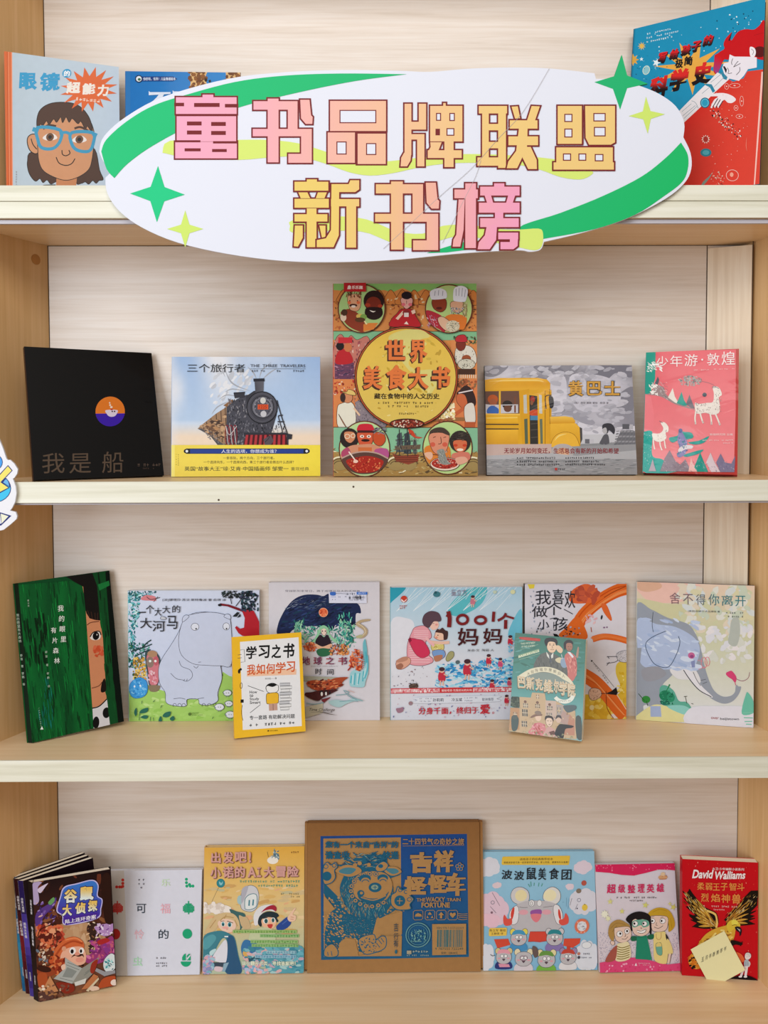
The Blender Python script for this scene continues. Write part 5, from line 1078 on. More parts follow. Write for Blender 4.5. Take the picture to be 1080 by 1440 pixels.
# mother
PKD, OLM = '#d8536c', '#7a3a48'
S.shape([(200,400),(225,365),(290,355),(330,390),(340,440),(300,470),(320,560),(350,590),(345,620),(270,640),(180,625),(165,560),(170,480)], '#e7a0ac', OLM, 3).lines([[(180,500+q*16),(330,490+q*18)] for q in range(8)], 4, '#f3ccd2').lines([[(215,390+q*14),(320,392+q*14)] for q in range(5)], 4, '#f3ccd2')
S.shape([(180,445),(240,450),(290,470),(330,550),(280,585),(230,560),(190,490)], '#d2385c', OLM, 3).poly([(172,452),(190,435),(200,460),(185,475)], '#8d2440')
S.shape([(85,620),(120,585),(180,580),(190,620),(140,660),(100,660)], '#e0a890', OLM, 3).poly([(86,640),(120,620),(140,640),(120,664),(95,662)], '#a5705c', True).poly([(85,605),(130,578),(170,575),(165,600),(110,615)], '#c08a74', True)
S.poly([(320,330),(370,310),(395,345),(380,378),(345,382)], '#efc6b6', True).poly([(275,320),(290,275),(335,250),(390,262),(412,300),(405,325),(360,325),(340,350),(320,370),(290,355)], '#5a4450', True).ell(378, 348, 10, 7, '#e59a94').line([(350,340),(362,338)], 3, K)
S.shape([(365,425),(380,385),(430,385),(455,410),(450,450),(400,460),(362,440)], '#efc4ac', OLM, 3).poly([(370,400),(385,378),(400,385),(420,370),(440,388),(460,400),(455,450),(430,455),(425,415),(390,405)], '#4a3030', True).ell(378, 440, 9, 7, '#e8907c').ell(388, 424, 4, 4, K)
S.shape([(345,480),(420,478),(425,530),(350,535)], '#d9cc7c', '#8a7a3a', 3).dabs(20, (350, 484, 420, 530), (4, 9), ['#b8a450', '#efe4a8'], 0.5).shape([(350,535),(425,530),(440,570),(400,600),(360,580)], '#7aa0d4', OLM, 3).shape([(445,590),(470,545),(500,545),(500,580),(460,612)], '#a8a474', '#5a5a3a', 3).line([(330,470),(400,478),(470,476)], 22, '#eac0ac').line([(300,440),(340,480),(360,500)], 20, '#efb8ba').poly([(360,575),(420,565),(410,600),(370,612)], '#b87c60', True)
# little figures
def mini(x, y, s, c='#c8344a'):
    S.poly([(x-s*0.35,y),(x+s*0.3,y-s*0.1),(x+s*0.4,y+s*1.0),(x-s*0.4,y+s*1.0)], c, True).ell(x, y-s*0.28, s*0.32, s*0.34, '#e8bca8').ell(x, y-s*0.4, s*0.36, s*0.26, '#4a2f38').line([(x-s*0.15,y+s),(x-s*0.25,y+s*1.6)], s*0.16, '#e8bca8').line([(x+s*0.15,y+s),(x+s*0.15,y+s*1.6)], s*0.16, '#e8bca8').line([(x+s*0.25,y+s*0.2),(x+s*0.7,y+s*0.5)], s*0.15, '#e8bca8')
mini(640, 165, 38, '#c8788c'); mini(912, 455, 40); mini(416, 690, 58); mini(600, 640, 66); mini(755, 590, 42); mini(840, 615, 38, '#d0507c'); mini(780, 770, 40); mini(905, 755, 34, '#c84a6a'); mini(885, 880, 36); S.ring(640, 675, 18, 22, 3, '#5a8ab0').dabs(14, (900, 480, 950, 550), (6, 14), ['#5cb0dc', '#9fd4ec'], 0.5)
S.ell(380, 130, 26, 20, '#3f7a88').ell(372, 118, 10, 10, '#2a5a66').ell(930, 118, 18, 16, '#d9dcae').ell(800, 118, 14, 12, '#c4d4c0').ell(530, 618, 16, 14, '#5a6a72').ell(190, 908, 15, 14, '#a08088').ell(212, 786, 34, 20, '#5a4a44').dabs(30, (180, 764, 244, 800), (3, 8), ['#3a2e2c', '#7a6a60'], 0.4).poly([(85,945),(110,940),(138,935),(135,965),(100,975)], '#a0788c', True)
S.ell(144, 162, 24, 24, '#c8402e').poly([(124,160),(145,178),(166,158),(160,172),(142,186),(126,174)], '#efe6e4').micro(112, 206, 174, 13, '#b84a48').micro(112, 220, 174, 13, '#b84a48')
S.t('童立方', 484, 96, 596, 142, '#8d7f96', 0.0)
# red bar and foot of the jacket
S.rect(40, 800, 1010, 806, '#d23a42').rect(40, 830, 1010, 836, '#d23a42').rect(40, 806, 1010, 830, '#e7b8bc').dabs(70, (50, 808, 400, 828), (3, 9), ['#f4e4e6', '#d8606c', '#e89aa2'], 1.4, (-1, 1), 4).dabs(60, (640, 808, 930, 828), (3, 9), ['#f4e4e6', '#d8606c', '#e89aa2'], 1.4, (-1, 1), 4).rect(400, 800, 640, 836, '#cf3038').t('献给母亲·无限成长的天地', 414, 810, 632, 828, '#f4dcdc', 0.01)
S.dabs(80, (60, 845, 980, 1020), (3, 9), ['#8a94c0', '#b0709a', '#6a74a8', '#d0a0b4'], 0.5, None, 5)
S.poly([(250,866),(800,862),(812,884),(800,904),(250,908),(240,886)], '#dde2ee', True).micro(246, 870, 338, 9, '#6a7088').micro(256, 890, 338, 9, '#6a7088').t('孙莉莉', 350, 874, 428, 898, '#2f3444', 0.01).t('冷玉斌', 486, 874, 562, 898, '#2f3444', 0.01).micro(576, 870, 668, 9, '#6a7088').micro(580, 890, 660, 9, '#6a7088').t('联袂推荐', 706, 876, 790, 898, '#4a5064', 0.0)
S.part(TL).line([(462,252),(472,300),(468,366)], 30, '#7c2226', True).line([(448,290),(466,262)], 12, '#7c2226').ring(565, 312, 38, 32, 20, '#7c2226').ring(695, 318, 38, 26, 20, '#7c2226').line([(792,258),(786,330)], 22, '#7c2226').line([(880,270),(860,300),(820,322)], 18, '#7c2226').line([(880,290),(938,308)], 14, '#7c2226').line([(878,318),(876,382)], 24, '#7c2226').chars([('妈',528,372,680,500),('妈',712,376,852,490)], '#4a1c20', 0.016)
S.part('cover').t('米会·文  陶菇·人', 600, 524, 792, 542, '#3a3a44', 0.0)
S.t('分身千面，终归于', 246, 938, 680, 990, '#c4283a', 0.022).t('爱', 690, 922, 764, 992, '#c4283a', 0.03).ring(786, 984, 6, 6, 3, '#c4283a')
b.done()
# --- orange brush strokes
b = Book('brush', 'picture_book', 'white book with broad orange brush strokes and handwritten title, behind the teal paperback', 'book', 'satin', True, '#2a2422', '#dcdae2')
S = b.S.fr(700, 810, 5.4)
S.bg(lambda a, v: mix('#dad8e4', '#e0dade', v), 2, 3)
S.poly([(640,1090),(660,900),(760,900),(860,850),(900,700),(980,640),(1000,1090)], '#e0b83a', True).poly([(640,1090),(650,980),(800,960),(990,1010),(1000,1090)], '#dfb234').poly([(840,760),(900,700),(960,700),(940,860),(860,900),(780,860)], '#e2dfe4', True)
S.dabs(60, (650, 920, 980, 1075), (8, 30), ['#e9c64c', '#d8aa30', '#efd470'], 0.7, None, 9, lambda x, y: y > 900+abs(x-860)*0.2).ell(724, 990, 18, 20, '#efe2a8').ell(905, 1052, 34, 20, '#e8e0e0').poly([(910,650),(970,640),(985,760),(960,860),(930,800),(900,720)], '#e0c24a', True).dabs(20, (920, 720, 970, 880), (8, 18), ['#d8b02c', '#f0dc80'], 0.7).poly([(225,62),(280,62),(275,92),(240,96)], '#e4d04a')
OB = '#e06a28'
def brush(P, w, seed):
    S.line(P, w, OB, True); r = random.Random(seed)
    for k in range(9):
        o = r.uniform(-0.45, 0.45)*w
        Q = [(x+o*0.7+r.uniform(-3, 3), y+o*0.7+r.uniform(-3, 3)) for x, y in P]
        S.line(Q, r.uniform(3, 10), r.choice(['#d4581c', '#ec8244', '#e87434', '#c84e18', '#f09a5c']), True)
brush([(980,90),(880,120),(760,190),(650,290),(590,400),(570,470)], 96, 3)
S.poly([(470,450),(520,380),(600,300),(660,380),(670,470)], OB, True)
S.poly([(560,110),(640,65),(700,70),(770,130),(740,190),(600,205),(540,180)], '#e0683a', True).dabs(24, (590, 90, 740, 180), (14, 40), ['#b8503a', '#a84a3c', '#c85c40', '#d8683c'], 0.6, None, 9).poly([(780,210),(820,215),(860,310),(850,330),(800,270)], '#e06a34', True).line([(800,160),(870,120),(960,80)], 4, '#7a3214')
brush([(1010,490),(900,460),(800,450),(720,470)], 46, 5)
brush([(640,730),(740,790),(830,880),(930,1000),(980,1050)], 104, 8)
S.line([(830,860),(840,990),(890,1070)], 5, '#8d3c18').line([(900,870),(960,960),(985,1000)], 6, '#f0d0b0')
S.dabs(40, (240, 90, 640, 450), (4, 10), ['#6a7890', '#8a96aa', '#a8b0c0', '#4a4a54'], 0.8, None, 6, lambda x, y: x < 290 or y > 380).dabs(14, (660, 280, 740, 350), (8, 18), ['#e8c0c4', '#e4b0b8'], 0.6)
S.ell(785, 306, 7, 17, '#2c2a2e', 10).line([(706,380),(712,416)], 6, '#b0562c').ell(805, 382, 8, 6, '#8a6a8a').ell(826, 380, 6, 6, '#8a6a8a').poly([(420,428),(450,432),(470,452),(430,450)], '#1e1a1c').dabs(9, (470, 380, 620, 450), (6, 12), ['#2a1a14'], 0.6)
S.shape([(905,575),(980,555),(985,635),(920,630)], '#d0cdd4', '#5a585e', 3).dabs(60, (912, 562, 980, 630), (2, 5), ['#77757c', '#a09ea4'], 0.6).line([(830,600),(900,598),(910,605)], 4, '#4a484e').line([(830,650),(890,640),(915,625)], 4, '#4a484e').lines([[(835,596),(848,614)], [(830,666),(850,640)]], 4, '#4a484e')
S.shape([(700,860),(730,838),(780,850),(795,890),(760,925),(720,930),(700,900)], '#e0b8a0', '#5a4a44', 3).dabs(50, (708, 850, 785, 920), (2, 5), ['#8a6a5c', '#b08a78'], 0.6).poly([(825,880),(870,860),(905,830),(918,870),(910,890),(860,885)], '#221e20').line([(790,880),(870,876)], 4, '#3a3438').ell(716, 632, 6, 6, K).line([(725,640),(800,720),(890,830)], 2.5, '#6a6870').tv('人力的书', 735, 650, 12, 17, '#5a585e', dx=12).tv('黄照伦绘', 805, 738, 12, 17, '#5a585e', dx=12)
S.part(TL).chars([('我',285,105,402,212),('喜',412,98,500,210),('欢',505,110,585,238),('做',258,222,378,306),('个',368,200,484,290),('小',304,322,390,398),('孩',420,306,530,406)], '#2f3038', 0.004).lines([[(395,318),(446,310),(450,330)], [(425,340),(424,390)], [(500,246),(568,282)]], 5, '#2f3038')
S.part('cover')
b.done()
# --- study book
b = Book('study', 'paperback_book', 'small yellow and white paperback about studying with a boy beside stacked books', 'book', 'wrap', False, '#e8a92c', '#f0c02a')
S = b.S.fr(310, 800, 4.5)
S.bg('#f2bf2c')
S.poly([(116,456),(484,440),(526,1000),(146,1010)], '#eeeff2', False)
S.lines([[(118,506),(144,504),(150,580),(124,582)], [(104,536),(128,534)], [(104,556),(130,554)]], 3, '#4a4a4a', False).ell(115, 638, 8, 14, K).ell(124, 626, 8, 8, K).ring(130, 728, 7, 18, 3, K).rect(128, 815, 148, 836, K).line([(140,850),(136,900),(146,950)], 3, K)
S.part(TL).chars([('学',156,484,222,564),('习',234,482,304,562),('之',316,478,378,566),('书',390,474,462,566)], '#151515', 0.03)
S.part('cover').rect(164, 636, 478, 672, '#f6c8a8')
S.part(TL).chars([('我',164,598,218,664),('如',222,596,278,662),('何',284,594,342,660),('学',346,590,408,660),('习',414,588,468,654)], '#d8602c', 0.022)
S.part('cover').t('采亦铭——著', 280, 684, 354, 696, '#4a4a4a', 0.0).lines([[(172,730),(274,770)], [(190,902),(256,852)]], 3, K)
for i, q in enumerate(('How', 'to', 'Study', 'Smart')): S.t(q, 184+i, 762+i*22, [232, 208, 246, 256][i], 780+i*22+(4 if i == 2 else 0), '#1c1c1c', 0.012)
S.ell(325, 748, 40, 30, '#141414').shape([(288,745),(300,735),(330,742),(360,732),(368,750),(362,772),(330,784),(298,774)], '#f2f2f2', K, 3).shape([(292,790),(312,782),(350,780),(368,790),(370,835),(362,848),(306,850),(294,840)], '#f0bc30', K, 3).poly([(308,850),(362,848),(366,892),(312,894)], '#c9a090').line([(336,852),(338,892)], 3, '#6a4a40')
for i in range(9): S.shape([(376+(i % 3)*4, 722+i*19), (440+(i % 2)*12, 722+i*19), (440+(i % 2)*12, 740+i*19), (376+(i % 3)*4, 740+i*19)], '#e6e7e9' if i % 3 else '#c9cbd0', '#3a3a3a', 2.5, False)
S.t('专一套路 有助解决问题', 188, 920, 478, 948, '#222222', 0.006).micro(188, 972, 484, 18, '#4a4a4a', -0.02)
S.t('北京出版社', 318, 1018, 372, 1026, '#4a3a10', 0.0).ell(310, 1022, 5, 5, '#4a3a10')
b.done()
# --- academy
b = Book('academy', 'paperback_book', 'small thick teal paperback of a school building with portraits, standing in front', 'book', 'wrap', False, '#4e8a80', '#4e9a94', '#c9c4ae')
S = b.S.fr(715, 890, 9.818)
S.bg(lambda a, v: mix(mix('#3a7362', '#5c9c98', v*1.6), '#93c2c6', max(0, (v-0.55)*2.4)), 3, 12)
S.dabs(60, (60, 60, 1040, 640), (20, 70), ['#417a68', '#3a6f60', '#4d8a80', '#639e9a'], 0.25, (-20, 20), 8, lambda x, y: x < 400 or x > 920)
S.poly([(195,78),(450,88),(468,104),(445,124),(205,112)], '#b8342c', True).line([(200,96),(450,106)], 4, '#d86a50')
for i, (q, y, c) in enumerate((('THE MYSTERY', 150, '#d8e2c8'), ('OF THE ACADEMY', 190, '#d8e2c8'))): S.t(q, 190+i*10, y+10, 400-i*5, y+34, c, 0.01, -0.12)
S.poly([(150,330),(445,228),(452,268),(150,372)], '#8aa886').t('BASKERVILLE', 152, 338, 450, 368, '#e4e6c8', 0.03, -0.33).line([(160,392),(460,290)], 4, '#a8c0a0').line([(185,252),(440,170)], 3, '#a8c0a0')
# two figures
S.poly([(360,480),(400,380),(470,300),(560,270),(640,280),(740,330),(820,420),(830,640),(380,600)], '#666862', True).dabs(70, (390, 320, 800, 560), (12, 40), ['#585a56', '#74766f', '#4c4e4a'], 0.2, (60, 100), 5).poly([(548,262),(600,330),(650,262),(640,340),(590,360),(556,320)], '#dfe0d8').poly([(585,310),(612,308),(618,400),(592,410)], '#5a5e66')
S.shape([(560,180),(575,130),(640,112),(690,140),(692,210),(660,262),(610,272),(572,240)], '#e8c8a8', '#8a6a50', 4).poly([(528,120),(560,80),(640,66),(700,90),(712,140),(690,170),(672,130),(610,122),(580,140),(560,190),(540,170)], '#241c1c', True).ell(605, 168, 10, 6, '#2a2222').ell(655, 168, 10, 6, '#2a2222').lines([[(590,152),(620,150)], [(645,150),(672,152)], [(632,175),(640,205),(626,208)], [(604,228),(640,232),(660,222)]], 6, '#8a5a48')
S.poly([(690,180),(730,170),(780,220),(760,270),(720,260),(690,220)], '#e4c4a4', True).poly([(670,360),(740,330),(800,380),(790,410),(700,400)], '#d8cca8', True).ell(790, 400, 50, 70, '#8fa4bc').line([(760,290),(770,350)], 8, '#d8dce4')
S.poly([(800,320),(850,260),(900,260),(960,330),(960,520),(900,640),(840,620),(830,480)], '#c9746c', True).dabs(40, (830, 300, 960, 560), (10, 30), ['#d88a80', '#b05a58', '#e0a090'], 0.3, (60, 110), 5)
S.shape([(818,150),(850,122),(905,130),(920,180),(895,230),(850,238),(826,200)], '#a87864', '#5a3a34', 4).poly([(798,200),(800,130),(850,88),(910,96),(928,140),(880,126),(835,140),(826,190),(810,230)], '#2a2224', True).poly([(840,250),(880,250),(930,310),(910,330)], '#dfe4ea').poly([(960,300),(990,180),(1005,200),(985,320)], '#b08a78', True).lines([[(850,180),(870,180)], [(885,180),(905,182)], [(860,212),(890,214)]], 6, '#5a3a34')
S.fr(715, 890, 9.818)
S.poly([(120,640),(220,560),(340,500),(500,470),(640,480),(780,540),(900,660),(900,720),(760,620),(640,560),(500,540),(360,570),(250,630),(160,720)], '#e2dcc0', True).poly([(220,640),(360,570),(500,545),(640,560),(760,620),(840,700),(200,720)], '#8a9890', True)
for i, c in enumerate('大侦探福尔摩斯后人'): 
    a = -0.62+i*0.155; S.em(c, 530+420*math.sin(a)-24, 900-400*math.cos(a)-20, 46, '#4a4434', 0.0)
S.fr(700, 810, 5.4)
S.part(TL)
for c, x0, y0, x1, y1 in (('巴',150,772,214,862), ('斯',216,772,282,870), ('克',286,778,348,872), ('维',350,782,424,884), ('尔',428,776,470,880), ('学',470,790,536,896), ('院',534,796,594,904)): S.t(c, x0-4, y0+8, x1-2, y1+8, '#6a6450', 0.06).t(c, x0, y0, x1, y1, '#e8dcc0', 0.045).t(c, x0+2, y0+2, x1-2, y1-2, '#cdb28e', 0.0)
S.part('cover').fr(700, 960, 8.308)
S.ring(770, 110, 112, 92, 44, '#e6e8dc', 10, 150).micro(700, 192, 850, 16, '#8a8c80', -0.1)
S.poly([(130,290),(140,200),(190,180),(250,195),(245,300)], '#3f4a3c', True).dabs(30, (140, 190, 245, 290), (8, 20), ['#2f3a30', '#56624e', '#6a7460'], 0.6)
S.poly([(245,180),(380,180),(400,120),(550,120),(560,200),(680,200),(760,240),(900,300),(900,620),(100,600),(120,310),(245,310)], '#c9ae8a')
S.poly([(110,310),(240,310),(230,560),(100,580)], '#c0946c').poly([(555,200),(680,200),(670,420),(545,420)], '#cbb3a4').poly([(680,240),(760,240),(760,460),(680,440)], '#b0a49e').poly([(760,400),(830,340),(890,400),(880,580),(760,580)], '#c08a72').poly([(690,420),(760,300),(830,350),(800,480)], '#b89a90')
for x, y, w, h, c in ((285,250,60,50,'#8d8478'),(270,320,66,80,'#5a5650'),(258,455,66,66,'#6a645c'),(430,250,56,44,'#7a6a58'),(446,140,34,48,'#8a7460'),(570,265,66,46,'#7c7270'),(560,340,66,60,'#8d8480'),(690,270,44,70,'#8a8078'),(160,360,50,50,'#8d6a50')): S.rect(x, y, x+w, y+h, c).lines([[(x+w*0.33,y),(x+w*0.33,y+h)], [(x+w*0.66,y),(x+w*0.66,y+h)], [(x,y+h*0.5),(x+w,y+h*0.5)]], 6, '#e4d2b4')
for x, y in ((312, 232), (458, 232), (602, 246)): S.ell(x, y, 17, 16, '#7a5a4a')
S.dabs(60, (110, 300, 900, 560), (6, 18), ['#bfa27c', '#d8c09c', '#a48464', '#b49474'], 0.5, None, 6)
S.poly([(760,260),(800,240),(900,235),(915,270),(860,310),(800,320)], '#56666a', True).poly([(900,380),(960,370),(965,600),(905,600)], '#4a5450', True)
S.poly([(140,420),(190,400),(225,440),(200,560),(140,570)], '#4a5a58', True).ell(182, 420, 34, 26, '#56605c')
S.poly([(340,600),(380,520),(430,470),(510,470),(560,560),(560,620)], '#d8888c', True).ell(460, 400, 36, 46, '#e6c8b0').poly([(370,400),(420,370),(500,360),(505,380),(440,390),(380,415)], '#8a6a5a', True).ell(460, 350, 40, 24, '#8d7a6c').dabs(40, (380, 480, 550, 600), (10, 26), ['#e8a8ac', '#c86a74', '#b8584e'], 0.5)
S.shape([(548,420),(570,395),(612,398),(630,440),(615,485),(580,500),(552,470)], '#e8cdb8', '#6a5044', 4).poly([(540,430),(545,385),(590,370),(635,390),(640,440),(620,405),(570,402)], '#3a2e2c', True).poly([(520,620),(540,540),(580,500),(620,510),(680,560),(680,620)], '#cfa49c', True).poly([(580,560),(640,540),(660,580),(600,600)], '#6a4438').lines([[(565,435),(582,434)], [(600,434),(616,434)], [(580,475),(602,474)]], 6, '#4a342c')
S.ell(700, 410, 30, 40, '#d8bca8').poly([(665,410),(680,365),(725,362),(735,400),(700,385)], '#4a4444', True).poly([(650,560),(700,470),(760,460),(870,470),(850,495),(780,510),(760,560),(740,620),(660,600)], '#2c2826', True).poly([(670,560),(740,560),(740,630),(680,630)], '#20201f')
S.poly([(110,575),(280,600),(560,615),(900,630),(880,660),(110,600)], '#b8b08c', True).dabs(60, (240, 560, 880, 640), (8, 24), ['#a8a47c', '#c8c4a0', '#8d9070'], 0.4)
b.done()
# --- elephant
b = Book('elephant', 'picture_book', 'pastel picture book with a grey elephant and a small pink mouse on its trunk', 'book', 'wrap', True, '#cfd0c8', '#e4e2e6', '#3a3c40')
S = b.S.fr(880, 800, 5.4)
S.bg(lambda a, v: mix(mix('#e8d0bc', '#cfd2ae', min(1, v*3)), '#e0e2e4', max(0, min(1, (v-0.3)*1.6))), 4, 10)
S.poly([(100,105),(560,110),(480,230),(340,260),(200,250),(130,200)], '#eec4b8', True).poly([(100,105),(260,108),(280,150),(180,180),(110,160)], '#e0b49a', True).poly([(100,230),(240,250),(340,270),(560,280),(520,400),(420,400),(240,350),(90,280)], '#d2d0a8', True)
S.dabs(120, (420, 120, 970, 480), (18, 55), ['#d2d4b0', '#dcd8b4', '#cbd6c4', '#e2e4dc', '#e4d8c4', '#d8e0e2'], 0.6, None, 9).dabs(60, (560, 440, 950, 700), (18, 50), ['#e4e6e8', '#dfe2ec', '#d8dcd4', '#ebe8ec'], 0.6, None, 9)
S.poly([(790,480),(810,380),(860,370),(870,480),(840,580),(780,560)], '#b8c0ba', True)
EG = '#9aa2b0'
S.poly([(90,280),(200,310),(320,370),(430,400),(490,430),(540,510),(570,610),(590,720),(620,830),(660,920),(720,965),(780,965),(820,935),(830,880),(850,890),(870,895),(850,950),(800,1005),(730,1022),(650,990),(580,930),(520,840),(480,760),(400,760),(330,820),(270,880),(250,960),(255,1120),(170,1120),(165,1040),(120,1040),(120,1110),(62,1120),(80,700)], EG, True)
S.poly([(100,380),(240,420),(380,440),(520,520),(560,620),(500,760),(400,760),(240,760),(120,730),(90,600)], '#b4c4e4', True).poly([(330,760),(440,740),(520,760),(560,860),(470,840),(380,830)], '#e2e2e6', True)
S.dabs(60, (100, 380, 540, 760), (14, 50), ['#c4d4f0', '#a8bce0', '#d4e0f4', '#b8c8e8'], 0.3, (-10, 40), 8).poly([(120,760),(240,740),(300,800),(200,850),(130,840)], '#9a9ca6', True).poly([(62,1040),(120,600),(80,600)], '#9aa0ac')
S.line([(215,330),(205,420),(212,480)], 4, '#4a525c').line([(310,470),(200,520),(150,580),(190,690),(240,735),(320,742),(380,650),(410,560),(400,510)], 5, '#4a5a74', True)
S.poly([(430,760),(470,820),(530,900),(600,960),(650,970),(570,890),(510,800),(480,770)], '#e6e6ee', True).line([(432,765),(480,840),(550,920),(640,970)], 6, '#2c3038').line([(505,780),(530,840),(560,885)], 4, '#3a404a').lines([[(560,845),(600,835)], [(575,870),(610,855)]], 4, '#5a606a')
S.ell(495, 655, 26, 24, '#c86a9c').ell(498, 662, 14, 12, '#9a4a84').poly([(490,700),(520,690),(520,745),(495,745)], '#8a94c0').ring(590, 710, 22, 40, 5, '#e08a94').ring(615, 700, 18, 34, 5, '#e08a94').lines([[(540,690),(580,700)], [(545,760),(600,740)]], 4, '#e08a94')
S.poly([(755,790),(790,770),(810,780),(835,820),(825,860),(800,835),(770,815)], '#d8487c', True).line([(830,830),(880,848),(925,825),(938,780)], 4, '#9a5a70').lines([[(760,782),(800,792)], [(822,855),(828,880)]], 5, '#d8487c')
S.poly([(245,920),(280,880),(350,920),(390,1000),(450,1010),(480,1060),(380,1040),(270,1035)], '#5fae9a', True).line([(325,875),(300,920),(262,960)], 12, '#2f8a5a', True, False, 2).ell(290, 960, 48, 40, '#1f7f5c').ell(330, 975, 30, 36, '#2c8f6c').ell(285, 1015, 36, 18, '#1a7060').ell(142, 990, 32, 28, '#2f8a3c').lines([[(85,945),(130,1000)], [(142,1000),(155,1040)]], 5, '#2a4a2a').dabs(30, (250, 915, 350, 1030), (5, 12), ['#155a44', '#3fa47c'], 0.4)
S.poly([(60,1145),(70,1110),(200,1030),(330,1050),(480,1090),(460,1160),(60,1150)], '#e2dca0', True).poly([(172,1040),(250,1040),(255,1122),(172,1122)], '#a4b4d8').poly([(300,1045),(420,1035),(490,1080),(440,1110)], '#8fd0c8', True).poly([(470,1060),(640,1040),(980,1060),(960,1200),(460,1180)], '#e2e2ee', True).lines([[(440,965),(450,1020)], [(430,968),(455,965)], [(485,1020),(500,1025)]], 4, '#4a4a3a')
S.poly([(905,950),(925,940),(960,1000),(965,1090),(870,1100)], '#6fc4ae', True).lines([[(880,1092),(960,1090)], [(885,1130),(955,1132)], [(890,1160),(950,1158)], [(900,1180),(945,1182)]], 8, '#7cc8b4')
S.part(TL).chars([('舍',342,182,422,266),('不',442,192,518,270),('得',540,192,612,272),('你',634,190,716,274),('离',734,196,820,276),('开',838,200,918,280)], lambda X, Y: mix('#8a6a72', '#3f7f8a', (X-420)/360), 0.0)
S.part('cover').t('[美国]安娜贝·杰瓦娜丽 著', 478, 312, 720, 328, '#5a6468', 0.0, 0.01).micro(750, 322, 902, 14, '#5a6468').micro(778, 350, 902, 14, '#5a6468')
S.t('over', 632, 1124, 692, 1140, '#9a3a34', 0.01, 0.04).t('beijistown', 702, 1128, 848, 1152, '#2c2c30', 0.012, 0.02)
b.done()
# ================================================================= bottom shelf
# --- comics: four of one series, the front one swung open a little
b = Book('comic', 'comic_book', 'front comic of the stack, brown cover with a mustached reader in orange hat', 'book', 'gloss', False, '#150a10', '#3a1a14', '#1a0c10', 'comics leaning in the left corner')
S = b.S.fr(0, 1190, 5.684)
S.bg(lambda a, v: mix(mix('#1c0d12', '#5a2c20', min(1, v*2.2)), '#8a5a3e', max(0, (v-0.45)*1.5)*(1-abs(a-0.5))), 8, 12)
S.dabs(150, (260, 240, 940, 1230), (16, 60), ['#4a221a', '#6a3424', '#7a4630', '#341812', '#8d5838'], 0.4, None, 8)
S.poly([(480,640),(600,600),(720,600),(800,660),(880,780),(840,900),(600,900),(470,760)], '#c09670', True).dabs(40, (480, 600, 840, 860), (16, 50), ['#c8a27c', '#b48860', '#d0ac88'], 0.5, None, 9)
S.poly([(262,300),(330,290),(300,330),(310,420),(290,455),(262,440)], '#b6a4cc', True).poly([(300,340),(375,296),(360,320),(320,370)], '#d8c8e0', True).poly([(290,520),(400,440),(440,400),(430,460),(340,560),(300,700),(285,640)], '#5a3a8a', True).dabs(30, (290, 440, 440, 640), (8, 22), ['#7a5aa8', '#3f2a6a', '#a88ac8', '#e0b0a0'], 0.4, (100, 160), 6).poly([(380,440),(420,400),(430,425),(400,458)], '#6aa060', True)
S.dabs(90, (300, 620, 500, 800), (10, 32), ['#b8432c', '#d9704a', '#8a2a20', '#e8a078', '#c8503a', '#5a1c18'], 0.7, None, 8).dabs(60, (300, 780, 430, 980), (8, 24), ['#8a3a26', '#c8a080', '#5a2c22', '#e0d0c0', '#6a7a8a', '#d87a4a'], 0.6, None, 7)
S.poly([(700,610),(760,590),(800,640),(780,720),(740,820),(715,830),(720,720),(690,660)], '#3a2420', True).dabs(40, (690, 590, 790, 810), (6, 16), ['#e0b890', '#f0d8b8', '#1c1210', '#8a5a40'], 0.5, None, 6)
S.poly([(760,620),(900,600),(890,680),(830,700),(770,660)], '#b890c8', True).dabs(26, (770, 600, 900, 700), (6, 18), ['#efe4f4', '#8d5aa8', '#d8b8e0', '#5a2a6a'], 0.5)
S.poly([(680,900),(740,830),(820,760),(900,700),(930,840),(860,900),(760,930)], '#9a3a78', True).dabs(60, (700, 740, 930, 910), (10, 34), ['#b84a8c', '#7a2a68', '#d87aa8', '#8d3a8a', '#c8607a'], 0.5, None, 8).poly([(780,740),(850,715),(880,740),(800,770)], '#b02a2c', True)
# tunnel beams
S.poly([(790,260),(860,230),(905,560),(850,600),(820,520)], '#2c1410', True).line([(300,700),(330,640),(440,600)], 6, '#2a1410')
# reader
S.poly([(430,880),(440,800),(520,720),(600,705),(660,740),(672,790),(640,830),(500,840),(470,900)], '#d4683a', True).line([(440,860),(500,780),(580,740),(660,760)], 16, '#b04a26').line([(520,730),(600,715),(655,745)], 10, '#ea8c58')
S.poly([(480,900),(500,820),(580,785),(660,790),(690,850),(680,920),(600,940),(520,930)], '#edb398', True).ell(510, 800, 18, 20, '#e0a080').ell(580, 818, 26, 30, '#f4f0ee').ell(652, 818, 20, 26, '#f4f0ee').ell(576, 822, 13, 18, '#171014').ell(648, 820, 10, 15, '#171014').line([(570,872),(600,850),(630,856),(660,850),(672,872)], 20, '#3a1a12', True, False, 1).ell(618, 842, 22, 14, '#e59a84').ell(640, 892, 34, 20, '#e89c88')
S.dabs(50, (400, 880, 520, 1000), (14, 36), ['#a03a22', '#c8582f', '#7a2616', '#d87a48'], 0.7, None, 9)
S.poly([(560,900),(520,870),(520,960),(430,1045),(580,1090),(660,960)], '#aeb2ae', False).poly([(660,960),(800,870),(760,1000),(700,1060),(580,1090)], '#94938a', False).poly([(540,950),(620,985),(580,1040),(500,1030)], '#8a908c').lines([[(540,910),(640,950)], [(530,930),(640,975)], [(480,1040),(590,1070)], [(690,1000),(780,930)], [(680,1020),(770,950)]], 4, '#6a6e6a').poly([(600,1080),(700,1045),(690,1090),(610,1110)], '#d8d8d2')
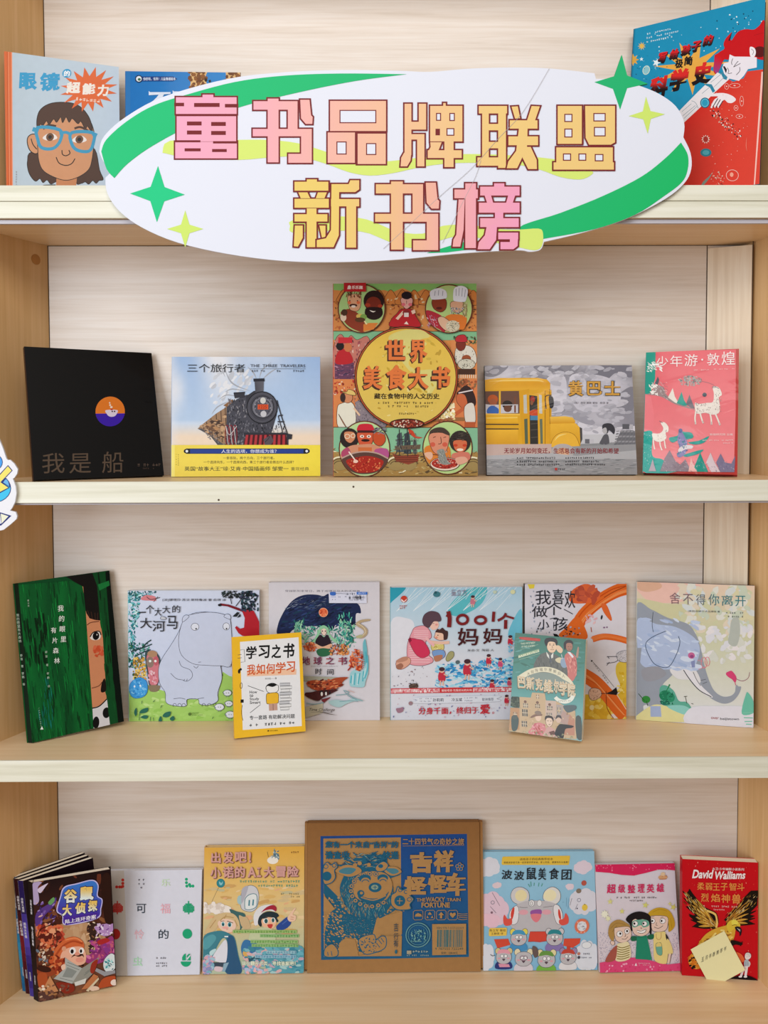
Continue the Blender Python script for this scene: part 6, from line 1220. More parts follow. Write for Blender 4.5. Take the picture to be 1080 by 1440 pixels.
S.poly([(490,940),(520,925),(525,960),(500,975)], '#f0c8b0', True).poly([(740,920),(790,890),(760,1000),(730,990)], '#9a3020', True)
S.shape([(835,930),(850,880),(900,840),(945,880),(940,960),(890,1000),(850,980)], '#dfe8ea', '#5a6a6a', 3).dabs(26, (850, 880, 935, 980), (8, 22), ['#2f8a94', '#7cc8cc', '#1c5a66', '#a8e0e0'], 0.4, None, 4, lambda x, y: ((x-892)/44)**2+((y-930)/50)**2 < 1)
S.ell(360, 980, 82, 44, '#9a4426', 12).ell(350, 962, 62, 26, '#3a1a14', 12).dabs(20, (300, 820, 420, 960), (8, 20), ['#e8dcc8', '#5a2c1c', '#c89a6a'], 0.4)
S.poly([(300,1010),(370,1000),(380,1100),(320,1130)], '#b05028', True).poly([(400,1020),(470,1150),(340,1180),(360,1100)], '#c88a5c').poly([(450,1080),(580,1090),(600,1150),(520,1170)], '#8a2c1c', True).poly([(660,1140),(760,1010),(800,1030),(740,1130)], '#c0764a').poly([(700,1150),(800,1040),(806,1056),(720,1160)], '#d8c8a8').poly([(800,1130),(840,1050),(940,1030),(960,1080),(930,1110),(830,1130)], '#b8502a', True).ell(935, 1085, 30, 26, '#f0dcd0').ell(770, 1135, 42, 22, '#e8c8b0').poly([(320,1170),(400,1150),(430,1220),(320,1240)], '#5a3a34', True).dabs(40, (320, 1100, 560, 1230), (8, 26), ['#7a5040', '#4a2a20', '#a8744a', '#d0b090'], 0.5, None, 6).ell(348, 1130, 14, 12, '#efe0cc').ell(344, 1106, 12, 10, '#efe0cc').poly([(780,960),(850,990),(940,980),(945,1005),(850,1030),(770,985)], '#9a9aa0')
# logo
S.part(TL).poly([(470,400),(500,320),(600,290),(720,262),(770,300),(768,380),(806,410),(800,480),(770,560),(520,612),(490,540),(445,500)], '#c8c0f0', True).poly([(478,402),(508,326),(602,298),(716,270),(762,304),(760,384),(798,414),(792,478),(764,552),(524,604),(498,534),(455,498)], lambda X, Y: mix('#3a7ad0', '#4a2aa0', (Y-300)/260), True)
S.poly([(500,560),(770,510),(770,560),(520,612)], '#4a2a98')
for c, x0, y0, x1, y1 in (('谷',498,335,610,445), ('鼠',622,312,738,424), ('大',486,450,572,545), ('侦',588,434,680,528), ('探',690,416,772,508)):
    S.t(c, x0-3, y0-3, x1+3, y1+3, '#241a50', 0.10, -0.06).t(c, x0+3, y0+3, x1-3, y1-3, lambda X, Y, y=y0: mix('#f0c868', '#e8f4f4', (Y-y-20)/70), 0.05, -0.06)
S.t('陆上连环奇案', 515, 568, 762, 602, '#f4f0f8', 0.02, -0.17)
S.part('cover')
SLANT = 0.0085                     # the fanned covers leave every spine slanting to the left
def slant_spine(V, F, C, t, H, c1, c2, seed, texts, slant):
    N = 14
    for j in range(N):
        k = len(V); z0, z1 = H*j/N, H*(j+1)/N
        V.extend([(-0.0002, 0, z0), (-slant, t, z0), (-slant, t, z1), (-0.0002, 0, z1)]); F.append((k, k+1, k+2, k+3))
        C.extend([inkcol(mix(c1, c2, 0.5+0.5*math.sin(j*0.7+seed)) if j < N-4 else mix(c1, '#0a0810', 0.2))]*4)
    dx, dy = -slant/math.hypot(slant, t), t/math.hypot(slant, t); L = math.hypot(slant, t)
    for s_, vt, sz in texts:
        for q, ch in enumerate(s_):
            vs, fs, a0, a1, b0_, b1_ = glyph(ch, 0.02); k = len(V); sc = sz/(b1_-b0_)
            for x, y, _z in vs:
                d = L*0.5-((x-a0)-(a1-a0)/2)*sc
                V.append((dx*d-0.0002-dy*0.0002, dy*d+dx*0.0002, vt-q*sz*1.1-sz+(y-b0_)*sc)); C.append(inkcol('#e8e4ec'))
            F.extend(tuple(a+k for a in f) for f in fs)
g = S.groups['cover']
slant_spine(g[0], g[1], g[2], b.t, b.H, '#0f0a10', '#1c1218', 0, (('谷鼠大侦探', 0.180, 0.0048), ('陆上连环奇案', 0.132, 0.0052), ('长江出版社', 0.045, 0.003)), 0.0095)
b.done()
def slanted_block(name, t, W, H, slant, e, m0=0.0004, inset=0.0006):
    v = []
    for z in (inset, H-inset):
        for x, y in ((0, m0), (W-inset, m0), (W-inset-slant*0.4, t-m0), (-slant+0.0004, t-m0)): v.append((x, y, z))
    me = bpy.data.meshes.new(name); me.from_pydata(v, [], BOXF); me.update()
    link_mesh(name, me, e, [M['paper']])
for o in b.root.children:
    if o.name.startswith('page_block'): bpy.data.objects.remove(o)
slanted_block('page_block', b.t, b.W, b.H, 0.0095, b.root)
for i, (c1, c2, ttl, lab) in enumerate((('#2a1c6a', '#5a4ab0', '恐怖火车怪', 'comic with indigo spine second from the front in the corner stack'),
                                 ('#3a0c18', '#7a1c28', '七夜心惊魂', 'comic with maroon spine second from the back in the corner stack'),
                                 ('#1f6aa0', '#3a9ac8', '古墓怪奇案', 'comic with sky blue spine at the back of the corner stack'))):
    yaw = math.radians(29+1.5*i)
    t, W, H = 0.0082, 0.117, 0.211
    u = Vector((math.cos(yaw), math.sin(yaw), 0)); bh = Vector((-math.sin(yaw), math.cos(yaw), 0))
    up = (Vector((0, 0, 1))-u*0.075+bh*0.035).normalized()
    u = (u-up*u.dot(up)).normalized(); bk_ = up.cross(u)
    px_ = (50.0, 44.5, 40.0)[i]; d = (1.352, 1.3585, 1.365)[i]
    r = ray(px_, 1405); o = Vector((CAM.x+r.x*(d/r.y), d-DB, ZS[4]+0.0004))
    mt = Matrix.Identity(4)
    for k in range(3): mt[k][0], mt[k][1], mt[k][2], mt[k][3] = u[k], bk_[k], up[k], o[k]
    e = empty('comic_book', mt); tag(e, lab, 'book', 'comics leaning in the left corner')
    V = []; F = []; C = []
    for q in ((0, 0, 0, W, 0.0004, H), (-SLANT, t-0.0004, 0, W-SLANT*0.4, t, H)):
        k = len(V); V += box_verts(*q); F += [tuple(a+k for a in f) for f in BOXF]; C += [inkcol('#1c1016')]*8
    slant_spine(V, F, C, t, H, c1, c2, i+3, (('谷鼠大侦探', 0.180, 0.0048), (ttl, 0.135, 0.0052), ('长江出版社', 0.045, 0.003)), SLANT)
    me = bpy.data.meshes.new('cover'); me.from_pydata(V, [], F)
    at = me.color_attributes.new('ink', 'FLOAT_COLOR', 'POINT'); at.data.foreach_set('color', [q for c in C for q in c]); me.update()
    link_mesh('cover', me, e, [M['gloss']])
    slanted_block('page_block', t, W, H, SLANT, e)
# --- white book of dotted signs
b = Book('white', 'picture_book', 'white book with rows of red and green dot icons, half behind the comics', 'book', 'gloss', True, '#c9c6c6', '#dfe1ec')
S = b.S.fr(150, 1180, 3.724)
S.bg(lambda a, v: '#dcdeeb', 1, 1)
S.poly([(-20,150),(90,150),(110,720),(-20,740)], '#d6cfca')
RD, GR = '#cf3a34', '#1fa878'
for pts, c in (([(84,216),(84,234),(84,250),(68,253),(52,253),(78,253)], RD), ([(420,212),(420,230),(422,248),(440,248),(454,248),(436,240)], GR)):
    for x, y in pts: S.ell(x, y, 8, 8, c)
for cx, c in ((56, RD), (430, GR)):
    for j in range(9):
        w = (0, 2, 3, 4, 4, 4, 4, 3, 0)[j]
        for k in range(-w, w+1): S.ell(cx+k*6.6, 336+j*6.8, 3.9, 3.9, c, 0, 8)
    S.rect(cx-3, 326, cx+3, 396, c)
S.ell(48, 500, 24, 28, RD).ell(422, 498, 25, 26, GR)
S.poly([(387,642)]+[(413+27*math.cos(math.radians(a)), 642+27*math.sin(math.radians(a))) for a in range(170, 9, -20)]+[(440,642)], GR).poly([(394,636),(394,620),(402,606),(413,600),(413,636)], GR, False).poly([(418,636),(418,612),(428,602),(438,604),(438,636)], GR).poly([(418,625),(438,604),(438,612),(420,634)], '#dcdeeb')
for c, x0, y0, x1, y1, k in (('可',156,342,208,390,'#2a3a4a'), ('福',282,340,334,392,'#f0b4c0'), ('怜',146,476,196,526,'#f2c0cc'), ('的',272,476,324,524,'#2a3a4a'), ('虫',138,618,188,666,'#b8e8c4'), ('乐',288,210,336,248,'#cfe8c0')): S.t(c, x0, y0, x1, y1, k, 0.006)
S.part('cover').micro(166, 208, 200, 11, '#4a4a55').micro(166, 230, 206, 11, '#4a4a55').micro(166, 251, 188, 11, '#4a4a55').micro(258, 618, 326, 10, '#5a5a66').micro(258, 646, 320, 9, '#5a5a66').micro(258, 660, 320, 9, '#5a5a66')
b.done()
# --- robot adventure
b = Book('robot', 'picture_book', 'orange and teal cover of two pointing children and a small white robot', 'book', 'wrap', True, '#e0b478', '#e8c890')
S = b.S.fr(280, 1180, 6.75)
S.bg(lambda a, v: mix(mix('#e8b24c', '#e6c88c', min(1, v*2.2)), '#b8c4a8', max(0, min(1, (v-0.45)*2.2))), 4, 12)
S.dabs(90, (40, 440, 1000, 900), (20, 70), ['#e0b870', '#d8c090', '#ecd0a0', '#d4a868', '#c8c098', '#e8b488'], 0.3, (-20, 10), 8)
S.oell(210, 412, 38, 40, '#2f8a94', '#1c6a78', 4).poly([(195,395),(215,410),(230,395),(226,420),(210,432),(196,420)], '#8fc8d0', True).line([(190,452),(155,520),(122,590)], 3, '#6a6450')
S.poly([(705,170),(715,90),(730,130),(755,140),(760,190),(720,200)], '#6a8a9a', True).ell(700, 200, 52, 34, '#f4efe4').line([(650,120),(660,170)], 4, '#5a4a3a').dabs(20, (690, 90, 760, 180), (6, 14), ['#4a6a7a', '#8aa4ac', '#c8d4d0'], 0.5)
S.micro(850, 116, 945, 18, '#8a5a2c')
S.shape([(400,640),(395,560),(420,470),(490,432),(550,460),(570,540),(550,640),(500,680),(430,670)], '#d3d4da', '#5a6a78', 4).shape([(436,640),(440,560),(480,520),(530,512),(552,540),(545,630),(490,660),(445,658)], '#e6ecec', '#3f7a88', 6).line([(480,570),(476,625)], 14, '#4a8a9a').line([(518,565),(512,622)], 14, '#4a8a9a').ell(390, 570, 26, 44, '#a8c8cc').poly([(410,470),(470,440),(440,540),(405,600)], '#b4b4c0', True)
S.micro(390, 384, 950, 22, '#3f9a84', 0, 0.95).micro(562, 424, 952, 22, '#3f9a84', 0, 0.95).micro(775, 502, 950, 18, '#9a8a5a', 0, 0.7).micro(870, 530, 950, 16, '#9a8a5a', 0, 0.7)
S.fr(280, 1270, 6.75)
S.poly([(40,620),(60,700),(20,700)], '#9a8a7a')
# sheep cap and girl
S.poly([(40,60),(90,10),(180,5),(270,15),(300,50),(280,80),(200,90),(110,80)], '#ece2d8', True).dabs(40, (50, 0, 290, 85), (16, 34), ['#f4ece4', '#e4d8cc', '#dccfc4'], 0.8, None, 10)
S.poly([(290,50),(360,70),(440,100),(420,200),(380,250),(340,150)], '#3f6a6a', True).poly([(380,110),(420,120),(460,130),(490,220),(440,240),(400,200)], '#cfb48a', True)
S.poly([(50,270),(100,180),(160,110),(250,80),(330,95),(375,150),(390,230),(370,240),(330,170),(260,150),(200,170),(160,240),(90,290)], '#d8bc8c', True).poly([(180,170),(250,140),(330,160),(350,220),(310,265),(250,270),(195,230)], '#f0cdb8', True).lines([[(200,160),(250,120),(330,130)], [(100,230),(160,150)], [(240,140),(260,100)], [(340,150),(366,210)]], 8, '#b89460')
S.ell(228, 190, 18, 24, '#e8f0f0').ell(228, 192, 13, 20, '#3f8a94').ell(292, 194, 22, 26, '#e8f0f0').ell(290, 196, 16, 22, '#3f8a94').ell(228, 196, 6, 9, K).ell(290, 200, 7, 10, K).line([(205,165),(240,160)], 5, '#6a4a30').line([(268,162),(322,180)], 6, '#3a2a24').line([(258,240),(275,240)], 4, '#b06060').ell(250, 225, 30, 12, '#efaea4')
S.poly([(30,370),(60,290),(150,260),(230,258),(300,290),(340,330),(370,480),(400,660),(250,660),(255,560),(270,400),(250,330),(200,350),(120,520),(130,600),(30,640)], '#3f8494', True).poly([(270,310),(330,320),(370,500),(400,660),(250,660),(270,420)], '#2c5a80', True).poly([(250,340),(268,420),(250,560),(190,560),(120,520),(180,420)], '#e2e2ec', True).poly([(40,340),(120,290),(160,330),(90,420),(40,430)], '#57a0ac', True).poly([(95,460),(140,430),(160,440),(110,500)], '#bfe0e4', True).poly([(120,560),(260,560),(250,600),(140,610)], '#3a4a5a').line([(240,310),(276,310)], 12, '#e8eef0').poly([(150,600),(220,610),(200,650),(140,640)], '#e0c8d0', True).poly([(230,570),(280,560),(240,650),(215,650)], '#8fb0c4')
S.dabs(60, (30, 500, 130, 660), (12, 34), ['#7fb4c8', '#b0a4d0', '#e0a8b4', '#a8c8d8', '#8f94c0'], 0.6, None, 7)
# boy
S.poly([(520,110),(560,40),(620,10),(700,5),(735,40),(720,70),(660,60),(600,90),(570,180),(530,200)], '#e4e4e8', True).poly([(590,80),(640,30),(700,8),(735,30),(730,68),(690,50),(630,60)], '#a8283c', True).poly([(560,180),(580,110),(650,70),(730,80),(760,110),(740,130),(755,160),(730,170),(700,130),(640,130),(600,180),(590,215)], '#22333c', True)
S.poly([(595,150),(640,125),(710,130),(735,165),(725,205),(690,235),(640,235),(605,205)], '#f0bf9c', True).ell(635, 158, 24, 27, '#eef2f2').ell(706, 150, 19, 25, '#eef2f2').ell(638, 160, 16, 22, '#2a5a5c').ell(704, 152, 13, 20, '#2a5a5c').poly([(650,195),(700,190),(690,225),(670,232)], '#c8403c', True).line([(655,130),(740,160)], 0.1, '#a8788c').lines([[(610,135),(650,128)], [(695,122),(725,125)]], 7, '#1c2a30')
S.poly([(735,210),(780,165),(840,120),(870,150),(870,190),(820,235),(750,245)], '#2c4c98', True).poly([(840,130),(860,95),(905,40),(918,40),(890,95),(920,110),(915,150),(880,165),(855,160)], '#f0c8ac', True).lines([[(870,120),(900,125)], [(868,140),(898,145)]], 5, '#b87858').line([(790,190),(840,150)], 8, '#4a6ab4')
S.poly([(490,270),(600,220),(700,240),(730,300),(700,420),(560,440),(480,380)], '#c8d0a8', True).poly([(400,400),(440,340),(540,370),(600,420),(560,480),(440,510),(405,470)], '#3a78ac', True).ell(448, 470, 34, 34, '#e0b060').poly([(490,480),(600,430),(650,440),(560,500)], '#c4c4d4', True).poly([(480,510),(650,500),(680,560),(480,570)], '#2c5a6c', True)
S.poly([(640,420),(980,400),(985,660),(700,660),(620,560)], '#5aa4b4', True).dabs(130, (420, 420, 980, 660), (16, 44), ['#4f9cac', '#7fbcc8', '#3f8aa0', '#a8d0d0', '#c8a8b8', '#e0b4b4', '#6ab4c4', '#8f94b8'], 0.5, (-30, 40), 7, lambda x, y: y > 400 and x > 400+(y-420)*-0.1)
S.dabs(30, (420, 560, 640, 660), (14, 34), ['#d8a4b0', '#efb8b8', '#b8c4e0', '#7ab0d0'], 0.6, None, 8)
for i, (x0, x1, y, c) in enumerate(((320, 930, 244, '#7fae54'), (580, 950, 284, '#6fae64'), (490, 940, 340, '#74ae5c'), (500, 945, 376, '#6fae64'), (640, 925, 440, '#7ab4c0'), (530, 925, 482, '#6aa8c0'))):
    S.poly([(x0,y),(x1,y),(x1,y+30),(x0,y+30)], mix(c, '#d8e0b0' if i < 4 else '#dcecf4', 0.35)); S.micro(x0+6, y+4, x1-4, 24, mix(c, '#4a7a3a' if i < 4 else '#3f6a9a', 0.5), 0, 1.0)
S.t('现在翻开书页，寻找答案吧！', 405, 542, 920, 586, '#e8ecd4', 0.03, ol='#6a9a8a')
S.fr(280, 1180, 6.75).part(TL)
for c, x0, y0, x1, y1 in (('出',122,120,215,220), ('发',232,116,338,222), ('吧',348,116,458,218), ('!',478,118,498,216), ('小',112,258,215,362), ('诺',230,252,335,358), ('的',345,252,442,356), ('A',464,258,546,352), ('大',612,254,716,356), ('工',552,258,592,350), ('冒',732,250,822,350), ('险',838,248,944,350)):
    S.t(c, x0+5, y0+6, x1+5, y1+6, '#7a4a4a', 0.05).t(c, x0, y0, x1, y1, '#d8a49c', 0.03)
S.part('cover')
b.done()
# --- kraft parcel
b = Book('box', 'parcel_box', 'brown cardboard parcel box with a blue printed lion and barcode', 'box', 'kraft', False, '#96693a', '#a87a48', '#8d6236', pages=False)
b.addbox('cover', (0.0004, 0.0006, 0.0004, b.W-0.0004, b.t-0.0006, b.H-0.0004), '#9c7040')
b.addbox('flap_left', (-0.0055, 0.0035, 0.004, -0.0008, b.t-0.001, b.H-0.001), '#a67848')
b.addbox('flap_right', (b.W+0.0006, 0.0035, 0.004, b.W+0.0066, b.t-0.001, b.H-0.001), '#a67848')
S = b.S.fr(420, 1140, 4)
KR, BL = '#b08654', '#1f5a8c'
S.bg(lambda a, v: mix('#96693c', '#a87c4c', v), 2, 4)
S.poly([(120,143),(938,130),(965,822),(128,838)], lambda X, Y: mix('#1f4a8e', '#235f86', (Y-140)/680)).poly([(136,157),(568,150),(583,814),(144,820)], KR)
TE = '#1f5f7c'
# lion
S.poly([(140,400),(180,440),(260,520),(330,540),(420,590),(450,600),(440,660),(415,700),(430,730),(480,700),(495,720),(490,760),(440,790),(380,800),(340,790),(330,720),(270,710),(240,730),(222,780),(215,815),(150,815),(146,690),(170,580),(200,550),(160,500),(140,460)], TE, False)
S.dabs(420, (142, 480, 470, 800), (4, 9), [KR, '#b08452', '#c49a66'], 0.55, (10, 50), 6, lambda x, y: not (250 < x < 440 and 590 < y < 690))
S.dabs(200, (250, 590, 450, 700), (2.5, 5), ['#6fa0a8', '#b98c58', '#4a8a98'], 0.3, (-40, 40), 4)
for P in ([(582,814),(583,700),(492,700),(470,790),(340,812),(320,720),(270,712),(230,740),(226,816)], [(140,560),(168,570),(205,548),(150,480),(140,470)], [(440,600),(583,560),(583,690),(490,690),(470,690),(430,725),(415,700)]): S.poly(P, KR)
S.poly([(455,600),(500,580),(560,545),(620,520),(610,500),(540,540),(460,570)], TE, True).dabs(50, (450, 520, 610, 600), (4, 8), [KR], 0.6, None, 5, lambda x, y: abs((x-450)*-0.42+598-y) < 26)
S.shape([(340,720),(420,690),(440,720),(470,700),(494,712),(490,765),(440,792),(370,800)], KR, TE, 5).dabs(40, (350, 710, 440, 790), (4, 8), [TE], 0.5, None, 5).lines([[(450,720),(470,745)], [(466,712),(482,735)], [(440,740),(460,765)]], 4, TE)
S.shape([(150,770),(190,745),(222,780),(215,815),(150,815)], KR, TE, 5).lines([[(165,790),(168,812)], [(185,785),(190,812)]], 4, TE)
S.poly([(205,300),(260,330),(230,430),(260,520),(320,590),(400,600),(470,580),(520,520),(530,430),(510,380),(570,350),(500,300),(490,250),(430,240),(440,225),(350,250),(300,230),(320,260),(250,270),(290,285),(240,300)], TE, True)
S.dabs(300, (220, 320, 530, 600), (6, 20), ['#4f8a9c', '#7fa8a0', '#2c7088', '#b08c5c'], 0.1, (60, 120), 4, lambda x, y: ((x-380)/150)**2+((y-470)/125)**2 < 1 and ((x-410)/105)**2+((y-430)/85)**2 > 1)
S.dabs(90, (250, 235, 500, 320), (8, 26), ['#2c6a88', '#6f9ca0', '#17486a', '#a8895c'], 0.14, (-40, 40), 4)
S.poly([(300,400),(340,350),(400,335),(480,345),(520,390),(520,450),(480,500),(400,510),(320,480)], KR, True)
for q in range(14):
    a = math.radians(50+q*18); S.oell(405+112*math.cos(a)*1.0, 440+92*math.sin(a), 13, 12, KR, TE, 3).ell(405+112*math.cos(a), 440+92*math.sin(a), 5, 5, TE)
S.poly([(205,330),(260,300),(330,310),(350,340),(290,365),(230,350)], KR, True).poly([(225,332),(265,314),(320,322),(290,350),(240,346)], '#4a8090', True).poly([(470,315),(540,310),(575,338),(530,360),(490,345)], KR, True).poly([(485,322),(540,320),(560,338),(525,350)], '#4a8090', True)
S.ell(370, 375, 34, 22, TE).ell(374, 392, 26, 22, KR).ring(374, 398, 20, 16, 5, TE, 190, 350).ell(470, 372, 30, 20, TE).ell(472, 388, 24, 20, KR).ring(472, 394, 18, 14, 5, TE, 190, 350)
S.ell(428, 425, 36, 27, TE).ell(426, 424, 20, 14, '#8fa088').line([(416,424),(440,424)], 4, TE).line([(428,414),(428,436)], 4, TE)
S.line([(335,450),(345,480),(400,500),(470,490),(505,450)], 26, TE, True, False, 1).line([(350,480),(420,496),(490,470)], 6, KR).ell(348, 458, 20, 18, TE).ell(352, 456, 9, 8, KR)
S.shape([(430,310),(470,280),(500,300),(480,330),(440,335)], KR, TE, 5).ell(458, 306, 14, 11, TE).ell(315, 300, 12, 11, KR).ell(340, 290, 12, 11, KR).ell(392, 298, 11, 10, KR)
# paw raised over the blue and paw at left
S.shape([(520,470),(545,450),(555,420),(580,440),(610,430),(620,465),(645,490),(625,520),(630,545),(590,552),(550,548),(520,520)], KR, TE, 6).oell(568, 500, 34, 34, TE, KR, 6).lines([[(552,500),(584,500)], [(568,484),(566,518)]], 4, KR).ring(570, 440, 10, 9, 4, TE).ring(602, 450, 10, 9, 4, TE).ring(622, 492, 12, 10, 4, TE)
S.shape([(138,310),(160,285),(180,300),(205,285),(216,310),(200,330),(205,370),(180,400),(140,400)], KR, TE, 5).ell(158, 362, 26, 26, TE).ring(152, 308, 12, 11, 4, TE).ring(198, 302, 11, 10, 4, TE)
S.part(TL)
S.t('您有一个来自“吉祥”的', 146, 168, 554, 206, TE, 0.045).t('请查收', 146, 222, 288, 268, TE, 0.045).t('快递', 466, 222, 560, 270, TE, 0.045)
S.t('二十四节气の奇妙之旅', 578, 150, 922, 188, KR, 0.02).line([(580,194),(922,190)], 2, KR)
for c, x0, y0, x1, y1 in (('吉',622,228,745,345), ('祥',752,216,868,340), ('怪',588,362,722,468), ('怪',722,352,836,458), ('车',826,342,938,472)): S.t(c, x0, y0, x1, y1, KR, 0.06)
for q in range(5):
    a = math.radians(-90+72*q); S.oell(900+14*math.cos(a), 310+14*math.sin(a), 9, 9, BL, KR, 3)
S.t('THE', 662, 484, 712, 504, KR, 0.03).t('WACKY', 714, 478, 822, 506, KR, 0.03).t('TRAIN', 832, 484, 910, 502, KR, 0.03).t('FORTUNE', 690, 508, 850, 538, KR, 0.04)
S.part('cover')
for i, x in enumerate((645, 712, 776, 840)): S.line([(x+8,554),(x+46,552),(x+54,560),(x+54,598),(x+46,606),(x+8,607),(x,599),(x,562)], 3, KR, False, True)
S.poly([(654,588),(658,575),(672,568),(690,575),(694,588)], KR).poly([(726,575),(738,562),(750,575),(744,578),(732,578)], KR).poly([(724,582),(732,596),(720,596)], KR).poly([(744,596),(752,582),(758,596)], KR).poly([(786,580),(802,562),(818,580),(808,580),(808,598),(796,598),(796,580)], KR).poly([(867,596),(850,578),(852,568),(860,566),(867,572),(874,566),(883,568),(884,578)], KR)
S.lines([[(896,570),(920,574),(950,572)], [(896,580),(920,584),(950,582)], [(900,590),(925,594),(950,592)], [(896,600),(920,606),(950,602)]], 3, KR)
S.ring(674, 692, 68, 68, 5, '#6fa0a0').ring(674, 692, 56, 56, 3, '#5a94a0').dabs(70, (636, 660, 716, 730), (3, 9), ['#7fb0a8', '#4a8a98'], 0.4, None, 5).micro(636, 724, 712, 8, '#6fa0a0')
S.rect(612, 780, 638, 800, '#a8a088').micro(644, 778, 734, 14, '#a8b0a0').micro(612, 802, 734, 9, '#a8b0a0')
S.poly([(752,630),(944,628),(948,802),(756,806)], KR)
r = random.Random(5); x = 782
while x < 926:
    w = r.choice((2, 3, 4, 6, 8)); S.rect(x, 662, x+w, 760, '#2c6a74'); x += w+r.choice((2, 3, 4, 6))
S.t('ISBN 978-7-5557-2224-9', 778, 646, 930, 657, '#3a5a5a', 0.0).t('9 787555 722249', 772, 763, 930, 776, '#2c5a5a', 0.0).t('定价：228.00元', 806, 786, 900, 800, '#2c4a4a', 0.01)
for i, (c, y, s_) in enumerate((('吉', 625, 46), ('行', 680, 40), ('有', 720, 40))): S.t(c, 536, y, 562, y+s_, '#24485c', -0.0)
S.ell(551, 786, 7, 12, '#2c6a80')
b.done()
b.parts['flap_left'].name = 'side_flap'; b.parts['flap_right'].name = 'side_flap'
# --- mice feast
b = Book('mice', 'picture_book', 'sky blue picture book of a big grey mouse with many small mice below', 'book', 'wrap', True, '#c9ccd4', '#9cc8e2')
S = b.S.fr(670, 1190, 6)
S.bg(lambda a, v: mix('#9ccbe4', '#86bcdc', v), 2, 3)
def cloud(cx, cy, w, h, c, seed):
    r = random.Random(seed)
    for k in range(9):
        a = k*0.7; S.ell(cx+w*0.6*math.cos(a), cy+h*0.55*math.sin(a), w*r.uniform(0.3, 0.5), h*r.uniform(0.35, 0.55), c)
    S.ell(cx, cy, w*0.7, h*0.7, c)
cloud(90, 170, 110, 80, '#dfe0ea', 1); cloud(880, 178, 75, 55, '#e2d4e2', 2); cloud(780, 336, 36, 28, '#e4d4e0', 3); cloud(170, 320, 40, 26, '#e4d0d8', 4); cloud(120, 520, 150, 150, '#e4c8d8', 5); cloud(900, 460, 130, 110, '#dcdce8', 6); cloud(70, 930, 90, 130, '#e0e2ec', 7); cloud(950, 920, 110, 140, '#e0e4ee', 8); cloud(110, 610, 100, 60, '#ecc4d4', 9)
S.lines([[(130,380),(195,490)], [(115,495),(165,550)]], 3, '#5a5a68').lines([[(800,430),(785,490)], [(850,480),(830,525)]], 3, '#5a5a68').ring(135, 462, 14, 14, 4, '#7a7a88').ring(860, 446, 14, 14, 4, '#7a7a88').ell(128, 546, 10, 10, '#8a6a7a').ell(896, 305, 22, 22, '#b85a4c').ell(855, 370, 22, 20, '#8a7a6a').ell(911, 508, 24, 28, '#e8c850').line([(905,478),(915,488)], 5, '#5a6a3a').ell(847, 516, 6, 6, '#4a4a58').lines([[(755,425),(755,500)], [(775,430),(770,520)], [(720,465),(735,462)]], 3, '#7aa4c0')
S.poly([(208,96),(215,84),(770,80),(772,92),(766,150),(760,156),(212,152),(204,144)], '#e8c44c').t('送给孩子的经典推荐绘本', 354, 96, 632, 116, '#4a4030', 0.01).t('跟随波波鼠兄弟一起探索世界美食，爱上吃饭，健康快乐长高高！', 222, 124, 762, 142, '#4a4030', 0.01)
# big mouse
OLG, MG = '#4a4850', '#c2bfc4'
S.shape([(350,480),(300,450),(285,400),(310,350),(370,335),(430,370),(440,440),(400,480)], '#d4d2d4', OLG, 3).ell(372, 405, 50, 48, '#ece0b0').shape([(560,440),(570,370),(630,335),(685,360),(705,410),(690,460),(640,485)], '#e2e0dc', OLG, 3).ell(615, 405, 54, 48, '#f0e8c0')
S.poly([(330,490),(360,470),(430,450),(560,450),(650,470),(690,500),(730,580),(720,660),(660,720),(380,720),(290,660),(280,600),(320,520)], MG, True)
S.shape([(330,490),(355,520),(350,620),(310,650),(280,620),(280,540)], '#e8e6ea', OLG, 3).poly([(298,520),(318,505),(315,560),(300,606),(288,570)], '#d8483c', True).shape([(650,490),(690,490),(725,560),(720,640),(680,640),(650,560)], '#e8e6ea', OLG, 3).poly([(690,520),(705,540),(715,600),(700,600),(688,560)], '#d8483c', True)
S.poly([(225,600),(235,565),(262,600),(295,595),(300,640),(270,658),(235,650)], '#e0584c', True).poly([(700,610),(735,600),(750,555),(776,590),(775,640),(730,658),(700,640)], '#e0584c', True)
S.oell(462, 470, 24, 28, '#e8e8ea', '#8a8a8e', 4).ring(460, 472, 10, 16, 4, '#8a8a8e').oell(528, 470, 20, 26, '#e8e8ea', '#a0a0a4', 4).line([(360,500),(385,505),(430,505)], 4, '#77757a').line([(560,505),(600,500),(640,495)], 4, '#77757a').ell(395, 545, 40, 22, '#e4a8b4').ell(590, 545, 40, 22, '#e4a8b4')
S.poly([(462,530),(540,522),(542,565),(460,565)], '#9a5aa4', True).poly([(460,562),(542,562),(535,605),(505,630),(470,605)], '#e4808c', True).lines([[(450,290),(455,330)], [(430,310),(445,335)], [(480,300),(478,325)], [(520,300),(515,330)], [(550,305),(540,330)]], 6, '#5aa494')
